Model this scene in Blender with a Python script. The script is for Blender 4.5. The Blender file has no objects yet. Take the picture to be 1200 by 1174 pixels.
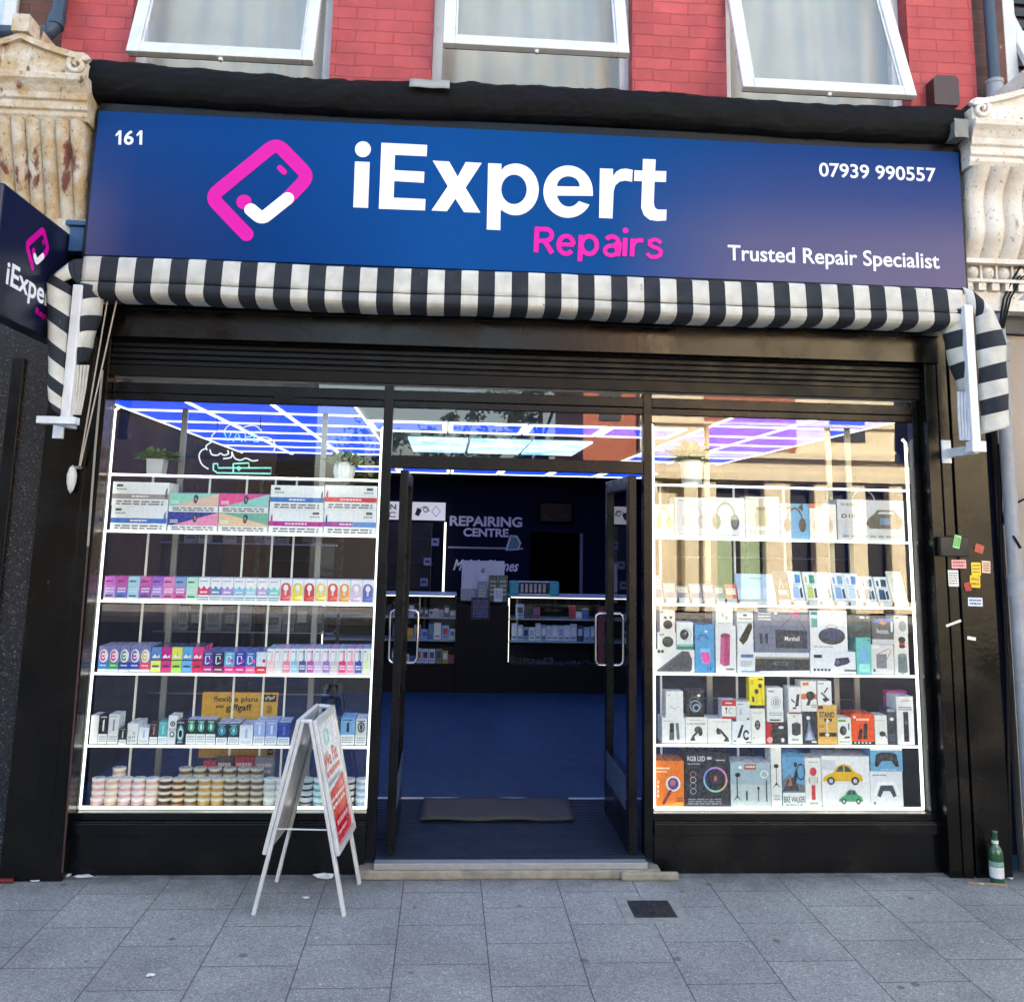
import bpy, math, random
from mathutils import Vector, Matrix
R_ = random.Random(7)
SC = bpy.context.scene
COL = SC.collection
rad = math.radians

# ------------------------------------------------------------------ camera
CAM = Vector((0.0, -5.387, 1.808))
FPX, PPX, PPY, YAW, PITCH, ROLL = 1100.85, 600.0, 440.9, 0.066, 0.1635, 0.0206
_F = Vector((math.sin(YAW)*math.cos(PITCH), math.cos(YAW)*math.cos(PITCH), math.sin(PITCH)))
_r = Vector((math.cos(YAW), -math.sin(YAW), 0)); _u = _r.cross(_F)
_R = _r*math.cos(ROLL) + _u*math.sin(ROLL); _U = _u*math.cos(ROLL) - _r*math.sin(ROLL)
cd = bpy.data.cameras.new('camera'); cam = bpy.data.objects.new('camera', cd); COL.objects.link(cam)
cd.sensor_fit = 'HORIZONTAL'; cd.sensor_width = 36.0; cd.lens = FPX/1200*36
cd.shift_y = -(587-PPY)/1200; cd.clip_start = 0.05; cd.clip_end = 400
cam.matrix_world = Matrix(((_R.x, _U.x, -_F.x, CAM.x), (_R.y, _U.y, -_F.y, CAM.y), (_R.z, _U.z, -_F.z, CAM.z), (0, 0, 0, 1)))
SC.camera = cam

# ------------------------------------------------------------------ light
SUN_EL, SUN_AZ = rad(36), rad(18)           # the sun stands behind the shop: the street side is in shade
wd = bpy.data.worlds.new('World'); SC.world = wd; wd.use_nodes = True
nt = wd.node_tree; bg = nt.nodes['Background']
sky = nt.nodes.new('ShaderNodeTexSky'); sky.sky_type = 'NISHITA'; sky.sun_disc = False
sky.sun_elevation = SUN_EL; sky.sun_rotation = SUN_AZ; sky.air_density = 1.0; sky.dust_density = 4.0; sky.ozone_density = 1.0
nt.links.new(sky.outputs[0], bg.inputs[0]); bg.inputs[1].default_value = 0.15
ld = bpy.data.lights.new('sun', 'SUN'); ld.energy = 5.0; ld.angle = rad(0.5); ld.color = (1, .93, .82)
sun = bpy.data.objects.new('sun', ld); COL.objects.link(sun)
_sd = Vector((math.sin(SUN_AZ)*math.cos(SUN_EL), math.cos(SUN_AZ)*math.cos(SUN_EL), math.sin(SUN_EL)))
sun.rotation_euler = _sd.to_track_quat('Z', 'Y').to_euler(); sun.location = (4, 8, 20)
SC.view_settings.view_transform = 'Standard'; SC.view_settings.look = 'None'
SC.view_settings.exposure = 2.8; SC.view_settings.gamma = 1.0
SC.view_settings.use_white_balance = True; SC.view_settings.white_balance_temperature = 7600; SC.view_settings.white_balance_tint = 8
SC.cycles.use_denoising = True
SC.cycles.max_bounces = 10; SC.cycles.transparent_max_bounces = 16; SC.cycles.glossy_bounces = 4; SC.cycles.diffuse_bounces = 4
SC.cycles.sample_clamp_indirect = 6.0; SC.cycles.caustics_reflective = False; SC.cycles.caustics_refractive = False

# ------------------------------------------------------------------ helpers
def ray(px, py): return _F*FPX + _R*(px-PPX) - _U*(py-PPY)
def at(px, py, Y):                            # photo pixel -> point on the upright plane y = Y
    d = ray(px, py); return CAM + d*((Y-CAM.y)/d.y)
def atx(px, py, X):                           # ... on the plane x = X
    d = ray(px, py); return CAM + d*((X-CAM.x)/d.x)
def atz(px, py, Z):
    d = ray(px, py); return CAM + d*((Z-CAM.z)/d.z)
def rect(x0, y0, x1, y1, Y):                  # pixel rectangle -> X0, X1, Z0, Z1 on y = Y
    xm, ym = (x0+x1)/2, (y0+y1)/2
    return at(x0, ym, Y).x, at(x1, ym, Y).x, at(xm, y1, Y).z, at(xm, y0, Y).z

_lin = {}
def C(h):                                     # '#rrggbb' -> linear rgba
    if not isinstance(h, str): return tuple(h)+(1.0,) if len(h) == 3 else tuple(h)
    if h not in _lin:
        v = [int(h[i:i+2], 16)/255 for i in (1, 3, 5)]
        _lin[h] = tuple(a/12.92 if a <= .04045 else ((a+.055)/1.055)**2.4 for a in v)+(1.0,)
    return _lin[h]

def wear(m, amount, col=(.12, .11, .1), scale=9):
    """chipped and scuffed paint: irregular light flecks and scratches"""
    n, l = m.node_tree.nodes, m.node_tree.links; b = n['Principled BSDF']; tc = n.new('ShaderNodeTexCoord'); mp = n.new('ShaderNodeMapping'); mp.inputs['Scale'].default_value = (1, 1, .45); l.new(tc.outputs['Object'], mp.inputs[0])
    a = n.new('ShaderNodeTexNoise'); a.inputs['Scale'].default_value = scale; a.inputs['Detail'].default_value = 12; a.inputs['Roughness'].default_value = .72; l.new(mp.outputs[0], a.inputs['Vector'])
    r = n.new('ShaderNodeMapRange'); r.inputs[1].default_value = .72-amount; r.inputs[2].default_value = .76-amount; l.new(a.outputs['Fac'], r.inputs[0])
    x = n.new('ShaderNodeMix'); x.data_type = 'RGBA'; src = b.inputs['Base Color'].links[0].from_socket if b.inputs['Base Color'].links else None
    if src: l.new(src, x.inputs[6])
    else: x.inputs[6].default_value = b.inputs['Base Color'].default_value
    x.inputs[7].default_value = tuple(col)+(1,); l.new(r.outputs[0], x.inputs[0]); l.new(x.outputs[2], b.inputs['Base Color'])
    return m

def material(name, col=None, rough=.5, metal=0.0, spec=.5, emit=0.0, bump=0.0, bscale=40, var=0.0, vscale=6.0, attr=False, coat=0.0):
    m = bpy.data.materials.new(name); m.use_nodes = True
    n, l = m.node_tree.nodes, m.node_tree.links; b = n['Principled BSDF']
    b.inputs['Roughness'].default_value = rough; b.inputs['Metallic'].default_value = metal
    b.inputs['Specular IOR Level'].default_value = spec; b.inputs['Coat Weight'].default_value = coat
    src = None
    if attr:
        a = n.new('ShaderNodeAttribute'); a.attribute_name = 'Col'; src = a.outputs['Color']
    else:
        c = C(col); b.inputs['Base Color'].default_value = c
    if var > 0:
        tc = n.new('ShaderNodeTexCoord'); nz = n.new('ShaderNodeTexNoise'); nz.inputs['Scale'].default_value = vscale; nz.inputs['Detail'].default_value = 6
        l.new(tc.outputs['Object'], nz.inputs['Vector'])
        mx = n.new('ShaderNodeMix'); mx.data_type = 'RGBA'; mx.blend_type = 'MULTIPLY'; mx.inputs[0].default_value = 1.0
        rp = n.new('ShaderNodeMapRange'); rp.inputs[1].default_value = .3; rp.inputs[2].default_value = .7; rp.inputs[3].default_value = 1-var; rp.inputs[4].default_value = 1+var*.5
        l.new(nz.outputs['Fac'], rp.inputs[0]); l.new(rp.outputs[0], mx.inputs[7])
        if src: l.new(src, mx.inputs[6])
        else: mx.inputs[6].default_value = C(col)
        src = mx.outputs[2]
        r2 = n.new('ShaderNodeMapRange'); r2.inputs[1].default_value = .3; r2.inputs[2].default_value = .7; r2.inputs[3].default_value = max(0, rough-.12); r2.inputs[4].default_value = min(1, rough+.12)
        l.new(nz.outputs['Fac'], r2.inputs[0]); l.new(r2.outputs[0], b.inputs['Roughness'])
    if src: l.new(src, b.inputs['Base Color'])
    if emit > 0:
        b.inputs['Emission Strength'].default_value = emit
        if src: l.new(src, b.inputs['Emission Color'])
        else: b.inputs['Emission Color'].default_value = C(col)
    if bump > 0:
        tc = n.new('ShaderNodeTexCoord'); nz = n.new('ShaderNodeTexNoise'); nz.inputs['Scale'].default_value = bscale; nz.inputs['Detail'].default_value = 8
        bp = n.new('ShaderNodeBump'); bp.inputs['Strength'].default_value = bump; bp.inputs['Distance'].default_value = .01
        l.new(tc.outputs['Object'], nz.inputs['Vector']); l.new(nz.outputs['Fac'], bp.inputs['Height']); l.new(bp.outputs[0], b.inputs['Normal'])
    return m

def glass_mat(name, ior=1.9, tint=(.93, .97, .96), rough=0.0):
    m = bpy.data.materials.new(name); m.use_nodes = True
    n, l = m.node_tree.nodes, m.node_tree.links; n.clear()
    o = n.new('ShaderNodeOutputMaterial'); mx = n.new('ShaderNodeMixShader'); t = n.new('ShaderNodeBsdfTransparent'); g = n.new('ShaderNodeBsdfGlossy'); f = n.new('ShaderNodeFresnel')
    t.inputs[0].default_value = tint+(1,); g.inputs['Roughness'].default_value = rough; f.inputs[0].default_value = ior
    g.inputs['Color'].default_value = (1, 1, 1, 1)
    # same reflectance from both sides of the sheet
    ge = n.new('ShaderNodeNewGeometry'); mm = n.new('ShaderNodeMix'); mm.data_type = 'FLOAT'; mm.inputs[2].default_value = ior; mm.inputs[3].default_value = 1/ior
    l.new(ge.outputs['Backfacing'], mm.inputs[0]); l.new(mm.outputs[0], f.inputs[0])
    l.new(f.outputs[0], mx.inputs[0]); l.new(t.outputs[0], mx.inputs[1]); l.new(g.outputs[0], mx.inputs[2]); l.new(mx.outputs[0], o.inputs[0])
    return m

class MB:
    """collects faces, each with a colour and a material slot; build() links them as ONE mesh object"""
    def __init__(s): s.v = []; s.f = []; s.c = []; s.m = []; s.sm = []
    def add(s, verts, faces, col='#808080', mi=0, smooth=False):
        k = len(s.v); s.v += [tuple(v) for v in verts]
        for f in faces: s.f.append([i+k for i in f]); s.c.append(C(col)); s.m.append(mi); s.sm.append(smooth)
        return s
    def poly(s, pts, col='#808080', mi=0): return s.add(pts, [list(range(len(pts)))], col, mi)
    def box(s, x0, x1, y0, y1, z0, z1, col='#808080', mi=0):
        return s.add([(x0,y0,z0),(x1,y0,z0),(x1,y1,z0),(x0,y1,z0),(x0,y0,z1),(x1,y0,z1),(x1,y1,z1),(x0,y1,z1)],
                     [[0,3,2,1],[4,5,6,7],[0,1,5,4],[1,2,6,5],[2,3,7,6],[3,0,4,7]], col, mi)
    def obox(s, O, ux, uy, uz, w, d, h, col='#808080', mi=0, top=None):
        O, ux, uy, uz = Vector(O), Vector(ux)*w, Vector(uy)*d, Vector(uz)*h
        p = [O, O+ux, O+ux+uy, O+uy]; p += [q+uz for q in p]
        s.add(p, [[0,3,2,1],[0,1,5,4],[1,2,6,5],[2,3,7,6],[3,0,4,7]], col, mi)
        return s.add(p[4:], [[0,1,2,3]], top or col, mi)
    def prism(s, pts, axis, a, b, col='#808080', mi=0, smooth=False):
        """pts: 2-D outline (counter-clockwise in the plane), swept along axis from a to b"""
        n = len(pts)
        def P3(p, t): return (t, p[0], p[1]) if axis == 'x' else (p[0], t, p[1]) if axis == 'y' else (p[0], p[1], t)
        v = [P3(p, a) for p in pts]+[P3(p, b) for p in pts]
        s.add(v, [[i, (i+1) % n, n+(i+1) % n, n+i] for i in range(n)], col, mi, smooth)
        s.add(v[:n], [list(range(n))[::-1]], col, mi); return s.add(v[n:], [list(range(n))], col, mi)
    def tube(s, path, r, n=8, col='#808080', mi=0, caps=True):
        path = [Vector(p) for p in path]; N = len(path); rs = r if isinstance(r, (list, tuple)) else [r]*N
        vs = []; prev = None
        for i, p in enumerate(path):
            t = (path[min(i+1, N-1)]-path[max(i-1, 0)]).normalized()
            if prev is None: a = t.orthogonal().normalized()
            else: a = (prev-t*prev.dot(t)).normalized()
            prev = a; b = t.cross(a)
            vs += [p+(a*math.cos(2*math.pi*k/n)+b*math.sin(2*math.pi*k/n))*rs[i] for k in range(n)]
        fs = [[i*n+k, i*n+(k+1) % n, (i+1)*n+(k+1) % n, (i+1)*n+k] for i in range(N-1) for k in range(n)]
        s.add(vs, fs, col, mi, True)
        if caps: s.add(vs[:n], [list(range(n))[::-1]], col, mi); s.add(vs[-n:], [list(range(n))], col, mi)
        return s
    def lathe(s, prof, c=(0, 0, 0), n=16, col='#808080', mi=0, cols=None, smooth=True):
        k = len(prof); vs = []
        for r, z in prof: vs += [(c[0]+r*math.cos(2*math.pi*j/n), c[1]+r*math.sin(2*math.pi*j/n), c[2]+z) for j in range(n)]
        for i in range(k-1):
            fs = [[i*n+j, i*n+(j+1) % n, (i+1)*n+(j+1) % n, (i+1)*n+j] for j in range(n)]
            s.add(vs, fs, cols[i] if cols else col, mi, smooth) if i == 0 else s._f(fs, cols[i] if cols else col, mi, smooth, len(vs))
        return s
    def _f(s, fs, col, mi, smooth, nv):
        k = len(s.v)-nv
        for f in fs: s.f.append([i+k for i in f]); s.c.append(C(col)); s.m.append(mi); s.sm.append(smooth)
    def grid(s, fn, nu, nv, col='#808080', mi=0, smooth=True, colfn=None):
        k = len(s.v); s.v += [tuple(fn(i/nu, j/nv)) for j in range(nv+1) for i in range(nu+1)]
        for j in range(nv):
            for i in range(nu):
                a = k+j*(nu+1)+i; s.f.append([a, a+1, a+nu+2, a+nu+1]); s.c.append(C(colfn(i, j) if colfn else col)); s.m.append(mi); s.sm.append(smooth)
        return s
    def build(s, name, mats, parent=None, loc=None, bevel=0.0):
        L = Vector(loc) if loc is not None else (Vector(parent['_w']) if parent is not None and '_w' in parent else Vector((0, 0, 0)))
        me = bpy.data.meshes.new(name); me.from_pydata([tuple(Vector(v)-L) for v in s.v], [], s.f)
        for m in (mats if isinstance(mats, (list, tuple)) else [mats]): me.materials.append(m)
        me.polygons.foreach_set('material_index', s.m); me.polygons.foreach_set('use_smooth', s.sm)
        ca = me.attributes.new('Col', 'FLOAT_COLOR', 'CORNER'); buf = []
        for f, c in zip(s.f, s.c): buf += list(c)*len(f)
        ca.data.foreach_set('color', buf); me.update()
        o = bpy.data.objects.new(name, me); COL.objects.link(o)
        if parent is not None:
            o.parent = parent
            if loc is not None: o.location = L-Vector(parent['_w'])
        else: o.location = L
        o['_w'] = tuple(L)
        if bevel > 0:
            b = o.modifiers.new('bevel', 'BEVEL'); b.width = bevel; b.segments = 2; b.limit_method = 'ANGLE'; b.angle_limit = rad(40)
        return o

def tag(o, label, cat, group=None):
    o['label'] = label; o['category'] = cat
    if group: o['group'] = group
    return o
def thing(name, label, cat, loc=(0, 0, 0), group=None):
    o = bpy.data.objects.new(name, None); COL.objects.link(o); o.location = loc; o['_w'] = tuple(loc); o.empty_display_size = .1
    return tag(o, label, cat, group)
def structure(o, kind='structure'): o['kind'] = kind; return o
def copy_tree(o, parent=None):
    c = o.copy(); COL.objects.link(c); c.parent = parent
    for ch in list(o.children): copy_tree(ch, c)
    return c

# ---- flat outlines and writing
def fill(contours):
    """2-D contours (holes allowed) -> (verts, faces)"""
    cu = bpy.data.curves.new('outline', 'CURVE'); cu.dimensions = '2D'; cu.fill_mode = 'BOTH'
    for ct in contours:
        sp = cu.splines.new('POLY'); sp.points.add(len(ct)-1); sp.use_cyclic_u = True
        for p, q in zip(sp.points, ct): p.co = (q[0], q[1], 0, 1)
    o = bpy.data.objects.new('outline', cu); COL.objects.link(o)
    me = bpy.data.meshes.new_from_object(o.evaluated_get(bpy.context.evaluated_depsgraph_get()))
    v = [(p.co.x, p.co.y) for p in me.vertices]; f = [list(p.vertices) for p in me.polygons]
    bpy.data.objects.remove(o); bpy.data.curves.remove(cu); bpy.data.meshes.remove(me); return v, up(v, f)
def up(v, f):
    out = []
    for q in f:
        a = sum(v[q[i]][0]*v[q[(i+1) % len(q)]][1]-v[q[(i+1) % len(q)]][0]*v[q[i]][1] for i in range(len(q)))
        if abs(a) > 1e-12: out.append(q if a > 0 else q[::-1])
    return out
_tx = {}
def glyphs(s, off=0.0, space=1.0):
    k = (s, off, space)
    if k not in _tx:
        cu = bpy.data.curves.new('writing', 'FONT'); cu.body = s; cu.offset = off; cu.resolution_u = 4; cu.space_character = space; cu.fill_mode = 'FRONT'
        o = bpy.data.objects.new('writing', cu); COL.objects.link(o)
        me = bpy.data.meshes.new_from_object(o.evaluated_get(bpy.context.evaluated_depsgraph_get()))
        v = [(p.co.x, p.co.y) for p in me.vertices]; f = up(v, [list(p.vertices) for p in me.polygons])
        bpy.data.objects.remove(o); bpy.data.curves.remove(cu); bpy.data.meshes.remove(me)
        x0 = min(p[0] for p in v); x1 = max(p[0] for p in v); y0 = min(p[1] for p in v); y1 = max(p[1] for p in v)
        _tx[k] = ([((p[0]-x0)/(x1-x0), (p[1]-y0)/(y1-y0)) for p in v], f)
    return _tx[k]
class Face:
    """a flat side that prints are laid on: O corner, ux to the right, uz up, w x h metres, each layer a hair further out"""
    def __init__(s, mb, O, ux, uz, w, h, mi=0, eps=.0004, start=.0006):
        s.mb, s.O, s.ux, s.uz, s.w, s.h, s.mi = mb, Vector(O), Vector(ux), Vector(uz), w, h, mi
        s.n = s.ux.cross(s.uz).normalized(); s.d = start; s.eps = eps
    def put(s, vs, fs, col):
        s.mb.add([s.O+s.ux*(u*s.w)+s.uz*(v*s.h)+s.n*s.d for u, v in vs], fs, col, s.mi); s.d += s.eps
    def r(s, u0, v0, u1, v1, col): s.put([(u0, v0), (u1, v0), (u1, v1), (u0, v1)], [[0, 1, 2, 3]], col)
    def p(s, pts, col):
        if sum(pts[i][0]*pts[(i+1) % len(pts)][1]-pts[(i+1) % len(pts)][0]*pts[i][1] for i in range(len(pts))) < 0: pts = pts[::-1]
        s.put(pts, [list(range(len(pts)))], col)
    def e(s, cu, cv, ru, rv, col, n=20): s.p([(cu+ru*math.cos(6.2832*k/n), cv+rv*math.sin(6.2832*k/n)) for k in range(n)], col)
    def ring(s, cu, cv, ru, rv, t, col, n=24, a0=0, a1=360):
        vs = []; fs = []
        for k in range(n+1):
            a = rad(a0+(a1-a0)*k/n)
            vs += [(cu+ru*math.cos(a), cv+rv*math.sin(a)), (cu+ru*(1-t)*math.cos(a), cv+rv*(1-t)*math.sin(a))]
            if k: fs.append([2*k-2, 2*k, 2*k+1, 2*k-1])
        s.put(vs, fs, col)
    def t(s, txt, u0, v0, u1, v1, col, off=0.0):
        v, f = glyphs(txt, off); s.put([(u0+(u1-u0)*a, v0+(v1-v0)*b) for a, b in v], f, col)
    def line(s, pts, t, col):                 # thick polyline, t in metres
        s._thick([Vector((a*s.w, b*s.h)) for a, b in pts], t, col)
    def _thick(s, q, t, col):
        vs = []; fs = []
        for i, p in enumerate(q):
            d = (q[min(i+1, len(q)-1)]-q[max(i-1, 0)]).normalized(); nn = Vector((-d.y, d.x))*t/2
            vs += [((p-nn).x/s.w, (p-nn).y/s.h), ((p+nn).x/s.w, (p+nn).y/s.h)]
            if i: fs.append([2*i-2, 2*i, 2*i+1, 2*i-1])
        s.put(vs, fs, col)
    def small(s, u0, v0, u1, v1, col, rows=2, seed=1):   # small print too fine to read: rows of word-long dashes
        rr = random.Random(seed); vs = []; fs = []; hh = (v1-v0)/rows
        for k in range(rows):
            u = u0
            while u < u1-.01:
                w = min((u1-u0)*rr.uniform(.08, .24), u1-u); a, b = v1-hh*k-hh*.25, v1-hh*k-hh*.8; n = len(vs)
                vs += [(u, b), (u+w, b), (u+w, a), (u, a)]; fs.append([n, n+1, n+2, n+3]); u += w+(u1-u0)*.035
        s.put(vs, fs, col)

# ------------------------------------------------------------------ materials
M = {}
M['print'] = material('printed_card', rough=.28, spec=.4, attr=True, var=.05, vscale=40)
M['vinyl'] = material('printed_vinyl', rough=.35, spec=.2, attr=True)
M['paint'] = material('coloured_surface', rough=.5, attr=True, var=.06, vscale=9)
M['black'] = material('black_gloss_paint', (.0032, .0036, .0045), rough=.26, spec=.3, var=.25, vscale=3, bump=.04, bscale=25)
M['frame'] = material('dark_grey_aluminium', (.0035, .004, .0055), rough=.3, spec=.2, var=.2, vscale=5)
M['shutter'] = material('black_shutter_steel', (.0035, .0037, .0045), rough=.42, spec=.2, var=.35, vscale=8)
M['white_up'] = material('white_upvc', (.66, .675, .69), rough=.3, var=.08, vscale=6)
M['white_metal'] = material('white_painted_metal', (.72, .74, .77), rough=.35, var=.12, vscale=10)
M['chrome'] = material('polished_steel', (.55, .55, .56), rough=.12, metal=1)
M['alu'] = material('satin_aluminium', (.6, .61, .62), rough=.4, metal=.25, var=.1, vscale=12)
M['plastic_black'] = material('black_plastic', (.006, .006, .007), rough=.5, spec=.15)
wear(M['black'], .03, (.05, .05, .052)); wear(M['shutter'], .04, (.03, .03, .032), 14)
M['glass'] = glass_mat('shop_glass', 1.78)
M['glass_thin'] = glass_mat('clear_glass', 1.45, (.95, .98, .97))
M['glass_low'] = glass_mat('lower_window_glass', 1.3, (.96, .97, .96)); M['glass_house'] = glass_mat('window_glass', 1.8, (.9, .94, .95))
M['led'] = material('white_led', (.9, .96, 1), emit=.42)
M['led_dim'] = material('dim_white_led', (1, 1, .96), emit=.3)
M['navy'] = material('navy_wall_paint', (.004, .007, .026), rough=.7, spec=.1, var=.15, vscale=3)
# ================================================================== procedural surfaces of the setting
def nodes_of(name):
    m = bpy.data.materials.new(name); m.use_nodes = True
    return m, m.node_tree.nodes, m.node_tree.links, m.node_tree.nodes['Principled BSDF']
def ramp(n, stops):
    r = n.new('ShaderNodeValToRGB'); e = r.color_ramp.elements
    while len(e) < len(stops): e.new(.5)
    for k, (p, c) in zip(e, stops): k.position = p; k.color = C(c)
    return r
def mixc(n, l, f, a, b, mode='MIX'):
    x = n.new('ShaderNodeMix'); x.data_type = 'RGBA'; x.blend_type = mode
    for i, v in ((0, f), (6, a), (7, b)):
        if isinstance(v, (float, int)): x.inputs[i].default_value = v
        elif isinstance(v, tuple): x.inputs[i].default_value = C(v)
        else: l.new(v, x.inputs[i])
    return x.outputs[2]
def noise(n, l, vec, scale, detail=6, rough=.55):
    t = n.new('ShaderNodeTexNoise'); t.inputs['Scale'].default_value = scale; t.inputs['Detail'].default_value = detail; t.inputs['Roughness'].default_value = rough
    l.new(vec, t.inputs['Vector']); return t.outputs['Fac']
def maprange(n, l, v, a, b, c=0.0, d=1.0):
    t = n.new('ShaderNodeMapRange'); t.inputs[1].default_value = a; t.inputs[2].default_value = b; t.inputs[3].default_value = c; t.inputs[4].default_value = d
    l.new(v, t.inputs[0]); return t.outputs[0]
def mapping(n, l, rot=(0, 0, 0), loc=(0, 0, 0), scale=(1, 1, 1)):
    tc = n.new('ShaderNodeTexCoord'); mp = n.new('ShaderNodeMapping'); l.new(tc.outputs['Object'], mp.inputs[0])
    mp.inputs['Rotation'].default_value = rot; mp.inputs['Location'].default_value = loc; mp.inputs['Scale'].default_value = scale
    return mp.outputs[0]
def bumpn(n, l, b, h, strength, dist, prev=None):
    x = n.new('ShaderNodeBump'); x.inputs['Strength'].default_value = strength; x.inputs['Distance'].default_value = dist
    l.new(h, x.inputs['Height'])
    if prev: l.new(prev, x.inputs['Normal'])
    l.new(x.outputs[0], b.inputs['Normal']); return x.outputs[0]

def brick_mat(name, c1, c2, mortar, painted=True, bw=.225, bh=.075, mort=.010):
    m, n, l, b = nodes_of(name)
    tc = n.new('ShaderNodeTexCoord'); sx = n.new('ShaderNodeSeparateXYZ'); cx = n.new('ShaderNodeCombineXYZ'); ad = n.new('ShaderNodeMath')
    l.new(tc.outputs['Object'], sx.inputs[0]); l.new(sx.outputs[0], ad.inputs[0]); l.new(sx.outputs[1], ad.inputs[1])
    l.new(ad.outputs[0], cx.inputs[0]); l.new(sx.outputs[2], cx.inputs[1])
    dn = n.new('ShaderNodeTexNoise'); dn.inputs['Scale'].default_value = 9; l.new(tc.outputs['Object'], dn.inputs['Vector'])
    wob = n.new('ShaderNodeMix'); wob.data_type = 'VECTOR'; wob.inputs[0].default_value = .02; l.new(cx.outputs[0], wob.inputs[4]); l.new(dn.outputs['Color'], wob.inputs[5])
    br = n.new('ShaderNodeTexBrick'); br.inputs['Scale'].default_value = 1; br.inputs['Brick Width'].default_value = bw; br.inputs['Row Height'].default_value = bh
    br.inputs['Mortar Size'].default_value = mort*.5; br.inputs['Mortar Smooth'].default_value = .6; br.inputs['Bias'].default_value = -.1
    br.inputs['Color1'].default_value = C(c1); br.inputs['Color2'].default_value = C(c2); br.inputs['Mortar'].default_value = C(mortar)
    l.new(wob.outputs[1], br.inputs['Vector'])
    ns = noise(n, l, tc.outputs['Object'], 5, 8); f2 = noise(n, l, tc.outputs['Object'], 60, 6)
    c = mixc(n, l, 1.0, br.outputs['Color'], mixc(n, l, maprange(n, l, ns, .3, .75), (.75, .75, .75), (1.15, 1.12, 1.1)), 'MULTIPLY')
    wear = maprange(n, l, noise(n, l, tc.outputs['Object'], 14, 10, .7), .66, .72)
    c = mixc(n, l, wear, c, (.12, .05, .045) if painted else (.3, .25, .22))
    l.new(c, b.inputs['Base Color']); b.inputs['Roughness'].default_value = .62 if painted else .85
    inv = n.new('ShaderNodeMath'); inv.operation = 'SUBTRACT'; inv.inputs[0].default_value = 1; l.new(br.outputs['Fac'], inv.inputs[1])
    p = bumpn(n, l, b, inv.outputs[0], .6, .005); bumpn(n, l, b, f2, .4, .004, p)
    return m

def stucco_mat(name, a, bcol, stain, amount):
    m, n, l, b = nodes_of(name); v = mapping(n, l)
    n1 = noise(n, l, v, 7, 10, .65); n2 = noise(n, l, mapping(n, l, scale=(1, 1, .35), loc=(3, 1, 0)), 9, 8, .6); n3 = noise(n, l, v, 45, 8, .6)
    c = mixc(n, l, maprange(n, l, n1, .4, .6), a, bcol)
    c = mixc(n, l, maprange(n, l, n2, amount, amount+.06), c, stain)
    c = mixc(n, l, maprange(n, l, n3, .6, .7), c, (.16, .12, .1))
    l.new(c, b.inputs['Base Color']); b.inputs['Roughness'].default_value = .75
    p = bumpn(n, l, b, n1, .5, .02); bumpn(n, l, b, n3, .6, .006, p); return m

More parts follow.
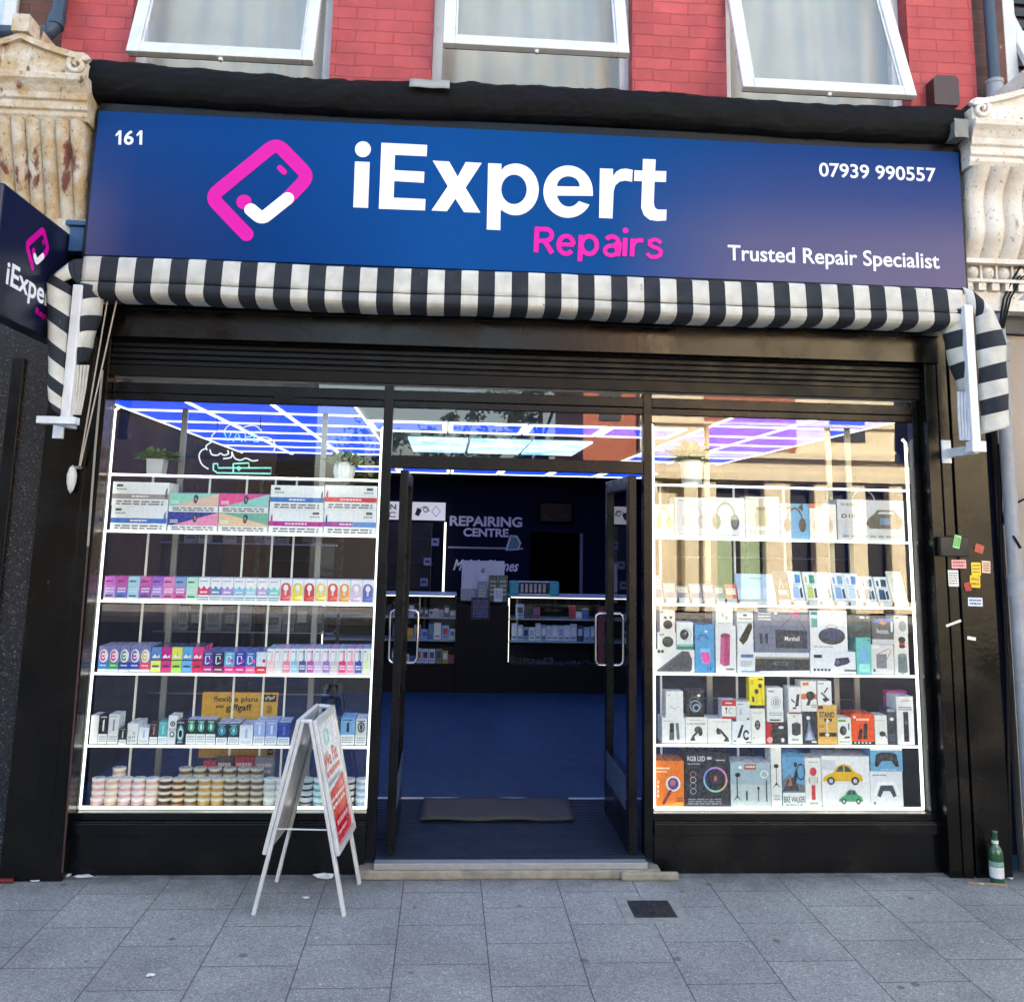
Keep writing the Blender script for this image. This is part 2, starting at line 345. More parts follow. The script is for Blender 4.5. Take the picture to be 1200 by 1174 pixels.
def paving_mat():
    m, n, l, b = nodes_of('granite_aggregate_paving'); tc = n.new('ShaderNodeTexCoord')
    sx = n.new('ShaderNodeSeparateXYZ'); cx = n.new('ShaderNodeCombineXYZ'); l.new(tc.outputs['Object'], sx.inputs[0])
    ay = n.new('ShaderNodeMath'); ay.inputs[1].default_value = .263+8*.4; l.new(sx.outputs[1], ay.inputs[0])
    ax = n.new('ShaderNodeMath'); ax.inputs[1].default_value = 1.3615+40*.4; l.new(sx.outputs[0], ax.inputs[0])
    l.new(ay.outputs[0], cx.inputs[0]); l.new(ax.outputs[0], cx.inputs[1])
    br = n.new('ShaderNodeTexBrick'); br.inputs['Scale'].default_value = 1; br.inputs['Brick Width'].default_value = .4; br.inputs['Row Height'].default_value = .4
    br.inputs['Mortar Size'].default_value = .0028; br.inputs['Mortar Smooth'].default_value = .3; br.offset = .5
    br.inputs['Color1'].default_value = (.93, .93, .93, 1); br.inputs['Color2'].default_value = (1.06, 1.06, 1.06, 1); br.inputs['Mortar'].default_value = (.3, .3, .3, 1)
    l.new(cx.outputs[0], br.inputs['Vector'])
    grain = n.new('ShaderNodeTexVoronoi'); grain.inputs['Scale'].default_value = 150; l.new(tc.outputs['Object'], grain.inputs['Vector'])
    g2 = noise(n, l, tc.outputs['Object'], 260, 3); big = noise(n, l, tc.outputs['Object'], 1.4, 8, .6); mid = noise(n, l, tc.outputs['Object'], 7, 8, .65)
    gs = n.new('ShaderNodeSeparateColor'); l.new(grain.outputs['Color'], gs.inputs[0])
    c = ramp(n, [(0, (.075, .077, .082)), (.45, (.23, .23, .228)), (.8, (.3, .3, .297)), (.93, (.38, .38, .375)), (1, (.58, .58, .57))]); l.new(gs.outputs[0], c.inputs[0])
    c2 = mixc(n, l, maprange(n, l, g2, .35, .65), c.outputs[0], (.25, .25, .25))
    c2 = mixc(n, l, 1.0, c2, br.outputs['Color'], 'MULTIPLY')
    c2 = mixc(n, l, 1.0, c2, mixc(n, l, maprange(n, l, big, .35, .65), (.8, .8, .81), (1.15, 1.15, 1.14)), 'MULTIPLY')
    c2 = mixc(n, l, maprange(n, l, mid, .62, .78, 0, .6), c2, (.09, .09, .093))
    gum = n.new('ShaderNodeTexVoronoi'); gum.inputs['Scale'].default_value = 4.5; gum.inputs['Randomness'].default_value = 1; l.new(tc.outputs['Object'], gum.inputs['Vector'])
    gsep = n.new('ShaderNodeSeparateColor'); l.new(gum.outputs['Color'], gsep.inputs[0])
    on = maprange(n, l, gsep.outputs[0], .3, .32); rim = maprange(n, l, gum.outputs['Distance'], .07, .1, 1, 0); gm = n.new('ShaderNodeMath'); gm.operation = 'MULTIPLY'; l.new(on, gm.inputs[0]); l.new(rim, gm.inputs[1])
    gm2 = n.new('ShaderNodeMath'); gm2.operation = 'MULTIPLY'; gm2.inputs[1].default_value = .72; l.new(gm.outputs[0], gm2.inputs[0])
    c2 = mixc(n, l, gm2.outputs[0], c2, (.07, .07, .072))
    wh = n.new('ShaderNodeTexVoronoi'); wh.inputs['Scale'].default_value = 9; l.new(tc.outputs['Object'], wh.inputs['Vector'])
    wsep = n.new('ShaderNodeSeparateColor'); l.new(wh.outputs['Color'], wsep.inputs[0])
    w1 = maprange(n, l, wsep.outputs[1], .86, .87); w2 = maprange(n, l, wh.outputs['Distance'], .05, .075, 1, 0); wm = n.new('ShaderNodeMath'); wm.operation = 'MULTIPLY'; l.new(w1, wm.inputs[0]); l.new(w2, wm.inputs[1])
    c2 = mixc(n, l, wm.outputs[0], c2, (.45, .45, .44))
    dirt = n.new('ShaderNodeMath'); dirt.operation = 'MULTIPLY'; l.new(maprange(n, l, sx.outputs[1], -.3, -.02), dirt.inputs[0]); l.new(maprange(n, l, mid, .35, .6, .1, .9), dirt.inputs[1])
    c2 = mixc(n, l, dirt.outputs[0], c2, (.085, .08, .075))
    l.new(c2, b.inputs['Base Color']); b.inputs['Roughness'].default_value = .8
    inv = n.new('ShaderNodeMath'); inv.operation = 'SUBTRACT'; inv.inputs[0].default_value = 1; l.new(br.outputs['Fac'], inv.inputs[1])
    p = bumpn(n, l, b, inv.outputs[0], .8, .004); bumpn(n, l, b, g2, .35, .002, p); return m

def sign_mat():  # blue ramp, mauve towards the lower right, deeper blue at lower left
    m, n, l, b = nodes_of('blue_mauve_vinyl'); tc = n.new('ShaderNodeTexCoord'); sx = n.new('ShaderNodeSeparateXYZ'); l.new(tc.outputs['Object'], sx.inputs[0])
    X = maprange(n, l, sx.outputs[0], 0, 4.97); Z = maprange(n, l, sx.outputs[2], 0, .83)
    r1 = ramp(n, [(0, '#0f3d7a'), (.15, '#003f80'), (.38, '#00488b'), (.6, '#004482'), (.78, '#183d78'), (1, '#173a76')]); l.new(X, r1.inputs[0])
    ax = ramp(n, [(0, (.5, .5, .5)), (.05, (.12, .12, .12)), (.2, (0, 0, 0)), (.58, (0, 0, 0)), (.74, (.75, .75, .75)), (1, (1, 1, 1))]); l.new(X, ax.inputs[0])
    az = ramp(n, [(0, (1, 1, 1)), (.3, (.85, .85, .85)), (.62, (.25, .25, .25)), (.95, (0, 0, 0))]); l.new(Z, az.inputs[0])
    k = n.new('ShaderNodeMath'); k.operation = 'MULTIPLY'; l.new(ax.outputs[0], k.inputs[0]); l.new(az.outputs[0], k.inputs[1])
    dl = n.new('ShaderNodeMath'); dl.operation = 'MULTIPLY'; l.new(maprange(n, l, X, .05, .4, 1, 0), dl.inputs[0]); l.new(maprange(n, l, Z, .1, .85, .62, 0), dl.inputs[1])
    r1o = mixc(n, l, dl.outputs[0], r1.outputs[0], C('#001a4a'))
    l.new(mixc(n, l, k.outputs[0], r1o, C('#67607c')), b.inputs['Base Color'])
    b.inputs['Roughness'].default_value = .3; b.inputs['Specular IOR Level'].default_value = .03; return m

def floor_mat():
    m, n, l, b = nodes_of('blue_resin_floor'); v = mapping(n, l, scale=(1, .5, 1))
    a = noise(n, l, v, 2.2, 9, .65); c = noise(n, l, v, 11, 8, .6)
    k = mixc(n, l, maprange(n, l, a, .3, .7), (.004, .022, .056), (.012, .05, .105)); k = mixc(n, l, maprange(n, l, c, .35, .7, 0, .5), k, (.014, .055, .11))
    l.new(k, b.inputs['Base Color']); l.new(maprange(n, l, c, .3, .7, .5, .7), b.inputs['Roughness']); b.inputs['Specular IOR Level'].default_value = .2; return m

def granite_mat():
    m, n, l, b = nodes_of('black_granite'); tc = n.new('ShaderNodeTexCoord'); v = n.new('ShaderNodeTexVoronoi'); v.inputs['Scale'].default_value = 150; l.new(tc.outputs['Object'], v.inputs['Vector'])
    s = n.new('ShaderNodeSeparateColor'); l.new(v.outputs['Color'], s.inputs[0]); r = ramp(n, [(0, (.01, .011, .013)), (.8, (.014, .016, .02)), (.93, (.03, .034, .042)), (1, (.09, .1, .12))]); l.new(s.outputs[0], r.inputs[0])
    l.new(r.outputs[0], b.inputs['Base Color']); b.inputs['Roughness'].default_value = .22; return m

M['brick_red'] = brick_mat('red_painted_brick', (.45, .06, .066), (.56, .088, .094), (.40, .055, .06))
M['brick_brown'] = brick_mat('bare_brown_brick', (.16, .065, .05), (.1, .045, .04), (.12, .1, .085), False)
M['brick_orange'] = brick_mat('orange_brick', (.5, .14, .075), (.42, .11, .06), (.4, .3, .22), False)
M['stucco_l'] = stucco_mat('peeling_cream_stucco', (.5, .35, .19), (.66, .61, .52), (.17, .055, .045), .585)
M['stucco_r'] = stucco_mat('weathered_white_stucco', (.66, .6, .52), (.74, .71, .66), (.3, .26, .22), .66)
M['stone'] = stucco_mat('sunlit_cream_stone', (.72, .65, .5), (.78, .71, .56), (.55, .47, .33), .64)
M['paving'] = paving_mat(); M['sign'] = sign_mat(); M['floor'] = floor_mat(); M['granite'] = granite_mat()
M['asphalt'] = material('asphalt', (.05, .05, .052), rough=.85, bump=.4, bscale=120, var=.3, vscale=2)
M['felt'] = material('black_roofing_felt', (.006, .0063, .0075), rough=.66, var=.5, vscale=7, bump=.6, bscale=22, spec=.12); wear(M['felt'], .01, (.09, .09, .09), 16)
M['fabric'] = material('awning_canvas', rough=.8, attr=True, var=.22, vscale=11, bump=.15, bscale=60); wear(M['fabric'], .075, (.1, .095, .085), 13)
M['net'] = material('ivory_net_curtain', (.55, .53, .48), rough=.9, var=.1, vscale=4)
M['pilaster'] = material('brown_black_paint', (.0042, .0038, .0036), rough=.24, var=.35, vscale=4, bump=.08, bscale=30, spec=.24); wear(M['pilaster'], .03, (.06, .055, .05), 7)
M['concrete'] = material('worn_concrete', (.25, .23, .19), rough=.9, var=.35, vscale=14, bump=.5, bscale=50)
M['pipe_grey'] = material('grey_painted_pipe', (.27, .29, .33), rough=.45, var=.2, vscale=12, bump=.1, bscale=30)
M['pipe_blue'] = material('dark_blue_painted_pipe', (.03, .055, .09), rough=.4, var=.2, vscale=10)
M['beige'] = material('beige_render', (.38, .32, .27), rough=.8, var=.15, vscale=3, bump=.2)
M['mat'] = material('grey_coir_mat', (.06, .056, .056), rough=.95, var=.3, vscale=30, bump=.8, bscale=200)
M['rib'] = material('ribbed_entrance_mat', (.004, .014, .034), rough=.55, spec=.2, var=.15, vscale=5)
M['leaf'] = material('leaf', rough=.5, attr=True)
M['zinc'] = material('dull_zinc', (.3, .3, .32), rough=.5, metal=.3, var=.15, vscale=30)
M['ceil'] = material('ceiling_paint', (.3, .32, .38), rough=.7)

# ================================================================== the ground
g = MB(); g.box(-60, 60, -7.2, 0.02, -.12, 0); structure(g.build('pavement', M['paving']))
g = MB(); g.add([(-120, -120, -.13), (120, -120, -.13), (120, 120, -.13), (-120, 120, -.13)], [[0, 1, 2, 3]]); structure(g.build('road', M['asphalt']))
g = MB(); g.box(-60, 60, -17.0, -14.2, -.12, 0); structure(g.build('pavement', M['paving']))

# ================================================================== the building: brick storey over the shopfront
bld = thing('terrace_building', 'terraced building with red painted brick upper storey over the phone shop', 'building', (0.4, 0, 0))
def wx(px, py, Y=0.0): return at(px, py, Y).x
ops = [(wx(150, 78), wx(386, 88)), (wx(505, 92), wx(741, 104)), (wx(852, 108), wx(1068, 122))]
XL, XR = wx(72, 50), wx(1142, 60)
w = MB(); xs = [XL]+[v for o in ops for v in o]+[XR]
for i in range(0, 8, 2): w.box(xs[i], xs[i+1], 0, .3, 3.0, 6.2)
w.box(XL, XR, 0, .3, 6.2, 9.2)
for a, b_ in ops: w.box(a, b_, .002, .298, 3.0, 4.34)
w.build('brick_wall', M['brick_red'], bld)
w = MB(); w.box(XL, XR, .3, 9, 2.9, 11.8); w.build('upper_shade_mass', M['brick_brown'], bld)  # unseen body of the upper storeys, height raised so its shadow fills the street
def house_window(a, b_, sash_px, open_y, zt, label=None):
    Y = .11; fr = MB(); t = .06; z0 = 4.34
    for x0, x1, q0, q1 in ((a, a+t, z0, 6.2), (b_-t, b_, z0, 6.2), (a+t, b_-t, z0, z0+t), (a+t, b_-t, 5.55, 5.63), (a+t, b_-t, 6.2-t, 6.2)): fr.box(x0, x1, Y, Y+.06, q0, q1)
    f = fr.build('window_frame', M['white_up'], bld, bevel=.004)
    pn = MB(); pn.add([(a+t, Y+.03, z0+t), (b_-t, Y+.03, z0+t), (b_-t, Y+.03, 5.55), (a+t, Y+.03, 5.55)], [[0, 1, 2, 3]]); pn.build('pane', M['glass_low'], f, loc=(0, 0, 0))
    cu = MB(); cu.grid(lambda u, v: (a+.03+(b_-a-.06)*u, Y+.12+.02*math.sin(u*34+math.sin(v*5+u*7)), z0+.02+1.85*v), 90, 6); cu.build('curtain', M['net'], f, loc=(0, 0, 0))
    bk = MB(); bk.box(a, b_, Y+.2, Y+.21, z0, 6.2, '#8a8a86'); bk.build('blind', M['paint'], f, loc=(0, 0, 0))
    (xa, ya, xb, yb) = sash_px
    P, Q = at(xa, ya, open_y), at(xb, yb, open_y); zb = (P.z+Q.z)/2; X0, X1 = P.x, Q.x
    top = Vector((0, Y-.02, zt)); bot = Vector((0, open_y, zb)); uz = (top-bot).normalized(); H = (top-bot).length
    uy = Vector((1, 0, 0)).cross(uz)*-1
    uy = Vector((0, uz.z, -uz.y)); s = MB(); st = .07
    O = Vector((X0, bot.y, bot.z)); ux = Vector((1, 0, 0))
    W = X1-X0
    s.obox(O, ux, uy, uz, st, .045, H); s.obox(O+ux*(W-st), ux, uy, uz, st, .045, H)
    s.obox(O+ux*st, ux, uy, uz, W-2*st, .045, st); s.obox(O+ux*st+uz*(H-st), ux, uy, uz, W-2*st, .045, st)
    for (o2, w2, h2) in ((O+ux*st+uz*st, .014, H-2*st), (O+ux*(W-st-.014)+uz*st, .014, H-2*st), (O+ux*(st+.014)+uz*st, W-2*st-.028, .014)): s.obox(o2+uy*.01, ux, uy, uz, w2, .012, h2)
    s.box((X0+X1)/2-.012, (X0+X1)/2+.012, bot.y+.012, bot.y+.04, zb-.025, zb-.001)
    so = s.build('sash', M['white_up'], f, loc=(0, 0, 0), bevel=.005)
    if label: so['label'] = label
    gl = MB(); o2 = O+ux*st+uz*st+uy*.02; gl.add([o2, o2+ux*(W-2*st), o2+ux*(W-2*st)+uz*(H-2*st), o2+uz*(H-2*st)], [[0, 1, 2, 3]]); gl.build('sash_pane', M['glass_house'], f, loc=(0, 0, 0))
    bl = MB(); bl.obox(O+uy*.046+ux*.01+uz*.005, ux, uy, uz, W-.02, .006, .03); bl.build('gasket', M['plastic_black'], f, loc=(0, 0, 0))
house_window(*ops[0], (147, 59, 367, 71), -.27, 5.62)
house_window(*ops[1], (519, 49, 738, 63), -.27, 5.68)
house_window(*ops[2], (871, 101, 1075, 112), -.33, 5.62, 'sash pushed out wider than the others')
# shell of the shop room
def slab(name, m, *a, thingy=None): q = MB(); q.box(*a); return structure(q.build(name, m))
slab('floor', M['floor'], -2.4, 3.25, .02, 8.2, -.05, .08)
slab('wall_left', M['navy'], -2.5, -2.35, .03, 8.2, .08, 2.62)
slab('wall_right', M['navy'], 3.15, 3.25, .03, 8.2, .08, 2.62)
slab('wall_back', M['navy'], -2.35, 3.15, 8.0, 8.2, .08, 2.62)
slab('ceiling', M['ceil'], -2.5, 3.25, .03, 8.2, 2.62, 2.8)

# neighbours
nb = thing('terrace_building', 'brown brick neighbouring building left of the red one with black granite shopfront', 'building', (-6, 0, 0))
q = MB(); q.box(-14, XL-.001, .015, 9, 3.05, 11.8); q.build('brick_wall', M['brick_brown'], nb)  # carried up out of view to lengthen the shade over the street
q = MB(); q.box(-2.75, -2.215, -.06, .5, 0, 3.05); q.box(-14, -3.6, .0, .5, 0, 3.05); q.build('granite_pier', M['granite'], nb, bevel=.006)
q = MB(); q.box(-2.43, -2.36, -.085, -.062, .02, 2.7); q.build('trim', M['frame'], nb, bevel=.004)
q = MB(); q.box(-2.9, -2.13, -.125, -.0945, .0, .022, '#5a1418'); q.build('painted_base', M['paint'], nb, bevel=.006)
q = MB(); q.box(-3.6, -2.75, .06, .1, .4, 2.6); q.build('shop_window', M['glass'], nb)
q = MB(); q.box(-3.6, -2.75, .3, .35, 0, 3.05, '#15181c'); q.build('window_backing', M['paint'], nb)
q = MB(); P = rect(-60, -40, 20, 62, -.02); q.box(P[0], P[1], -.03, .012, P[2], P[3]+.6); q.build('window_frame', M['white_up'], nb, bevel=.01)
q = MB(); q.box(P[0], P[1]-.07, -.036, -.0315, P[2]+.07, P[3]+.55); q.build('pane', M['glass_house'], nb)
nr = thing('terrace_building', 'brown brick neighbouring building right of the red one with beige rendered ground floor', 'building', (7, 0, 0))
q = MB(); XR2 = wx(1178, 40); q.box(XR+.001, XR2, .012, 9, 3.05, 9.2); q.box(XR2, 15, .02, 9, 5.7, 11.8); q.box(XR2, 15, .35, 9, 3.05, 5.7); q.build('brick_wall', M['brick_brown'], nr)  # unseen upper part heightened to keep the street in shade
q = MB(); q.box(3.262, 15, -.02, .5, 0, 3.04); q.build('rendered_wall', M['beige'], nr)
q = MB(); q.box(3.17, 15, -.06, .006, 3.045, 3.36, '#3c4047'); q.build('fascia', M['paint'], nr)
q = MB(); zz = at(1185, 60, .02).z; q.box(XR2+.02, XR2+1.2, .04, .1, 4.2, 4.28); q.box(XR2+.02, XR2+.1, .04, .1, 4.28, 5.6); q.box(XR2+.1, XR2+1.2, .04, .1, zz+.08, zz+.16); q.build('window_frame', M['white_up'], nr, bevel=.004)
q = MB(); o2, u2 = Vector((XR2+.1, -.2, 4.5)), Vector((0, .42, .9)).normalized(); q.obox(o2, (1, 0, 0), (0, u2.z, -u2.y), u2, .08, .04, .9); q.obox(o2+Vector((.08, 0, 0)), (1, 0, 0), (0, u2.z, -u2.y), u2, .8, .04, .08); q.build('sash', M['white_up'], nr, bevel=.004)
q = MB()
for k in range(14): q.box(XR2+.1, XR2+1.2, .2, .23, 4.3+k*.09, 4.36+k*.09, '#23262b')
q.build('blind', M['paint'], nr)

# ================================================================== shopfront
sf = thing('shopfront', 'black framed shopfront with glazed display windows either side of an open doorway', 'shopfront', (.4, 0, 0))
zgt, zgb = 2.497, .304
XJL, XJR = -1.899, 2.752            # clear glass edges
ML0, ML1, MR0, MR1 = -.376, -.323, 1.129, 1.180
q = MB(); q.box(-2.21, -1.9, -.094, .02, 0, 3.3); q.box(-1.985, -1.978, -.0965, -.094, .0, 3.0); q.build('pilaster', M['pilaster'], sf, bevel=.004)
q = MB()
for a, b_, y in ((2.79, 2.862, -.094), (2.866, 2.925, -.098), (2.94, 3.145, -.094)): q.box(a, b_, y, .02, 0, 3.3)
q.box(2.862, 2.94, -.07, .018, 0, 3.298); q.build('pilaster', M['pilaster'], sf, bevel=.004)
for a, b_ in ((-1.9, ML0), (MR1, 2.79)):
    q = MB(); q.box(a, b_, -.012, .05, 0, .2); q.box(a, b_, -.03, .05, .2, .258); q.box(a, b_, -.022, .05, .258, .266); q.box(a, b_, -.004, .05, .266, zgb); q.build('stall_riser', M['black'], sf, bevel=.003)
q = MB()
q.box(-1.93, XJL, .021, .06, zgb, 2.62)
q.box(XJR, 2.789, .004, .07, zgb, 2.62)
q.box(ML0, ML1, -.006, .06, .075, 2.62); q.box(MR0, MR1, -.006, .06, .075, 2.62)
for a, b_ in ((XJL, ML0), (MR1, XJR)):
    q.box(a, b_, 0, .055, zgt, 2.535); q.box(a, b_, -.008, .055, 2.538, 2.595)
for a, b_, z0, z1, y in ((ML1, MR0, zgt, 2.535, 0), (ML1, MR0, 2.538, 2.595, -.008), (ML1, MR0, 2.15, 2.222, -.004)): q.box(a, b_, y, .055, z0, z1)
q.build('window_frame', M['frame'], sf, bevel=.003)
def pane(a, b_, z0, z1, y=.025): q = MB(); q.add([(a, y, z0), (b_, y, z0), (b_, y, z1), (a, y, z1)], [[0, 1, 2, 3]]); return q.build('pane', M['glass'], sf)
pane(XJL, ML0, zgb, zgt); pane(MR1, XJR, zgb, zgt); pane(ML1, MR0, 2.222, zgt); pane(-1.9, 2.79, 2.597, 2.632, .03)
q = MB(); pr = [(.012, 2.632), (-.03, 2.632), (-.034, 2.69)]
for k in range(5): z = 2.69+k*.034; pr += [(-.022, z), (-.034, z+.006), (-.034, z+.026), (-.022, z+.033)]
pr += [(.012, 2.862)]
q.prism(pr[::-1], 'x', -1.9, 2.79); q.build('roller_shutter', M['shutter'], sf)
q = MB(); q.box(-1.98, 2.87, -.12, .03, 2.835, 3.1); q.box(-1.98, 2.87, -.135, -.12, 2.99, 3.1); q.build('lintel', M['pilaster'], sf, bevel=.004)
q = MB(); q.box(-2.05, 2.98, -.17, .0, 3.1, 4.3); q.build('fascia_backing', M['plastic_black'], sf)
q = MB(); q.box(ML0-.03, MR1+.02, -.1, .04, .0, .05); q.build('door_step', M['concrete'], sf, bevel=.012)
q = MB(); q.box(.98, MR1+.11, -.125, -.1, 0, .045); q.build('door_step', M['concrete'], sf, bevel=.012)
q = MB(); q.box(ML1+.002, MR0-.002, -.095, -.03, .05, .082); q.build('threshold', M['zinc'], sf, bevel=.003)
def door(x, hinge, face):
    """leaf swung into the shop, edge towards the street"""
    T, W, z0, z1 = .046, .80, .095, 2.14; q = MB(); s = .075
    y0 = .0
    q.box(x-T/2, x+T/2, y0, y0+s, z0, z1); q.box(x-T/2, x+T/2, y0+W-s, y0+W, z0, z1)
    q.box(x-T/2, x+T/2, y0+s, y0+W-s, z1-s, z1); q.box(x-T/2, x+T/2, y0+s, y0+W-s, z0, z0+.2)
    d = q.build('door', M['frame'], sf, loc=(x, y0, z0), bevel=.004)
    p = MB(); p.add([(x, y0+s, z0+.2), (x, y0+W-s, z0+.2), (x, y0+W-s, z1-s), (x, y0+s, z1-s)], [[0, 1, 2, 3]]); p.build('door_pane', M['glass_thin'], d, loc=(x, y0, z0))
    for sg in (-1, 1):
        yh = y0+W-.04; off = .088*sg
        h = MB(); zz0, zz1 = .98, 1.3
        h.tube([(x+sg*T/2, yh, zz0), (x+off*.75, yh, zz0), (x+off*.95, yh, zz0+.012), (x+off, yh, zz0+.035), (x+off, yh, zz1-.035), (x+off*.95, yh, zz1-.012), (x+off*.75, yh, zz1), (x+sg*T/2, yh, zz1)], .0095, 10)
        h.build('handle', M['chrome'], d, loc=(x, y0, z0))
    k = MB(); k.box(x+face*T/2-.002*(face < 0), x+face*T/2+.002*(face > 0), y0+s+.01, y0+W-s-.01, z0+.205, z0+.38, '#3a4a5e'); k.build('kick_sticker', M['paint'], d, loc=(x, y0, z0))
door(-.245, .0, 1); door(1.066, .0, -1)
# ================================================================== fascia sign
YS = -.30; SX0, SX1, SZ0, SZ1 = -2.008, 2.962, 3.245, 4.078
sg = thing('shop_sign', 'long blue to mauve shop sign with white and magenta lettering above the striped awning', 'sign', (SX0, YS, SZ0))
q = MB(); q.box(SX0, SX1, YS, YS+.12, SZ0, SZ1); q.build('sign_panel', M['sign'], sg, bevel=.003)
q = MB(); e = .016
q.box(SX0-e, SX0-.0005, YS+.012, YS+.13, SZ0-e, SZ1+e); q.box(SX1+.0005, SX1+e, YS+.012, YS+.13, SZ0-e, SZ1+e); q.box(SX0, SX1, YS+.012, YS+.13, SZ1+.0005, SZ1+.05); q.box(SX0, SX1, YS+.012, YS+.13, SZ0-e, SZ0-.0005)
q.build('sign_edge', M['frame'], sg)
def traced(contours, Y, ox=0, oy=0, sc=1.0):           # outline in photo pixels -> metres on the sign's own plane
    return [[(lambda p: (p.x, p.z))(at(ox+x/sc, oy+y/sc, Y)) for x, y in ct] for ct in contours]
def arc(cx, cy, rx, ry, a0, a1, n=18): return [(cx+rx*math.cos(rad(a0+(a1-a0)*k/n)), cy-ry*math.sin(rad(a0+(a1-a0)*k/n))) for k in range(n+1)]
def lay(mb, contours, Y, col):
    v, f = fill(contours); mb.add([(x, Y, z) for x, z in v], f, col)
def strokeband(mb, pts, Y, t, col, caps=True):          # brush stroke of width t (metres) through x,z points
    q = [Vector(p) for p in pts]; L, Rr = [], []
    for i, p in enumerate(q):
        d0 = (q[i]-q[i-1]).normalized() if i else None; d1 = (q[i+1]-q[i]).normalized() if i < len(q)-1 else None
        d = ((d0 or d1)+(d1 or d0)).normalized(); nn = Vector((-d.y, d.x)); k = 1.0
        if d0 and d1: k = 1/max(.5, nn.dot(Vector((-d0.y, d0.x))))
        L.append(p+nn*t/2*k); Rr.append(p-nn*t/2*k)
    def cap(c, frm):
        if not caps: return []
        v = frm-c; return [c+Matrix.Rotation(-math.pi*k/8, 2) @ v for k in range(1, 8)]
    out = L+cap(q[-1], L[-1])+Rr[::-1]+cap(q[0], Rr[0])
    lay(mb, [[(p.x, p.y) for p in out]], Y, col)
T = lambda c: traced(c, YS, 400, 150, 3.0)
WHT, MAG = '#f2f4fb', '#d8009e'
L_ = MB(); y = YS-.0022
lay(L_, T([arc(76, 76, 28, 28, 0, 345, 23)]), y, WHT)
lay(L_, T([[(48, 119), (100, 121), (94, 282), (42, 280)]]), y, WHT)
lay(L_, T([[(141, 53), (302, 61), (300, 101), (189, 96), (187, 149), (292, 155), (290, 194), (186, 188), (184, 246), (296, 251), (294, 291), (132, 285)]]), y, WHT)
lay(L_, T([[(321, 116), (379, 119), (409, 172), (437, 121), (494, 124), (437, 211), (489, 299), (431, 297), (401, 250), (371, 294), (317, 291), (374, 206)]]), y, WHT)
lay(L_, T([[(516, 125), (563, 127), (563, 150)]+arc(613, 217, 81, 91, 120, -122, 30)+[(560, 288), (559, 360), (511, 358)], arc(607, 217, 45, 52, 0, 345, 23)]), y, WHT)
lay(L_, T([[(884, 240)]+arc(797, 225, 87, 92, 0, 330, 34)+[(835, 258)]+arc(800, 230, 42, 48, -45, -160, 10)+[(757, 239)], arc(798, 206, 40, 35, 180, 5, 14)+[(838, 207)]]), y, WHT)
lay(L_, T([[(909, 143), (955, 145), (955, 171), (966, 155), (982, 146), (1002, 144), (1024, 149), (1022, 190), (998, 186), (978, 190), (963, 203), (957, 224), (953, 319), (906, 317)]]), y, WHT)
lay(L_, T([[(1060, 110), (1105, 112), (1103, 152), (1142, 153), (1141, 191), (1101, 190), (1098, 265), (1102, 281), (1112, 288), (1143, 288), (1142, 326), (1112, 328), (1084, 324), (1064, 308), (1054, 282), (1057, 188), (1029, 187), (1030, 150), (1059, 151)]]), y, WHT)
L_.build('lettering', M['vinyl'], sg)
L_ = MB(); yy = [YS-.002]
def st(pts, wpx=18):
    yy[0] -= .0003; pp = T([pts])[0]; strokeband(L_, pp, yy[0], wpx/3/219*1.02, MAG, caps=False)
st([(688, 348), (684, 438)]); st([(680, 355), (716, 357)]+arc(716, 377, 24, 21, 80, -80, 10)+[(716, 398), (684, 397)], 17); st([(714, 398), (741, 441)])
st([(764, 410), (818, 412)], 15); st(arc(790, 412, 26, 31, 2, 318, 24), 17)
st([(843, 377), (838, 470)]); st(arc(871, 413, 27, 31, 0, 359, 24), 17)
st(arc(951, 403, 22, 20, 150, 0, 10)+[(973, 403), (971, 452)], 17); st(arc(948, 432, 22, 17, 0, 359, 20), 15)
st([(998, 388), (995, 452)]); lay(L_, T([arc(999, 361, 10, 10, 0, 340, 16)]), YS-.0022, MAG)
st([(1024, 390), (1021, 453)]); st([(1022, 420), (1030, 403), (1044, 396), (1061, 397)], 16)
st([(1123, 407), (1112, 396), (1098, 394), (1084, 400), (1084, 412), (1097, 420), (1112, 425), (1123, 434), (1120, 448), (1104, 456), (1086, 454), (1073, 443)], 15)
L_.build('lettering', M['vinyl'], sg)
L_ = MB()
def put_text(mb, s, px, Y, col, off, mi=0, slant=0.0):
    X0, X1, Z0, Z1 = rect(*px, Y); v, f = glyphs(s, off); mb.add([(X0+(X1-X0)*a+slant*b, Y-.002, Z0+(Z1-Z0)*b) for a, b in v], f, col, mi)
for x in (135.5, 160): lay(L_, traced([[(x, 158.2), (x+4.2, 153.3), (x+7, 153.4), (x+6.6, 170), (x+3.4, 169.9), (x+3.6, 157.6), (x+.6, 160.4)]], YS), YS-.002, WHT)
put_text(L_, '6', (145.5, 153, 157, 170.2), YS, WHT, .02)
def slanted(mb, s, p0, p1, hpx, Y, col, off, desc=0.0):   # writing between two baseline pixels
    A, B = at(*p0, Y), at(*p1, Y); z0 = (A.z+B.z)/2; H = hpx/213
    v, f = glyphs(s, off); mb.add([(A.x+(B.x-A.x)*a, Y-.002, z0+H*(b-desc)) for a, b in v], f, col)
L_.build('lettering', M['vinyl'], sg); L_ = MB()
slanted(L_, '07939 990557', (960, 207), (1097, 214), 18.5, YS, WHT, .015)
L_.build('lettering', M['vinyl'], sg); L_ = MB()
slanted(L_, 'Trusted Repair Specialist', (853, 306), (1101, 313), 26, YS, WHT, .013, .27)
L_.build('lettering', M['vinyl'], sg)
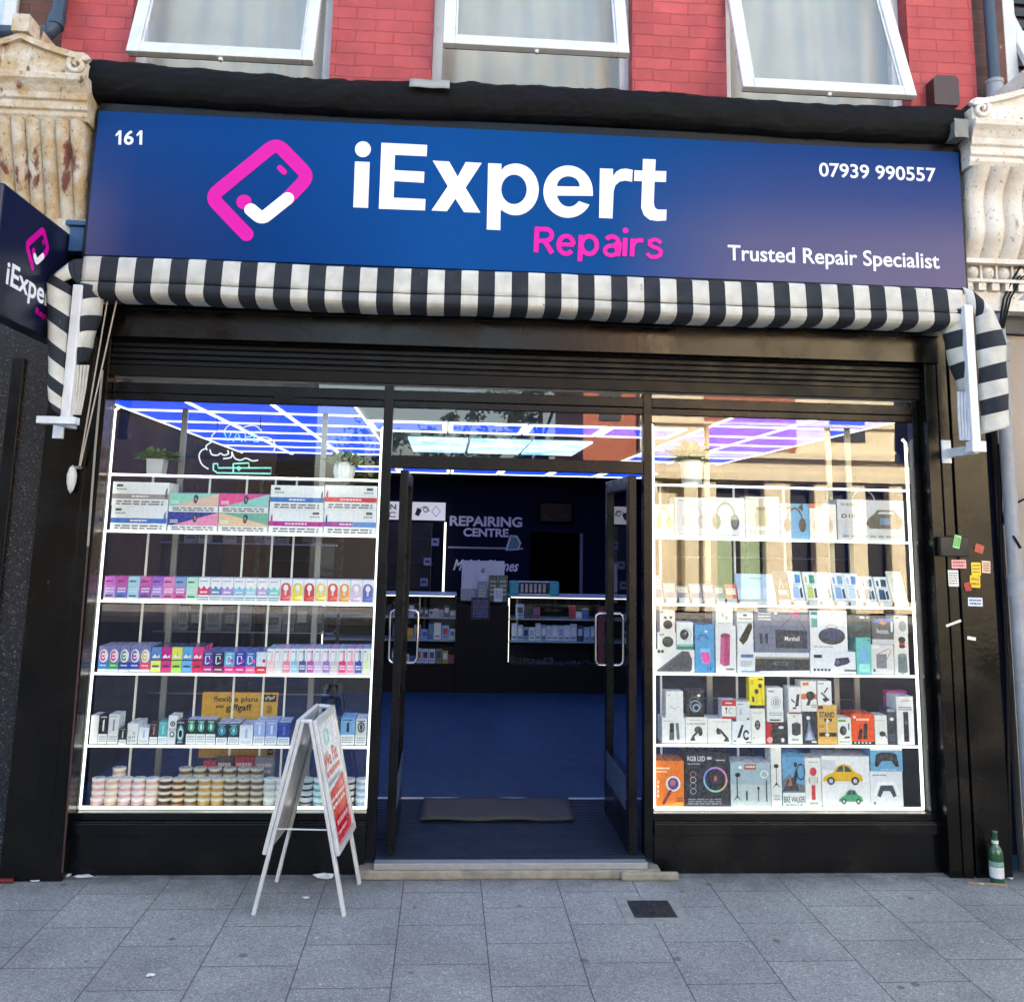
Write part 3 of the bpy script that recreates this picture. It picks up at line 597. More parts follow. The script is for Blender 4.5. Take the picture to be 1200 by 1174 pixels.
def logo(mb, tr, t, Y, lay3=None):
    LG = lambda pts: tr(pts)
    def soft(p, r=.35):                                    # rounded bends
        o = [p[0]]
        for i in range(1, len(p)-1):
            a, b, c = Vector(p[i-1]), Vector(p[i]), Vector(p[i+1]); d = min(t*r*2, (a-b).length*.4, (c-b).length*.4)
            u, v = b+(a-b).normalized()*d, b+(c-b).normalized()*d
            for k in range(6): s_ = k/5; o.append(tuple(u*(1-s_)**2+b*2*s_*(1-s_)+v*s_**2))
        return o+[p[-1]]
    strokeband(mb, soft(LG([(289, 275), (247, 231), (324, 168), (362, 207), (336, 234)])), Y, t, MAG)
    strokeband(mb, soft(LG([(337, 233), (307, 257), (294, 246)])), Y-.0006, t*.95, WHT)
    strokeband(mb, LG([(328, 197), (333, 202)]), Y, t*.42, MAG)
    c = Vector(LG([(286, 237)])[0]); v = [(c.x+t*.55*math.cos(k*.393), c.y+t*.55*math.sin(k*.393)) for k in range(16)]; lay(mb, [v], Y-.0003, MAG)
L_ = MB(); logo(L_, lambda pts: traced([pts], YS)[0], .0765, YS-.002); L_.build('logo', M['vinyl'], sg)

# ================================================================== projecting blade sign, seen almost edge-on at the left
XB = -2.13
bs = thing('blade_sign', 'dark navy projecting sign sticking out from the left pilaster with small pink logo', 'sign', (XB-.05, -.15, 2.76))
q = MB(); q.box(XB-.1, XB, -1.0, -.16, 2.765, 3.385, '#0c1226'); q.build('sign_box', material('navy_sign_box', '#0d1430', rough=.3), bs, bevel=.012)
q = MB(); q.box(XB-.07, XB-.03, -.16, .0, 3.0, 3.04); q.build('bracket', M['frame'], bs); q = MB(); q.box(XB-.07, XB-.03, -.16, .0, 3.2, 3.24); q.build('bracket', M['frame'], bs)
def bladept(px, py): p = atx(px, py, XB); return (p.y, p.z)
L_ = MB()
tmp = MB(); logo(tmp, lambda pts: [(-.59+(x-306)*.00212, 3.187-(y-222)*.00206) for x, y in pts], .036, -.001)
L_.add([(XB+.0015-.5*(v[1]+.001), v[0], v[2]) for v in tmp.v], tmp.f); L_.c = list(tmp.c); L_.build('logo', M['vinyl'], bs); L_ = MB()
fc = Face(L_, (XB, -.885, 2.887), (0, 1, 0), (0, 0, 1), .58, .15)
fc.t('iExpert', 0.0, .0, 1, 1.0, WHT, .02); L_.build('lettering', M['vinyl'], bs); L_ = MB(); fc.mb = L_; fc.t('Repairs', .6, -.28, 1.0, .02, MAG, .012)
L_.build('lettering', M['vinyl'], bs)

# ================================================================== felt covered cornice above the sign
rr = random.Random(3)
prof = [(0.02, 4.43), (-.12, 4.41), (-.25, 4.37), (-.33, 4.325), (-.362, 4.275), (-.365, 4.22), (-.355, 4.175), (-.335, 4.145), (-.3, 4.13), (-.18, 4.13)]
from mathutils import noise as NZ
def felt(u, v):
    i = v*(len(prof)-1); k = min(int(i), len(prof)-2); f = i-k; y = prof[k][0]*(1-f)+prof[k+1][0]*f; z = prof[k][1]*(1-f)+prof[k+1][1]*f; x = -2.06+5.03*u
    edge = min(1, v*6)*min(1, (1-v)*5+.15)
    d = (NZ.noise(Vector((x*1.3, v*2, 1)))*.014+NZ.noise(Vector((x*5, v*5, 4)))*.012+abs(NZ.noise(Vector((x*7+v*5, v*3, 9))))*.016+abs(NZ.noise(Vector((x*19-v*9, v*6, 2))))*.006)*edge
    return (x, y-d*.8, z+d*.7+.012*math.sin(x*2.1))
q = MB(); q.grid(felt, 420, 40)
ft = q.build('roofing_felt', M['felt'], None, loc=(.4, -.2, 4.1)); tag(ft, 'wrinkled black roofing felt wrapped over the cornice above the blue sign', 'roofing felt')
sm = ft.modifiers.new('thick', 'SOLIDIFY'); sm.thickness = .004
P = rect(480, 95, 527, 107, -.37); q = MB(); q.grid(lambda u, v: (P[0]+(P[1]-P[0])*u, -.415-.004*math.sin(u*9)+.03*v, P[2]+(P[3]-P[2])*v), 8, 2, '#9a9a96')
o = q.build('paper_scrap', M['paint'], None, loc=(P[0], -.4, P[2])); tag(o, 'torn pale strip of paper stuck on the black felt below the middle window', 'paper scrap')
o.modifiers.new('thick', 'SOLIDIFY').thickness = .002

# ================================================================== scrolled consoles at both ends
def console(name, label, mat, Xc, hw, zf0, zf1, zc, zp, peak, flutes, extra, amp=.055):
    t = thing(name, label, 'console', (Xc, -.1, zf0-.2))
    S = lambda v: v*v*(3-2*v)
    def yb(v): return -(.15+.19*S(v)+amp*math.sin(v*6.28))
    q = MB(); n = flutes*12
    q.grid(lambda u, v: (Xc-hw*.94+2*hw*.94*u, yb(v)-.05*math.sqrt(abs(math.sin(math.pi*flutes*u))), zf0+(zf1-zf0)*v), n, 24)
    q.box(Xc-hw*.94, Xc+hw*.94, -.168, .0, zf0, zf1); q.grid(lambda u, v: (Xc-hw*.94, -.16+(yb(v)+.16)*(1-u), zf0+(zf1-zf0)*v), 2, 24); q.grid(lambda u, v: (Xc+hw*.94, -.16+(yb(v)+.16)*u, zf0+(zf1-zf0)*v), 2, 24)
    q.build('fluted_scroll', mat, t)
    q = MB(); H = zc-zf1                                    # cornice: ogee mouldings
    pr = [(0, zf1), (-.36, zf1), (-.375, zf1+H*.1), (-.375, zf1+H*.2), (-.39, zf1+H*.24), (-.39, zf1+H*.42), (-.405, zf1+H*.46), (-.41, zf1+H*.6), (-.43, zf1+H*.75), (-.455, zf1+H*.86), (-.46, zf1+H), (0, zf1+H)]
    q.prism(pr[::-1], 'x', Xc-hw, Xc+hw); q.build('cornice', mat, t, bevel=.004)
    q = MB(); out = []
    for k in range(25): u = k/24; out.append((Xc-hw*.96*(1-u), zc+.09+(peak-zc-.12)*(u**2.2)+.02*math.sin(u*3.14)))
    full = out+[(2*Xc-x, z) for x, z in out[::-1]][1:]
    q.prism([(Xc-hw*.96, zc+.001)]+full+[(Xc+hw*.96, zc+.001)], 'y', -.05, -.40)
    for a, b in zip(full[:-1], full[1:]):
        q.add([(a[0], -.43, a[1]), (b[0], -.43, b[1]), (b[0], -.43, b[1]+.035), (a[0], -.43, a[1]+.035), (a[0], -.04, a[1]), (b[0], -.04, b[1]), (b[0], -.04, b[1]+.035), (a[0], -.04, a[1]+.035)],
              [[0, 1, 2, 3], [3, 2, 6, 7], [0, 4, 5, 1], [5, 4, 7, 6]])
    q.box(Xc-.045, Xc+.045, -.45, -.03, peak+.0, peak+.1)
    q.build('pediment', mat, t)
    for sg_ in (-1, 1):
        q = MB(); cx, cz = Xc+sg_*(hw*.82), zc+.075
        q.tube([(cx+sg_*(.062*(1-k/26))*math.cos(k*.42+.4), -.405-.02*k/26, cz+(.062*(1-k/26))*math.sin(k*.42+.4)) for k in range(25)], [.02-.0004*k for k in range(25)], 8)
        q.build('scroll', mat, t)
    q = MB()
    if extra:
        zz = zf0
        q.box(Xc-hw*.97, Xc+hw*.97, -.235, 0, zz-.03, zz-.001); ne = 7
        for k in range(ne):
            cx = Xc-hw*.9+(k+.5)*2*hw*.9/ne
            q.lathe([(.0, -.04), (.022, -.034), (.036, -.015), (.04, .005), (.034, .025), (.018, .037), (0, .04)], (cx, -.17, zz-.075), 14)
            q.box(cx+hw*.9/ne-.006, cx+hw*.9/ne+.006, -.195, -.15, zz-.115, zz-.032)
        q.box(Xc-hw*.95, Xc+hw*.95, -.165, 0, zz-.118, zz-.031); q.box(Xc-hw*.97, Xc+hw*.97, -.21, 0, zz-.138, zz-.1185)
        for k in range(9): cx = Xc-hw*.92+k*2*hw*.92/8.5; q.box(cx, cx+.045, -.2, -.12, zz-.185, zz-.1385)
        q.box(Xc-hw*.95, Xc+hw*.95, -.15, 0, zz-.186, zz-.1382); q.box(Xc-hw*.97, Xc+hw*.97, -.17, 0, zz-.3, zz-.1865)
    else:
        q.box(Xc-hw*.94, Xc+hw*.94, -.2, 0, zf0-.16, zf0-.001)
    q.build('base_moulding', mat, t)
    return t
# left
zl = lambda py: at(60, py, -.34).z
console('console_bracket', 'peeling cream scrolled console with red stains at the left end of the sign', M['stucco_l'], -2.41, .375, zl(246), zl(143), zl(96), zl(40)-.06, zl(40)-.05, 9, False, .012)
q = MB(); P = rect(84, 268, 101, 297, -.2); q.box(P[0], P[1], -.24, -.12, P[2], P[3], '#1d4a78'); q.box(P[0]-.02, P[1]+.02, -.26, -.1, P[3]+.0005, P[3]+.03, '#1d4a78'); o = q.build('junction_box', M['paint'], None, loc=(P[0], -.2, P[2]), bevel=.004); tag(o, 'small blue box under the peeling left console', 'junction box')
zr = lambda py: at(1180, py, -.34).z
console('console_bracket', 'white weathered scrolled console with egg moulding at the right end of the sign', M['stucco_r'], 3.36, .375, zr(297), zr(198), zr(150), zr(103)-.04, zr(103)-.03, 6, True)
q = MB(); P = rect(1120, 138, 1136, 160, -.44); q.grid(lambda u, v: (P[0]+(P[1]-P[0])*u, -.43+.004*math.sin(u*7+v*5)+.03*max(0, v-.8), P[2]+(P[3]-P[2])*v+.002*math.sin(u*5)), 8, 10, '#7d7d79'); q.box(P[0]+.01, P[1]-.005, -.415, -.3, P[2]+.01, P[3]-.01, '#6a6a66'); o = q.build('metal_patch', M['paint'], None, loc=(P[0], -.42, P[2]), bevel=.004); tag(o, 'crumpled grey flashing patch beside the right white console', 'flashing')

# ================================================================== striped awning, rolled up under the sign
BLK, CRM = '#1b212b', '#c9c7bf'
aw = thing('awning', 'rolled up black and white striped canvas awning under the blue sign', 'awning', (.4, -.35, 3.0))
AX0, AX1 = -1.985, 2.90; NS = 53
pr = [(-.30, 3.224), (-.34, 3.223), (-.362, 3.212), (-.369, 3.16), (-.376, 3.086), (-.366, 3.08), (-.366, 3.076), (-.377, 3.07), (-.379, 3.045), (-.376, 3.028), (-.358, 3.012), (-.32, 3.0), (-.25, 2.998), (-.18, 3.005)]
q = MB()
def roll(u, v):
    i = v*(len(pr)-1); k = min(int(i), len(pr)-2); f = i-k; x = AX0+(AX1-AX0)*u
    sag = .003*math.sin(x*3.3)+.003*NZ.noise(Vector((x*6, v*3, 0))); low = max(0, v-.45)
    sh = 0.0
    return (x+sh, pr[k][0]*(1-f)+pr[k+1][0]*f-.5*sag, pr[k][1]*(1-f)+pr[k+1][1]*f+sag*(1+low))
q.grid(roll, NS*4, 39, smooth=True, colfn=lambda i, j: CRM if (i//4) % 2 == 0 else BLK)
o = q.build('canvas', M['fabric'], aw); o.modifiers.new('thick', 'SOLIDIFY').thickness = .003
q = MB(); q.tube([(AX0+.02, -.366, 3.078), (AX1-.02, -.366, 3.078)], .0055, 8); q.build('front_rail', M['frame'], aw)
def cheek(left_pts, right_pts, Y0, Y1, cols, bulge, nsub=6):
    """folded side of the canopy: stripes between two edges (pixel points), each edge on its own plane"""
    q = MB(); a = [at(x, y, Y0) for x, y in left_pts]; b = [at(x, y, Y1) for x, y in right_pts]; n = len(a)-1
    def edge(e, v): i = v*n; k = min(int(i), n-1); return e[k].lerp(e[k+1], i-k)
    def fn(u, v):
        p = edge(a, v).lerp(edge(b, v), u); return (p.x, p.y-bulge*math.sin(math.pi*u)-.006*math.sin(v*17+u*3), p.z-.02*math.sin(math.pi*u*.5)*0)
    q.grid(fn, nsub, n*5, colfn=lambda i, j: cols[j//5]); return q
W_, B_ = CRM, BLK
q = cheek([(62, 322), (55, 331), (55, 354), (56, 373), (57, 396), (57, 416), (57, 436), (57, 451), (58, 468), (62, 478)],
          [(84, 336), (83, 347), (81, 372), (79, 392), (78, 415), (76, 433), (75, 452), (73, 467), (72, 481), (71, 487)], -.44, -.41, [B_, W_, B_, W_, B_, W_, B_, W_, B_], .04)
o = q.build('side_fold', M['fabric'], aw); o.modifiers.new('thick', 'SOLIDIFY').thickness = .004
q = cheek([(94, 332), (93, 352), (92, 372), (91, 390), (90, 408), (89, 428)], [(126, 340), (122, 349), (119, 370), (113, 388), (108, 408), (103, 424)], -.40, -.30, [B_, W_, B_, W_, B_], .03)
o = q.build('side_fold', M['fabric'], aw); o.modifiers.new('thick', 'SOLIDIFY').thickness = .004
q = MB()
for k in range(4): A, B = at(91+k*4, 428, -.385+.015*k), at(85.5+k*2.6, 486, -.385+.015*k); q.tube([A, A.lerp(B, .5)+Vector((.004, 0, 0)), B], .0085, 6, CRM)
q.build('pleats', M['fabric'], aw)
q = cheek([(1143, 372), (1144, 392), (1145, 411), (1146, 432), (1147, 450), (1148, 470), (1149, 488), (1150, 509)],
          [(1163, 362), (1174, 386), (1178, 405), (1179, 423), (1180, 443), (1181, 461), (1182, 480), (1182, 500)], -.40, -.44, [W_, B_, W_, B_, W_, B_, W_], .04)
o = q.build('side_fold', M['fabric'], aw); o.modifiers.new('thick', 'SOLIDIFY').thickness = .004
q = cheek([(1104, 366), (1106, 378), (1105, 392), (1108, 411), (1113, 429), (1119, 446), (1123, 460)], [(1132, 362), (1132, 370), (1132, 385), (1132, 405), (1133, 422), (1134, 441), (1135, 457)], -.30, -.38, [B_, W_, B_, W_, B_, W_], .03)
o = q.build('side_fold', M['fabric'], aw); o.modifiers.new('thick', 'SOLIDIFY').thickness = .004
q = MB()
for k in range(4): A, B = at(1123+k*4, 459, -.34-.012*k), at(1126+k*3.3, 516, -.36-.012*k); q.tube([A, A.lerp(B, .5)-Vector((.004, 0, 0)), B], .0085, 6, '#c9cbd6')
q.build('pleats', M['fabric'], aw)
def fold(pts, cols, name='corner_fold'):
    q = MB()
    for k in range(len(pts)-1):
        a, b = pts[k], pts[k+1]; q.grid(lambda u, v: tuple(at(*a[0], a[2]).lerp(at(*a[1], a[2]), v).lerp(at(*b[0], b[2]).lerp(at(*b[1], b[2]), v), u)-Vector((0, .02*math.sin(math.pi*v), 0))), 4, 6, cols[k])
    o = q.build(name, M['fabric'], aw); o.modifiers.new('thick', 'SOLIDIFY').thickness = .004
fold([((98, 303), (97, 336), -.36), ((86, 304), (92, 334), -.39), ((80, 308), (84, 326), -.42), ((63, 321), (66, 334), -.44)], [B_, B_, W_])
fold([((1128, 337), (1132, 366), -.36), ((1140, 341), (1143, 372), -.39), ((1152, 352), (1150, 372), -.42), ((1164, 364), (1160, 376), -.44)], [W_, B_, W_])
for (p0, p1, bx) in (((87, 334), (77, 489), -1), ((1137, 358), (1143, 517), 1)):
    q = MB(); A, B = at(*p0, -.405), at(*p1, -.405); hw = .025
    q.box(B.x-hw, B.x+hw, -.42, -.37, B.z, A.z); q.build('arm', M['white_metal'], aw, bevel=.006)
q = MB(); P = rect(46, 486, 91, 500, -.38); P2_ = rect(64, 486, 73, 500, -.3); q.box(P[0], P[1], -.42, -.35, P[2]+.012, P[2]+.05); q.box(P2_[0], P2_[1], -.352, -.094, P[2]+.015, P[2]+.035); P2 = rect(62, 501, 75, 514, -.1); q.box(P2[0], P2[1], -.108, -.0945, P2[2], P[2]+.05); q.build('arm_bracket', M['white_metal'], aw, bevel=.003)
q = MB(); P = rect(1103, 516, 1114, 543, -.1); q.box(P[0], P[1], -.11, -.0985, P[2], P[3]); A = at(1143, 524, -.38); q.obox(Vector((P[1]-.03, -.11, (P[2]+P[3])/2-.035)), (1, 0, 0), (Vector((A.x-.02, -.38, 0))-Vector((P[1]-.03, -.11, 0))).normalized(), (0, 0, 1), .03, (Vector((A.x, -.4, 0))-Vector((P[1], -.11, 0))).length, .05)
q.box(A.x-.045, A.x+.035, -.43, -.36, A.z-.03, A.z+.03); q.build('arm_bracket', M['white_metal'], aw, bevel=.003)

# pull cords, cleat, cables, pipes
q = MB(); A, B = at(127, 346, -.28), at(93, 546, -.13)
q.tube([A, B], .0045, 6, '#b8ada4'); q.tube([A+Vector((.05, 0, 0)), B+Vector((.006, -.004, 0))], .0045, 6, '#b8ada4'); o = q.build('pull_cord', M['paint'], None, loc=B); tag(o, 'pair of thin awning pull cords slanting down to the left pilaster', 'cord')
c = at(84, 561, -.13); q = MB(); q.lathe([(0, -.08), (.014, -.06), (.024, -.02), (.026, .02), (.016, .06), (0, .075)], (c.x, c.y, c.z), 12, '#c9c9c4'); q.box(c.x-.006, c.x+.035, -.14, -.0945, c.z+.055, c.z+.068, '#777777'); o = q.build('cord_cleat', M['paint'], None, loc=c); tag(o, 'pale coil of cord wound on a cleat on the left pilaster', 'cleat')
q = MB(); q.tube([at(120, 434, -.1), at(112, 520, -.102), at(103, 640, -.102)], .007, 6, '#8f8a82'); q.tube([at(103, 640, -.102), at(88, 830, -.102), at(73, 1022, -.102)], .006, 6, '#3a1d20'); o = q.build('conduit', M['paint'], None, loc=(-1.9, -.1, 0)); tag(o, 'thin conduit running down the inner edge of the left pilaster', 'conduit')
q = MB(); Z = at(30, 40, -.1).z; q.tube([(-3.6, -.14, Z-.03), at(48, 40, -.14), at(58, 38, -.14), at(66, 28, -.12), at(69, 14, -.09), at(72, -8, -.07), at(72, -150, -.07)], .042, 12); q.tube([at(64.5, 32, -.125), at(67.5, 20, -.105)], .05, 12); q.tube([at(52, 40, -.14), at(58, 38, -.14)], .05, 12); o = q.build('drainpipe', M['pipe_blue'], None, loc=(-2.5, -.1, 4.6)); tag(o, 'dark elbow of drainpipe above the peeling left console', 'drainpipe')
q = MB(); A = at(1166, 108, -.09); B = at(1156, -200, -.09); q.tube([(A.x, -.09, A.z), (A.x, -.09, B.z)], .037, 12); o = q.build('drainpipe', M['pipe_blue'], None, loc=A); tag(o, 'straight dark blue drainpipe on the brown brick above the right console', 'drainpipe')
q = MB(); q.tube([(A.x, -.09, A.z+.05), (A.x, -.09, A.z-.06)], .05, 14); q.tube([(A.x, -.09, A.z+.075), (A.x, -.09, A.z+.05)], .054, 14); q.tube([(A.x, -.09, A.z-.06), (A.x-.03, -.11, A.z-.2)], .044, 12); o2 = q.build('collar', M['pipe_grey'], o, loc=A)
xp = at(1186, 620, -.12).x; q = MB()
q.tube([at(1330, 300, -.14), at(1205, 345, -.14), at(1184, 357, -.13), Vector((xp-.006, -.12, at(1173, 372, -.12).z)), Vector((xp, -.12, at(1176, 400, -.12).z)), Vector((xp, -.12, .03))], .038, 14)
for zz in (2.86, 1.5): q.tube([(xp, -.12, zz), (xp, -.12, zz+.1)], .046, 14); q.tube([(xp, -.12, zz+.1), (xp, -.12, zz+.125)], .05, 14)
o = q.build('drainpipe', M['pipe_grey'], None, loc=(xp, -.12, 0)); tag(o, 'grey painted drainpipe with a bend running down beside the right pilaster', 'drainpipe')
q = MB()
for dx in (0, 9, 16): q.tube([at(1207+dx, 296+dx, -.2), at(1188+dx*.6, 325, -.2), at(1176+dx*.5, 350, -.19), at(1171+dx*.3, 385, -.16)], .006, 6)
q.tube([at(1176, 420, -.09), at(1181, 560, -.075), at(1176, 612, -.08), at(1190, 632, -.165), at(1196, 642, -.16)], .008, 6); q.tube([at(1215, 578, -.1), at(1200, 585, -.1), at(1190, 590, -.1)], .007, 6)
q.tube([at(1171, 520, -.07), at(1173, 640, -.07), at(1180, 780, -.07), at(1183, 1000, -.07)], .012, 6); o = q.build('cable', M['plastic_black'], None, loc=(xp, -.1, 1)); tag(o, 'loose black cables looping behind the grey drainpipe', 'cable')
P = rect(1090, 93, 1119, 127, -.05); q = MB(); q.prism([(P[0], P[2]), (P[1], P[2]), (P[1], P[3]-.02), (P[1]-.02, P[3]), (P[0]+.02, P[3]), (P[0], P[3]-.02)], 'y', .0, -.1); o = q.build('alarm_box', material('brown_plastic_box', (.045, .022, .022), rough=.45), None, loc=(P[0], -.05, P[2]), bevel=.008); tag(o, 'dark brown alarm box on the red brick right of the third window', 'alarm box')
P = rect(1098, 629, 1131, 652, -.1); q = MB(); q.box(P[0], P[1], -.14, -.0985, P[2], P[3], '#0d0e10'); o = q.build('key_box', M['paint'], None, loc=(P[0], -.1, P[2]), bevel=.006); tag(o, 'small black box with a green sticker on the right pilaster', 'box')
q = MB(); A = at(1121, 635, -.143); f = Face(q, A+Vector((-.026, 0, -.03)), (.97, 0, -.24), (.24, 0, .97), .04, .075); f.r(0, 0, 1, 1, '#7fcf86'); f.small(.1, .15, .9, .85, '#3b7d45', 4, 3); q.build('sticker', M['print'], o, loc=(P[0], -.1, P[2]))
def sticker(x0, y0, x1, y1, col, ink, tilt=0.0, rows=3, lab=None):
    P = rect(x0, y0, x1, y1, -.096); q = MB(); f = Face(q, (P[0], -.0945, P[2]), (math.cos(tilt), 0, math.sin(tilt)), (-math.sin(tilt), 0, math.cos(tilt)), P[1]-P[0], P[3]-P[2], start=.004)
    f.r(0, 0, 1, 1, col)
    if ink: f.small(.1, .12, .9, .9, ink, rows, int(x0))
    o = q.build('sticker', M['print'], sf)
    if lab: o['label'] = lab
sticker(1115, 656, 1132, 666, '#e8a9b4', '#b0485c', .02, 2, 'pink printed sticker'); sticker(1111, 668, 1123, 687, '#dcdcda', '#8a8d92', 0, 5, 'white printed sticker')
sticker(1138, 659, 1149, 674, '#f2cf3e', '#9a7a10', 0, 3, 'yellow sticker'); sticker(1136, 674, 1148, 688, '#f0c733', '#a87c10', -.05, 2, 'lower yellow sticker'); sticker(1150, 657, 1160, 671, '#e9c9b4', '#7a4a3c', -.05, 4, 'peach printed sticker')
sticker(1141, 636, 1151, 646, '#b3423f', None, -.3, 1, 'torn red sticker'); sticker(1134, 700, 1151, 710, '#d5dcec', '#2c4f9a', -.02, 2, 'white and blue sticker'); sticker(1131, 683, 1139, 693, '#a3262b', None, .2, 1, 'torn red sticker scrap')
sticker(1109, 732, 1128, 735, '#d8d8d6', None, .35, 1, 'white tape scrap'); sticker(1133, 745, 1143, 749, '#e4e4e2', None, -.15, 1, 'white tape scrap')

# ================================================================== pavement things
P = [atz(735, 1055, 0), atz(785, 1055, 0), atz(792, 1077, 0), atz(742, 1077, 0)]; cx, cy = 1.06, -.497
q = MB(); s1, s2 = .155, .105
for a, b_, c_, d_ in ((-s1, s1, -s1, -s2), (-s1, s1, s2, s1), (-s1, -s2, -s2, s2), (s2, s1, -s2, s2)): q.box(cx+a, cx+b_, cy+c_, cy+d_, -.03, .004)
cv = thing('inspection_cover', 'small square iron inspection cover set in a pale concrete surround in the pavement', 'cover', (cx, cy, 0)); q.build('surround', material('pale_concrete', (.27, .265, .25), rough=.9, var=.25, vscale=20, bump=.4, bscale=90), cv)
q = MB(); q.box(cx-s2+.004, cx+s2-.004, cy-s2+.004, cy+s2-.004, -.02, .006)
for i in range(6):
    for j in range(6): a, b_ = cx-.085+i*.031, cy-.085+j*.031; q.box(a, a+.018, b_, b_+.018, .006, .0085)
q.build('lid', material('cast_iron', (.035, .04, .05), rough=.5, metal=.5, var=.3, vscale=20), cv)
bx, by = at(1168, 1020, -.17).x, -.17
q = MB(); q.lathe([(0, 0), (.034, .001), (.036, .01), (.036, .15), (.03, .175), (.016, .195), (.0135, .25), (.015, .252), (.015, .262), (0, .263)], (bx, by, 0.004), 20)
bt = thing('bottle', 'green glass bottle with a pale label standing at the foot of the right pilaster', 'bottle', (bx, by, 0)); q.build('glass_body', material('green_bottle_glass', (.012, .07, .03), rough=.08, spec=.7), bt)
q = MB(); q.lathe([(.0366, .03), (.0366, .085)], (bx, by, .004), 20, '#c9ccd0'); q.lathe([(.0366, .088), (.0366, .112)], (bx, by, .004), 20, '#6f9a8c'); q.build('bottle_label', M['print'], bt); q = MB(); q.lathe([(.0175, .2), (.0165, .215)], (bx, by, .004), 16, '#c9ccd0'); q.build('neck_label', M['print'], bt)
q = MB(); q.obox((bx-.17, by-.01, .002), (.98, -.2, 0), (.2, .98, 0), (0, 0, 1), .2, .012, .01, '#8a7a66'); o = q.build('wood_strip', M['paint'], None, loc=(bx, by, 0)); tag(o, 'thin splinter of wood lying by the green bottle', 'wood strip')
def scrap(px, py, r, label, seed, col='#d6d8de'):
    c = atz(px, py, 0); rr = random.Random(seed); q = MB(); n = 9
    pts = [(c.x+r*(1+.45*rr.uniform(-1, 1))*math.cos(6.283*k/n), c.y+r*.6*(1+.4*rr.uniform(-1, 1))*math.sin(6.283*k/n), .006+rr.uniform(0, r*.25)) for k in range(n)]
    q.add(pts+[(c.x, c.y, r*.35)], [[k, (k+1) % n, n] for k in range(n)], col); o = q.build('paper_litter_scrap', M['paint'], None, loc=(c.x, c.y, 0)); tag(o, label, 'litter', 'litter on the pavement'); o.modifiers.new('thick', 'SOLIDIFY').thickness = .003
scrap(382, 1028, .06, 'crumpled white tissue lying behind the folding sign', 1); scrap(98, 1028, .035, 'crumpled white paper scrap at the foot of the left pilaster', 2); scrap(77, 1027, .022, 'small white scrap touching the corner of the left pilaster', 5)
scrap(359, 1053, .018, 'tiny pale paper scrap on the slab beside the folding sign', 3); scrap(42, 1033, .02, 'little white crumb of litter in front of the black pilaster', 4)
scrap(1150, 1036, .02, 'flat white crumb of litter left of the green bottle', 6); scrap(1184, 1030, .02, 'flat white crumb of litter right of the green bottle', 7); scrap(176, 1144, .022, 'white smear of paper on the slab in the front left', 8)

# ================================================================== folding pavement sign
NL, FL, NR, FR = Vector((-.86, -.535, 0)), Vector((-.824, -.085, 0)), Vector((-.415, -.561, 0)), Vector((-.377, -.126, 0))
TLn, TRn = Vector((-.676, -.535, .875)), Vector((-.621, -.545, .875)); TLf, TRf = TLn+(FL-NL), TRn+(FR-NR)
ab = thing('pavement_sign', 'folding white framed pavement sign with a red and white poster standing before the left window', 'sign', (-.62, -.32, 0))
def panelside(n0, f0, tn, tf, out):
    down = (n0-tn); L = down.length; dn = down.normalized(); ln = (tf-tn); Wd = ln.length; lv = ln.normalized(); nr = lv.cross(-dn).normalized()
    if nr.x*out < 0: nr = -nr
    H = L*.70
    q = MB()
    for base in (tn, tf-lv*.028): q.obox(base+dn*L, lv, -nr, -dn, .028, .018, L)
    q.build('leg_frame', M['alu'], ab, bevel=.003)
    fr = MB(); b = .032; O = tn+dn*H+nr*.002
    for (a, w, z, h) in ((0, b, 0, H), (Wd-b, b, 0, H), (b, Wd-2*b, 0, b), (b, Wd-2*b, H-b, b)): fr.obox(O+lv*a-dn*z, lv, nr, -dn, w, .02, h)
    fr.obox(O+lv*b-dn*b, lv, nr, -dn, Wd-2*b, .006, H-2*b)
    p = fr.build('poster_frame', M['alu'], ab, bevel=.003)
    fc = MB(); o0 = O+lv*b-dn*b+nr*.0065; ux = lv
    if lv.cross(-dn).dot(nr) < 0: o0 = o0+lv*(Wd-2*b); ux = -lv
    F = Face(fc, o0, ux, -dn, Wd-2*b, H-2*b, eps=.0003)
    F.r(0, 0, 1, 1, '#e4e8ea'); F.r(0, 0, 1, .2, '#c8102e'); F.r(0, .2, 1, .4, '#d9483c'); F.e(.42, .86, .17, .075, '#9fd0c8'); F.e(.4, .86, .09, .045, '#c7e2dd')
    F.p([(0, .4), (1, .4), (1, .47), (0, .42)], '#d9483c'); F.t('We Fix', .08, .62, .88, .75, '#d8503f', .02); F.small(.1, .53, .9, .61, '#dd7460', 1, 11)
    F.small(.12, .46, .85, .52, '#9aa3aa', 1, 5); F.small(.1, .27, .9, .38, '#f3d9d5', 2, 6); F.small(.2, .12, .85, .19, '#f0b8bb', 1, 7); F.small(.15, .05, .7, .1, '#f0b8bb', 1, 8)
    F.r(.93, .1, .95, .45, '#e9e9ea'); F.r(.97, .12, .985, .44, '#e9e9ea')
    fc.build('poster', M['print'], p)
panelside(NL, FL, TLn, TLf, -1); panelside(NR, FR, TRn, TRf, 1)
q = MB(); q.tube([TLn+Vector((0, .02, -.005)), TRn+Vector((0, .02, -.005))], .012, 8); q.build('hinge', M['alu'], ab); q = MB(); q.tube([TLf+Vector((0, -.02, -.005)), TRf+Vector((0, -.02, -.005))], .012, 8)
q.build('hinge', M['alu'], ab); q = MB(); m1, m2 = NL.lerp(TLn, .43), NR.lerp(TRn, .43); q.tube([m1+Vector((0, .02, 0)), m2+Vector((0, .02, 0))], .004, 6); q.build('stay_bar', M['alu'], ab)
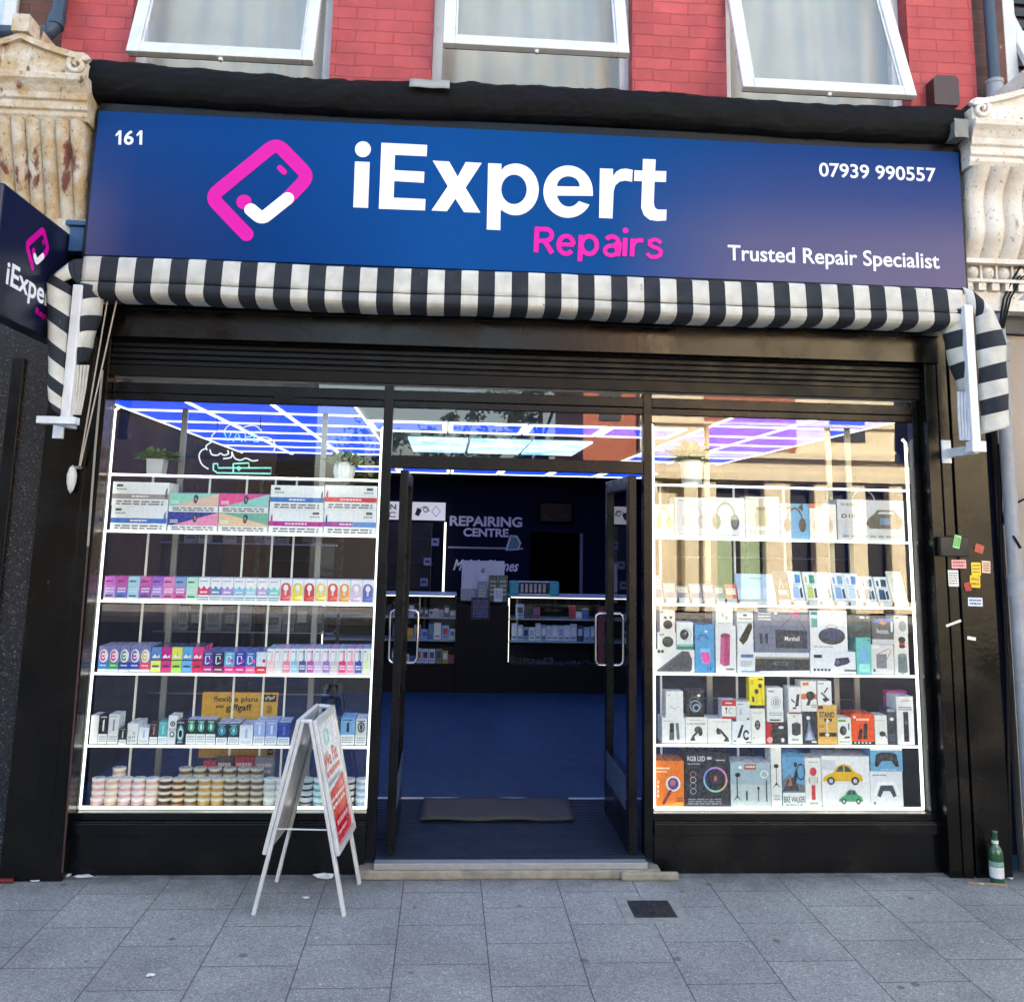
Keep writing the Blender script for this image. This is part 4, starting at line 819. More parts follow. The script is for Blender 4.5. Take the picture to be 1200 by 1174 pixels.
# ================================================================== inside the shop
q = MB()
for k in range(34): y = -.025+k*.0322; q.box((ML1+.003 if y < .07 else ML1-.2), (MR0-.003 if y < .07 else MR0+.2), y, y+.022, .081, .094)
q.box(ML1-.2, MR0+.2, .062, 1.07, .0805, .084); q.box(ML1+.003, MR0-.003, -.028, .062, .051, .084); o = q.build('entrance_mat', M['rib'], None, loc=(.4, .1, .08)); tag(o, 'dark blue ribbed entrance matting just inside the doorway', 'mat')
q = MB(); q.box(-.6, 1.45, 1.072, 1.094, .0805, .096); o = q.build('floor_strip', M['alu'], None, loc=(.4, 1.08, .08)); tag(o, 'bright metal strip across the floor behind the ribbed matting', 'floor strip')
q = MB(); a, b_ = atz(492, 962, .1), atz(672, 962, .1); c_, d_ = atz(497, 937, .1), atz(666, 937, .1)
n_ = 24; pts = []
q.grid(lambda u, v: (a.lerp(b_, u).lerp(c_.lerp(d_, u), v).x+.006*math.sin(v*19), a.lerp(b_, u).lerp(c_.lerp(d_, u), v).y, .105+.004*math.sin(u*13+v*3)), 24, 8)
o = q.build('door_mat', M['mat'], None, loc=(.4, .8, .1)); tag(o, 'dark grey rectangular door mat lying on the ribbed matting', 'mat'); o.modifiers.new('thick', 'SOLIDIFY').thickness = .011; o.modifiers['thick'].offset = 1

ZC = 2.62
def ceiling_light(name, label, tiles, m_in, frame_t=.03, z=None):
    ZC = z or 2.62
    t = thing(name, label, 'ceiling light', (sum(x[0] for x in tiles)/len(tiles), tiles[0][2], ZC))
    fr = MB(); pn = MB()
    for x0, x1, y0, y1 in tiles:
        pn.box(x0+frame_t, x1-frame_t, y0+frame_t, y1-frame_t, ZC-.005, ZC-.003)
        for bb in ((x0, x1, y0, y0+frame_t), (x0, x1, y1-frame_t, y1), (x0, x0+frame_t, y0+frame_t, y1-frame_t), (x1-frame_t, x1, y0+frame_t, y1-frame_t)): fr.box(*bb, ZC-.014 if frame_t > .02 else ZC-.0125, ZC-.0028)
    pn.build('panel', m_in, t); fr.build('led_frame', M['led'], t)
m, n, l, b = nodes_of('blue_translucent_panel'); v = mapping(n, l, scale=(1, 3, 1)); f_ = noise(n, l, v, 5, 8, .7)
k = ramp(n, [(0, (.0, .008, .3)), (.5, (.0, .045, .85)), (1, (.03, .2, 1))]); l.new(f_, k.inputs[0]); l.new(k.outputs[0], b.inputs['Emission Color']); b.inputs['Emission Strength'].default_value = .3; b.inputs['Base Color'].default_value = (.01, .02, .3, 1); M['blue_panel'] = m
m, n, l, b = nodes_of('backlit_cloud_print'); v = mapping(n, l); f_ = noise(n, l, v, 2.3, 8, .6)
k = ramp(n, [(.35, (.1, .35, .8)), (.55, (.5, .75, .95)), (.68, (.95, .97, 1))]); l.new(f_, k.inputs[0]); l.new(k.outputs[0], b.inputs['Emission Color']); b.inputs['Emission Strength'].default_value = .3; M['cloud_panel'] = m
ceiling_light('ceiling_light', 'row of blue LED panels with white frames across the ceiling behind the transom', [(-.62+i*.62, -.02+i*.62, 1.75, 2.45) for i in range(-0, 4)], M['blue_panel'])
ceiling_light('ceiling_light', 'row of blue LED panels with white frames across the far end of the ceiling', [(-1.2+i*.62, -.6+i*.62, 5.7, 6.7) for i in range(6)], M['blue_panel'], z=2.53)
ceiling_light('ceiling_light', 'field of blue LED panels with white frames over the left display window', [(-2.3+i*.56, -1.75+i*.56, .75+j*.72, 1.45+j*.72) for i in range(3) for j in range(8)], M['blue_panel'], .009)
ceiling_light('ceiling_light', 'field of blue LED panels with white frames over the right display window', [(1.95+i*.58, 2.52+i*.58, .75+j*.72, 1.45+j*.72) for i in range(2) for j in range(8)], M['blue_panel'], .009)
t = thing('ceiling_light', 'backlit ceiling panels printed with white clouds in the middle of the ceiling', 'ceiling light', (.4, 3.6, ZC))
for k in range(3):
    q = MB()
    for j in range(2): q.box(-.36+k*.56, .17+k*.56, 2.95+j*.75, 3.65+j*.75, ZC-.02, ZC-.004)
    q.build('cloud_panel', M['cloud_panel'], t)
q = MB(); q.box(-2.35, 3.15, 5.3, 7.99, 2.532, 2.62); structure(q.build('bulkhead', M['navy']))

def counter(name, label, x0, x1, y, zb, zt, glassy=True):
    t = thing(name, label, 'counter', ((x0+x1)/2, y, .08)); q = MB(); q.box(x0, x1, y, y+.5, .08, zb); q.box(x0, x1, y+.46, y+.5, zb, zt); q.build('base', M['plastic_black'], t)
    if glassy:
        q = MB(); q.box(x0, x1, y+.02, y+.45, zb+.24, zb+.25, '#9fb5c0'); q.box(x0, x1, y+.02, y+.45, zb+.48, zb+.49, '#9fb5c0'); q.box(x0, x1, y, y+.46, zt-.012, zt, '#9fb5c0'); q.build('shelf', M['paint'], t)
        q = MB(); q.add([(x0, y+.002, zb), (x1, y+.002, zb), (x1, y+.002, zt), (x0, y+.002, zt)], [[0, 1, 2, 3]]); q.build('front_pane', M['glass_thin'], t)
        q = MB(); q.tube([(x0, y+.03, zb+.03), (x0, y+.03, zt-.03)], .008, 6); q.tube([(x0+.02, y+.02, zt-.02), (x1-.02, y+.02, zt-.02)], .005, 6); q.build('led_strip', M['led_dim'], t)
    return t
counter('counter', 'glass display counter at the back left of the shop with small white packets', -1.3, .14, 5.2, .37, 1.11)
counter('counter', 'glass display counter at the back right of the shop below the teal printer', .72, 2.1, 5.2, .37, 1.11)
counter('counter', 'plain black counter block carrying the silver laptop', .142, .718, 5.18, 1.0, 1.04, False)
rr = random.Random(5); cols = ['#d8dbe2', '#c5d3ea', '#7fa8d8', '#39404d', '#2c6fa8', '#b43a48', '#e7e3da', '#59806a', '#c9a24a', '#5a4a8a']
def goods(xa, xb, y, z, hmin, hmax, wmin, wmax, seed, label, palette, fill_=1.0):
    rr = random.Random(seed); x = xa; i = 0
    while x < xb-.02:
        w = rr.uniform(wmin, wmax); h = rr.uniform(hmin, hmax)
        if rr.random() < fill_:
            q = MB(); c = rr.choice(palette); q.obox((x, y, z), (1, 0, 0), (0, 1, 0), (0, 0, 1), w*.92, .05, h, c); F = Face(q, (x, y, z), (1, 0, 0), (0, 0, 1), w*.92, h, start=.001)
            F.r(.15, .35, .85, .8, rr.choice(palette)); F.small(.15, .1, .85, .28, '#50565f', 1, i)
            o = q.build('boxed_goods', M['print'], None, loc=(x, y, z)); tag(o, label, 'box', label)
        x += w; i += 1
pal = ['#d8dbe2', '#dfe3ea', '#c5d3ea', '#8fb0d8', '#39404d', '#e6e6ea', '#b5c4dc']
goods(.76, 1.69, 5.27, .625, .14, .19, .06, .075, 1, 'pale phone box on the middle shelf of the back right counter', pal)
goods(.8, 1.75, 5.27, .865, .06, .15, .06, .1, 2, 'small coloured box on the top shelf of the back right counter', ['#8fb0d8', '#b43a48', '#39404d', '#2c6fa8', '#d8dbe2'], .75)
goods(.75, 1.7, 5.3, .372, .03, .07, .08, .14, 8, 'dark flat packet in the bottom of the back right counter', ['#14181f', '#252b36', '#3c4454', '#1a2230'])
goods(-.55, .12, 5.27, .625, .1, .18, .06, .1, 3, 'small packet on the middle shelf of the back left counter', cols)
goods(-.55, .12, 5.27, .865, .06, .12, .05, .08, 4, 'small grey packet on the top shelf of the back left counter', ['#8d929c', '#b8bcc6', '#3d424c'])
goods(-.55, .12, 5.27, .372, .06, .17, .05, .08, 6, 'small packet at the bottom of the back left counter', cols)
# laptop, printer, wall writing
P = rect(541, 657, 591, 691, 5.3); lt = thing('laptop', 'open silver laptop seen from behind standing on the black counter', 'laptop', ((P[0]+P[1])/2, 5.3, P[2]))
q = MB(); q.box(P[0], P[1], 5.3, 5.312, P[2]+.006, P[3], '#b9bed0'); F = Face(q, (P[0], 5.3, P[2]), (1, 0, 0), (0, 0, 1), P[1]-P[0], P[3]-P[2]); F.e(.5, .66, .05, .075, '#20242c'); F.t('hp', .465, .62, .535, .71, '#d8dbe6', .01); q.build('lid', M['print'], lt, bevel=.003)
q = MB(); q.box(P[0], P[1], 5.3, 5.55, 1.0405, P[2]+.005, '#8f94a4'); q.build('keyboard_base', M['print'], lt)
for i, (x0, y0, x1, y1, c, lb) in enumerate(((573, 674, 583, 690, '#4a5044', 'small green framed card leaning beside the laptop'), (584, 674, 595, 690, '#4f6257', 'small dark green framed card right of the laptop'), (579, 689, 589, 697, '#c9cfdf', 'small white card in front of the laptop'), (560, 681, 571, 695, '#7a8296', 'grey card holder in front of the laptop'))):
    P = rect(x0, y0, x1, y1, 5.24-.01*i); q = MB(); q.box(P[0], P[1], 5.24-.01*i, 5.25-.01*i, 1.04, P[3], c); F = Face(q, (P[0], 5.24-.01*i, 1.04), (1, 0, 0), (0, 0, 1), P[1]-P[0], P[3]-1.04); F.small(.15, .2, .85, .85, '#9aa79c', 4, i); o = q.build('counter_card', M['print'], None, loc=(P[0], 5.24, 1.04)); tag(o, lb, 'card')
P = rect(552, 700, 574, 726, 5.17); q = MB(); q.box(P[0], P[1], 5.172, 5.1775, P[2], P[3], '#16223f'); F = Face(q, (P[0], 5.172, P[2]), (1, 0, 0), (0, 0, 1), P[1]-P[0], P[3]-P[2]); F.small(.1, .1, .9, .9, '#4a5f90', 8, 2); o = q.build('notice', M['print'], None, loc=(P[0], 5.17, P[2])); tag(o, 'dark blue notice on the front of the black counter block', 'notice')
P = rect(597, 681, 655, 695, 5.3); pt = thing('plotter', 'small teal and black cutting plotter standing on the back right counter', 'printer', ((P[0]+P[1])/2, 5.35, 1.11))
q = MB(); wd_ = P[1]-P[0]; q.box(P[0], P[0]+wd_*.19, 5.28, 5.42, 1.111, P[3], '#1f98a8'); q.build('end_cover', M['print'], pt, bevel=.012); q = MB(); q.box(P[1]-wd_*.19, P[1], 5.28, 5.42, 1.111, P[3], '#1f98a8'); q.build('end_cover', M['print'], pt, bevel=.012)
q = MB(); q.box(P[0]+wd_*.19, P[1]-wd_*.19, 5.31, 5.42, 1.111, P[3]-.01, '#0b0d10'); q.box(P[0]+wd_*.19, P[1]-wd_*.19, 5.3, 5.4, P[3]-.012, P[3]-.002, '#c8d0e0'); q.box(P[0]+wd_*.19, P[1]-wd_*.19, 5.29, 5.31, 1.113, 1.125, '#c8d0e0')
for k in range(6): a = P[0]+wd_*(.23+.09*k); q.box(a, a+wd_*.05, 5.304, 5.31, 1.14, P[3]-.03, '#9aa0a8')
q.build('roller_bed', M['print'], pt)
M['doorway_dark'] = material('unlit_black', (.001, .001, .0015), rough=.9, spec=0.0)
wp = thing('wall_panel', 'dark wall panel lettered REPAIRING CENTRE at the back of the shop', 'wall panel', (.5, 7.98, 1.1)); q = MB(); q.box(-.05, 1.3, 7.97, 7.998, .6, 2.45, '#04050c'); q.build('board', M['navy'], wp)
q = MB(); put_text(q, 'REPAIRING', (527, 605, 612, 617), 7.968, '#eceefa', .036); put_text(q, 'CENTRE', (543, 619, 596, 629), 7.968, '#eceefa', .036); put_text(q, 'Mobile Phones', (531, 656, 606, 669), 7.968, '#f2f4fc', .02, slant=.04)
P = rect(525, 641, 613, 643, 7.968); q.box(P[0], P[1], 7.962, 7.969, P[2], P[3], '#9aa2b4'); q.build('lettering', material('pale_wall_lettering', rough=.5, attr=True), wp)
q = MB(); F = Face(q, at(590, 645, 7.955), (1, 0, 0), (0, 0, 1), .25, .22); F.p([(.1, .0), (.85, .05), (1, .5), (.75, .95), (.35, 1.0)], '#c8d4da'); F.p([(.22, .08), (.78, .12), (.9, .48), (.7, .85), (.42, .88)], '#2a8f9a'); q.build('phone_emblem', M['print'], wp)
P = rect(633, 590, 670, 611, 7.9); M['navy_print'] = material('dark_screen_glass', rough=.3, spec=.15, attr=True); tv = thing('television', 'dark wall television above the doorway at the back of the shop', 'television', ((P[0]+P[1])/2, 7.95, P[2])); q = MB(); q.box(P[0]-.02, P[1]+.02, 7.925, 7.99, P[2]-.02, P[3]+.02); q.build('casing', M['doorway_dark'], tv); q = MB(); F = Face(q, (P[0], 7.92, P[2]), (1, 0, 0), (0, 0, 1), P[1]-P[0], P[3]-P[2]); F.r(.0, .0, 1, 1, '#04060c'); F.p([(.06, .1), (.4, .1), (.12, .55)], '#1a1e28'); F.p([(.45, .15), (.95, .2), (.9, .6)], '#0a101e'); q.build('screen', M['navy_print'], tv)
P = rect(620, 624, 676, 800, 7.96); q = MB(); q.box(P[0], P[1]+.02, 7.94, 7.99, .085, P[3], '#010102'); o = q.build('doorway_dark_panel', M['doorway_dark'], None, loc=(P[0], 7.95, .08)); tag(o, 'dark doorway opening in the back wall right of the lettered panel', 'doorway')  # slab in place of an opening; the doorway's darkness is put into its colour
q = MB(); q.box(P[1]+.03, P[1]+.075, 7.93, 7.99, .085, P[3], '#6d7084'); q.build('door_frame', M['paint'], o, loc=(P[0], 7.95, .08))
P = rect(430, 588, 522, 609, 7.9); q = MB(); q.box(P[0], P[1], 7.88, 7.95, P[2], P[3], '#c3c8e0'); F = Face(q, (P[0], 7.88, P[2]), (1, 0, 0), (0, 0, 1), P[1]-P[0], P[3]-P[2])
F.t('ON', .2, .55, .37, .85, '#15171d', .02); F.t('SC', .2, .12, .37, .42, '#15171d', .02); F.p([(.61, .3), (.66, .2), (.7, .55), (.64, .7)], '#15171d'); F.ring(.75, .6, .035, .18, .3, '#20232c'); F.ring(.88, .5, .06, .32, .16, '#3f5a8c', 4); F.line([(.66, .6), (.72, .75), (.8, .5)], .012, '#20232c')
o = q.build('lit_sign', material('backlit_white_sign', rough=.5, attr=True, emit=.12), None, loc=(P[0], 7.9, P[2])); tag(o, 'white lit sign with phone accessory pictures high at the back left', 'sign')
q = MB(); A, B = at(522, 612, 7.8), at(519, 700, 7.8); q.tube([A, B], .014, 6); o = q.build('led_tube', M['led'], None, loc=B); tag(o, 'upright white LED tube at the back left of the shop', 'led tube')
q = MB(); q.box(-2.35, at(452, 650, 7.4).x+.6, 7.4, 7.99, .08, 1.9, '#0a0d18'); 
for k in range(5): q.box(-2.35, -.15, 7.38, 7.4, .4+k*.32, .415+k*.32, '#20283c')
o = q.build('wall_shelves', M['paint'], None, loc=(-1.5, 7.6, .08)); tag(o, 'dark empty wall shelves below the white lit sign', 'shelves')
for i, (x, y) in enumerate(((510, 635), (501, 658), (497, 682))):
    p = at(x, y, 7.37); q = MB(); q.box(p.x-.05, p.x+.05, 7.34, 7.37, p.z-.05, p.z+.05, '#99a0b5'); q.box(p.x-.03, p.x+.03, 7.336, 7.341, p.z-.01, p.z+.02, '#3a4256'); o = q.build('price_card', M['print'], None, loc=p); tag(o, ('highest', 'middle', 'lowest')[i]+' of three small white cards on the dark wall shelves', 'card')
p = at(663, 690, 5.5); q = MB(); pr = atx; q.box(1.71, 1.78, 5.2, 5.5, .37, 1.0, '#7a3d3d'); o = q.build('carton', M['paint'], None, loc=(1.74, 5.3, .37)); tag(o, 'reddish upright carton at the right end of the back counter', 'carton')

# ================================================================== display shelving in both windows
SHL = [2.085, 1.77, 1.389, 1.004, .628]; SHR = [2.10, 1.794, 1.418, 1.034, .648]; ZB = .312
YF = .075
M['shelf_glass'] = glass_mat('shelf_glass', 1.35, (.9, .96, .94))
def shelving(label, x0, x1, zs, ups, posts):
    t = thing('display_shelving', label, 'shelving', ((x0+x1)/2, .2, .08))
    for z in zs:
        q = MB(); q.box(x0+.006, x1-.006, YF+.012, .37, z-.0085, z-.0005); s_ = q.build('shelf', M['shelf_glass'], t)
        q = MB(); q.tube([(x0, YF, z-.006), (x1, YF, z-.006)], .0065, 8); q.build('led_strip', M['led'], s_, loc=(0, 0, 0))
        q = MB(); q.tube([(x0+.02, .372, z-.006), (x1-.02, .372, z-.006)], .004, 6); q.build('back_rail', M['shelf_glass'], s_, loc=(0, 0, 0))
    q = MB(); q.box(x0, x1, YF+.012, .42, .09, ZB-.002); q.build('plinth', M['plastic_black'], t)
    q = MB(); q.tube([(x0, YF-.01, ZB), (x1, YF-.01, ZB)], .009, 8); q.build('led_strip', M['led'], t)
    for x, zt_ in ((x0, 2.46), (x1, 2.4)):
        q = MB(); q.tube([(x, YF-.005, ZB), (x+.002, YF-.005, 1.2), (x-.001, YF-.005, zt_-.02), (x+.02*(1 if x < .5 else -1), YF-.005, zt_)], .009, 8); q.build('led_strip', M['led'], t)
    for px in ups: x = at(px, 650, .39).x; q = MB(); q.box(x-.005, x+.005, .385, .40, ZB, zs[0]+.02); q.build('upright', M['lit_white'], t)
    for px in posts:
        x = at(px, 520, .36).x; q = MB(); q.box(x-.016, x+.016, .376, .40, ZB, 2.5)
        for k in range(60): z = .35+k*.036; q.box(x-.006, x+.006, .373, .3765, z, z+.02, '#303338')
        q.build('slotted_post', M['print_metal'], t)
    return t
M['lit_white'] = material('white_acrylic_strip', (.6, .63, .63), rough=.4, emit=.06)
M['print_metal'] = material('slotted_steel', (.3, .3, .3), rough=.3, metal=.6)
shelving('glass display shelves edged with white LED strips in the left window', -1.9, -.384, SHL, (172, 240, 284, 318, 343), (213, 379))
shelving('glass display shelves edged with white LED strips in the right window', 1.2, 2.738, SHR, (774, 861, 920), (829, 972, 995))
def inner_unit(label, x0, x1, y, zs, seed):
    t = thing('inner_shelving', label, 'shelving', ((x0+x1)/2, y, .08)); q = MB()
    for z in zs: q.box(x0, x1, y, y+.3, z-.01, z)
    q.build('shelf', M['shelf_glass'], t)
    q = MB()
    for z in zs: q.tube([(x0, y-.006, z-.005), (x1, y-.006, z-.005)], .005, 6)
    q.build('rail', M['print_metal'], t); q = MB()
    for x in (x0, (x0+x1)/2, x1): q.box(x-.012, x+.012, y+.3, y+.32, .08, 2.2, '#2a2d33')
    q.build('upright', M['print'], t)
inner_unit('row of dim glass shelves standing behind the left window display', -1.95, -.75, 1.3, (.7, 1.1, 1.69, 2.03), 1)
inner_unit('row of dim glass shelves standing behind the right window display', 1.6, 2.9, 1.3, (.7, 1.1, 1.66, 2.03), 2)
gp = ['#5d6470', '#7b8390', '#454b56', '#8a8f99', '#3a3f48', '#66707c']
goods(-1.9, -.8, 1.36, 1.69, .1, .24, .07, .12, 11, 'dim grey packet on an upper shelf behind the left window display', gp, .8)
goods(-1.9, -.8, 1.36, 1.1, .1, .24, .07, .12, 12, 'dim grey packet on a lower shelf behind the left window display', gp, .7)
goods(1.65, 2.85, 1.36, 1.1, .1, .24, .07, .12, 13, 'dim grey packet on a lower shelf behind the right window display', gp, .6)

# ================================================================== across the street (seen in the glass)
M['brick_dark'] = brick_mat('near_black_brick', (.018, .012, .011), (.013, .01, .009), (.02, .018, .016))  # brick taken near black to keep the left pane's reflection dark
ob = thing('stone_building', 'cream stone building across the street with dark shop windows reflected in the right pane', 'building', (9, -17.2, 0))
q = MB(); q.box(4.75, 16, -24, -17.6, 0, 9); q.build('wall', M['stone'], ob)
q = MB(); x = 4.75; i = 0
for x in (4.75, 5.75, 6.2, 7.75, 8.05, 9.0, 9.95, 10.9, 12.2, 13.6, 15.2): q.box(x, x+.36, -17.6, -17.25, 0, 3.15)
q.build('column', M['stone'], ob, bevel=.03)
q = MB(); q.box(4.7, 16, -17.6, -17.15, 3.16, 3.34); q.box(4.7, 16, -17.6, -17.22, 3.34, 3.7); q.box(4.65, 16, -17.6, -17.05, 3.7, 3.84); q.box(4.75, 16, -17.6, -17.5, 4.55, 4.62); q.build('cornice', M['stone'], ob)
q = MB(); q.box(6.4, 8.7, -17.6, -17.52, 3.95, 5.4); q.build('brick_panel', M['brick_orange'], ob)
q = MB()
for a, b_ in ((6.56, 7.75), (8.41, 9.0), (9.36, 9.95), (10.31, 10.9), (11.26, 12.2), (12.56, 13.6)): q.box(a, b_, -17.6, -17.57, .3, 3.0, '#1b2026')
for a in (9.6, 11.4, 13.2): q.box(a, a+.9, -17.6, -17.57, 4.2, 5.2, '#22272e'); q.box(a, a+.9, -17.57, -17.55, 4.85, 5.2, '#cfcabd')
q.build('window', M['paint'], ob)
q = MB(); q.box(6.6, 7.7, -17.565, -17.5, .3, 2.7, '#9db89a'); q.box(7.0, 7.2, -17.5, -17.48, .3, 2.2, '#11151a'); q.build('door', M['paint'], ob)
rb = thing('brick_building', 'narrow orange brick house across the street beside the cream stone one', 'building', (4, -18, 0)); q = MB(); q.box(3.35, 4.7, -24, -17.8, 0, 8); q.build('wall', M['brick_orange'], rb)
q = MB(); q.box(3.75, 4.3, -17.8, -17.77, 1, 2.6, '#1d2228'); q.box(3.75, 4.3, -17.8, -17.77, 4.6, 6.2, '#1d2228'); q.build('window', M['paint'], rb)
db = thing('brick_building', 'dark brown brick house across the street reflected in the left pane', 'building', (-9, -18, 0)); q = MB(); q.box(-18, -4.1, -24, -17.4, 0, 6.3); q.build('wall', M['brick_dark'], db)
q = MB()
for k in range(5): q.box(-17+k*2.6, -15.6+k*2.6, -17.4, -17.37, .5, 2.6, '#1a1d22'); q.box(-17+k*2.6, -15.8+k*2.6, -17.4, -17.37, 3.4, 4.9, '#1a1d22')
q.build('window', M['paint'], db); q = MB(); q.prism([(-17.2, 6.3), (-20.7, 8.6), (-24.2, 6.3)], 'x', -18, -3.95, '#35221d'); q.build('roof', M['paint'], db)
q = MB(); q.box(-4.05, 3.3, -30.3, -30, 0, 2.6); o = q.build('garden_wall', M['brick_dark'], None, loc=(0, -30, 0)); tag(o, 'dark brick wall at the end of the gap across the street', 'wall')
def tree(x, y, h, r, seed, label):
    rr = random.Random(seed); t = thing('tree', label, 'tree', (x, y, 0)); q = MB()
    q.tube([(x, y, 0), (x+.1, y, h*.3), (x, y+.1, h*.55), (x+.15, y, h*.85)], [.22, .17, .12, .04], 8, '#3a2e24'); clumps = []
    for k in range(9):
        a = rr.uniform(0, 6.28); d = Vector((math.cos(a)*r*.8, math.sin(a)*r*.8, h*rr.uniform(.1, .4))); s_ = Vector((x, y, h*rr.uniform(.35, .6))); q.tube([s_, s_+d*.6, s_+d], [.07, .045, .015], 6, '#3a2e24')
    q.build('trunk', M['leaf'], t); q = MB()
    for k in range(26): clumps.append((Vector((rr.gauss(0, .45)*r, rr.gauss(0, .45)*r, h*.66+rr.gauss(0, .16)*h))+Vector((x, y, 0)), rr.uniform(.3, .6)))
    for c, s_ in clumps:
        for k in range(70):
            p = c+Vector((rr.gauss(0, s_*.5), rr.gauss(0, s_*.5), rr.gauss(0, s_*.4))); a = Vector((rr.uniform(-1, 1), rr.uniform(-1, 1), rr.uniform(-1, 1))).normalized()*.11; b = a.orthogonal().normalized()*.06; g_ = rr.uniform(.7, 1.2)
            q.add([p-a, p+b, p+a, p-b], [[0, 1, 2, 3]], (.05*g_, .085*g_, .025*g_))
    q.build('crown', M['leaf'], t)
tree(3.2, -28, 8.6, 1.9, 1, 'leafy green tree across the street beside the narrow brick house'); tree(-.3, -31.5, 7.0, 1.6, 2, 'smaller leafy tree across the street in the gap between houses'); tree(-3.0, -34, 6.2, 1.6, 3, 'low leafy tree across the street near the dark brick house')
# ================================================================== goods on the shelves
YB = .10
TOP = {}
def box(label, px, z, depth, col, art=None, Y=YB, on=None, group=None, name='product_box', cat='box', top=None, tilt=0.0):
    """carton whose front fills the pixel box px on the plane y = Y, standing on height z or on another carton"""
    X0, X1, Z0, Z1 = rect(*px, Y); z0 = TOP[on] if on else z+.0008
    if z is None and not on: z0 = Z0
    h = max(.02, Z1-z0); q = MB(); O = Vector((X0, Y, z0)); uz = Vector((0, math.sin(tilt), math.cos(tilt))); uy = Vector((0, uz.z, -uz.y))
    w = X1-X0-.0012
    q.obox(O, (1, 0, 0), uy, uz, w, depth, h, col, top=top)
    F = Face(q, O, (1, 0, 0), uz, w, h)
    if art: art(F)
    o = q.build(name, M['print'], None, loc=(X0+w/2, Y, z0)); tag(o, label, cat, group); TOP[label] = z0+h+.0005; o.rotation_euler.z = R_.uniform(-.022, .022); o.location.y += R_.uniform(-.004, .003); return o
INK = '#6a6c74'
ORD = ['first', 'second', 'third', 'fourth', 'fifth', 'sixth', 'seventh', 'eighth', 'ninth', 'tenth', 'eleventh', 'twelfth', 'thirteenth', 'fourteenth', 'fifteenth', 'sixteenth', 'seventeenth', 'eighteenth', 'nineteenth', 'twentieth', 'twenty-first', 'twenty-second', 'twenty-third', 'twenty-fourth']

# ---- left window, highest stocked shelf: long cartons two high
def band(c, dev, side=1):
    def f(F):
        F.r(0, .3, 1, .5, c); F.small(.08, .03, .92, .24, INK, 2, 3); F.r(.07 if side > 0 else .8, .8, .18 if side > 0 else .92, .9, '#4a4d55'); F.small(.07 if side > 0 else .75, .66, .25 if side > 0 else .93, .74, '#7d8088', 1, 2)
        F.small(.35, .35, .65, .46, '#f4f4f6', 1, 6) if side > 0 else F.small(.3, .35, .7, .46, '#f0e6f2', 1, 4)
        u = .945 if side > 0 else .03; F.p([(u, .32), (u+.035, .32), (u+.035, .72), (u+.022, .8), (u+.01, .72), (u, .6)], dev)
    return f
def diag(a, b, ink='#3b3f4a', flip=False):
    def f(F):
        F.r(0, .31, 1, 1, a); F.p([(1, 1), (1, .32), (.1, .32)] if not flip else [(0, 1), (1, .4), (1, .32), (0, .32)], b)
        F.p([(.5, .5), (.56, .46), (.6, .8), (.55, .93), (.5, .88)], ink); F.r(.525, .6, .56, .78, '#8b909c'); F.small(.08, .04, .92, .27, INK, 2, 9); F.small(.04, .42, .2, .62, '#f2f2f4', 2, 5)
    return f
L1 = SHL[1]; G = 'long cartons on the top stocked shelf'
def two(lo, hi, lp, hp, la, ha, lc='#eceef2', hc='#eceef2'):
    box(lo, lp, L1, .2, lc, la, group=G); box(hi, hp, None, .2, hc, ha, on=lo, group=G)
two('white carton with a blue band at the bottom left of the stacked cartons', 'white carton with a grey band at the top left of the stacked cartons', (130, 593, 196, 621), (132, 565, 198, 593), band('#2c6fc0', '#2c6fc0'), band('#9c9296', '#5d5f66'))
two('navy and pink diagonal carton under the mint and peach one', 'mint and peach diagonal carton on the navy and pink one', (197, 600, 255, 622), (198, 578, 256, 600), diag('#2a3796', '#ea8fb4'), diag('#8fd4c0', '#e8bcae'))
two('teal and peach diagonal carton under the pink and mint one', 'pink and mint diagonal carton on the teal and peach one', (256, 601, 314, 623), (257, 579, 315, 601), diag('#6fae9f', '#e6c3a0', flip=True), diag('#ec4f94', '#86ccc8'))
two('white carton with a magenta band under one with a blue band', 'white carton with a wide blue band above the magenta banded one', (315, 597, 379, 624), (317, 569, 380, 597), band('#b92b92', '#c23a8c', -1), band('#2a78bd', '#55678f'))
two('white carton with a violet to blue band at the bottom right of the stacked cartons', 'white carton with a red band at the top right of the stacked cartons', (379.5, 597, 441, 625), (380.5, 569, 442, 597), lambda F: (band('#a83fa0', '#5a3f8c', -1)(F), F.r(.55, .305, 1, .5, '#5c8fd6')), band('#dd3f4a', '#d8404f', -1))
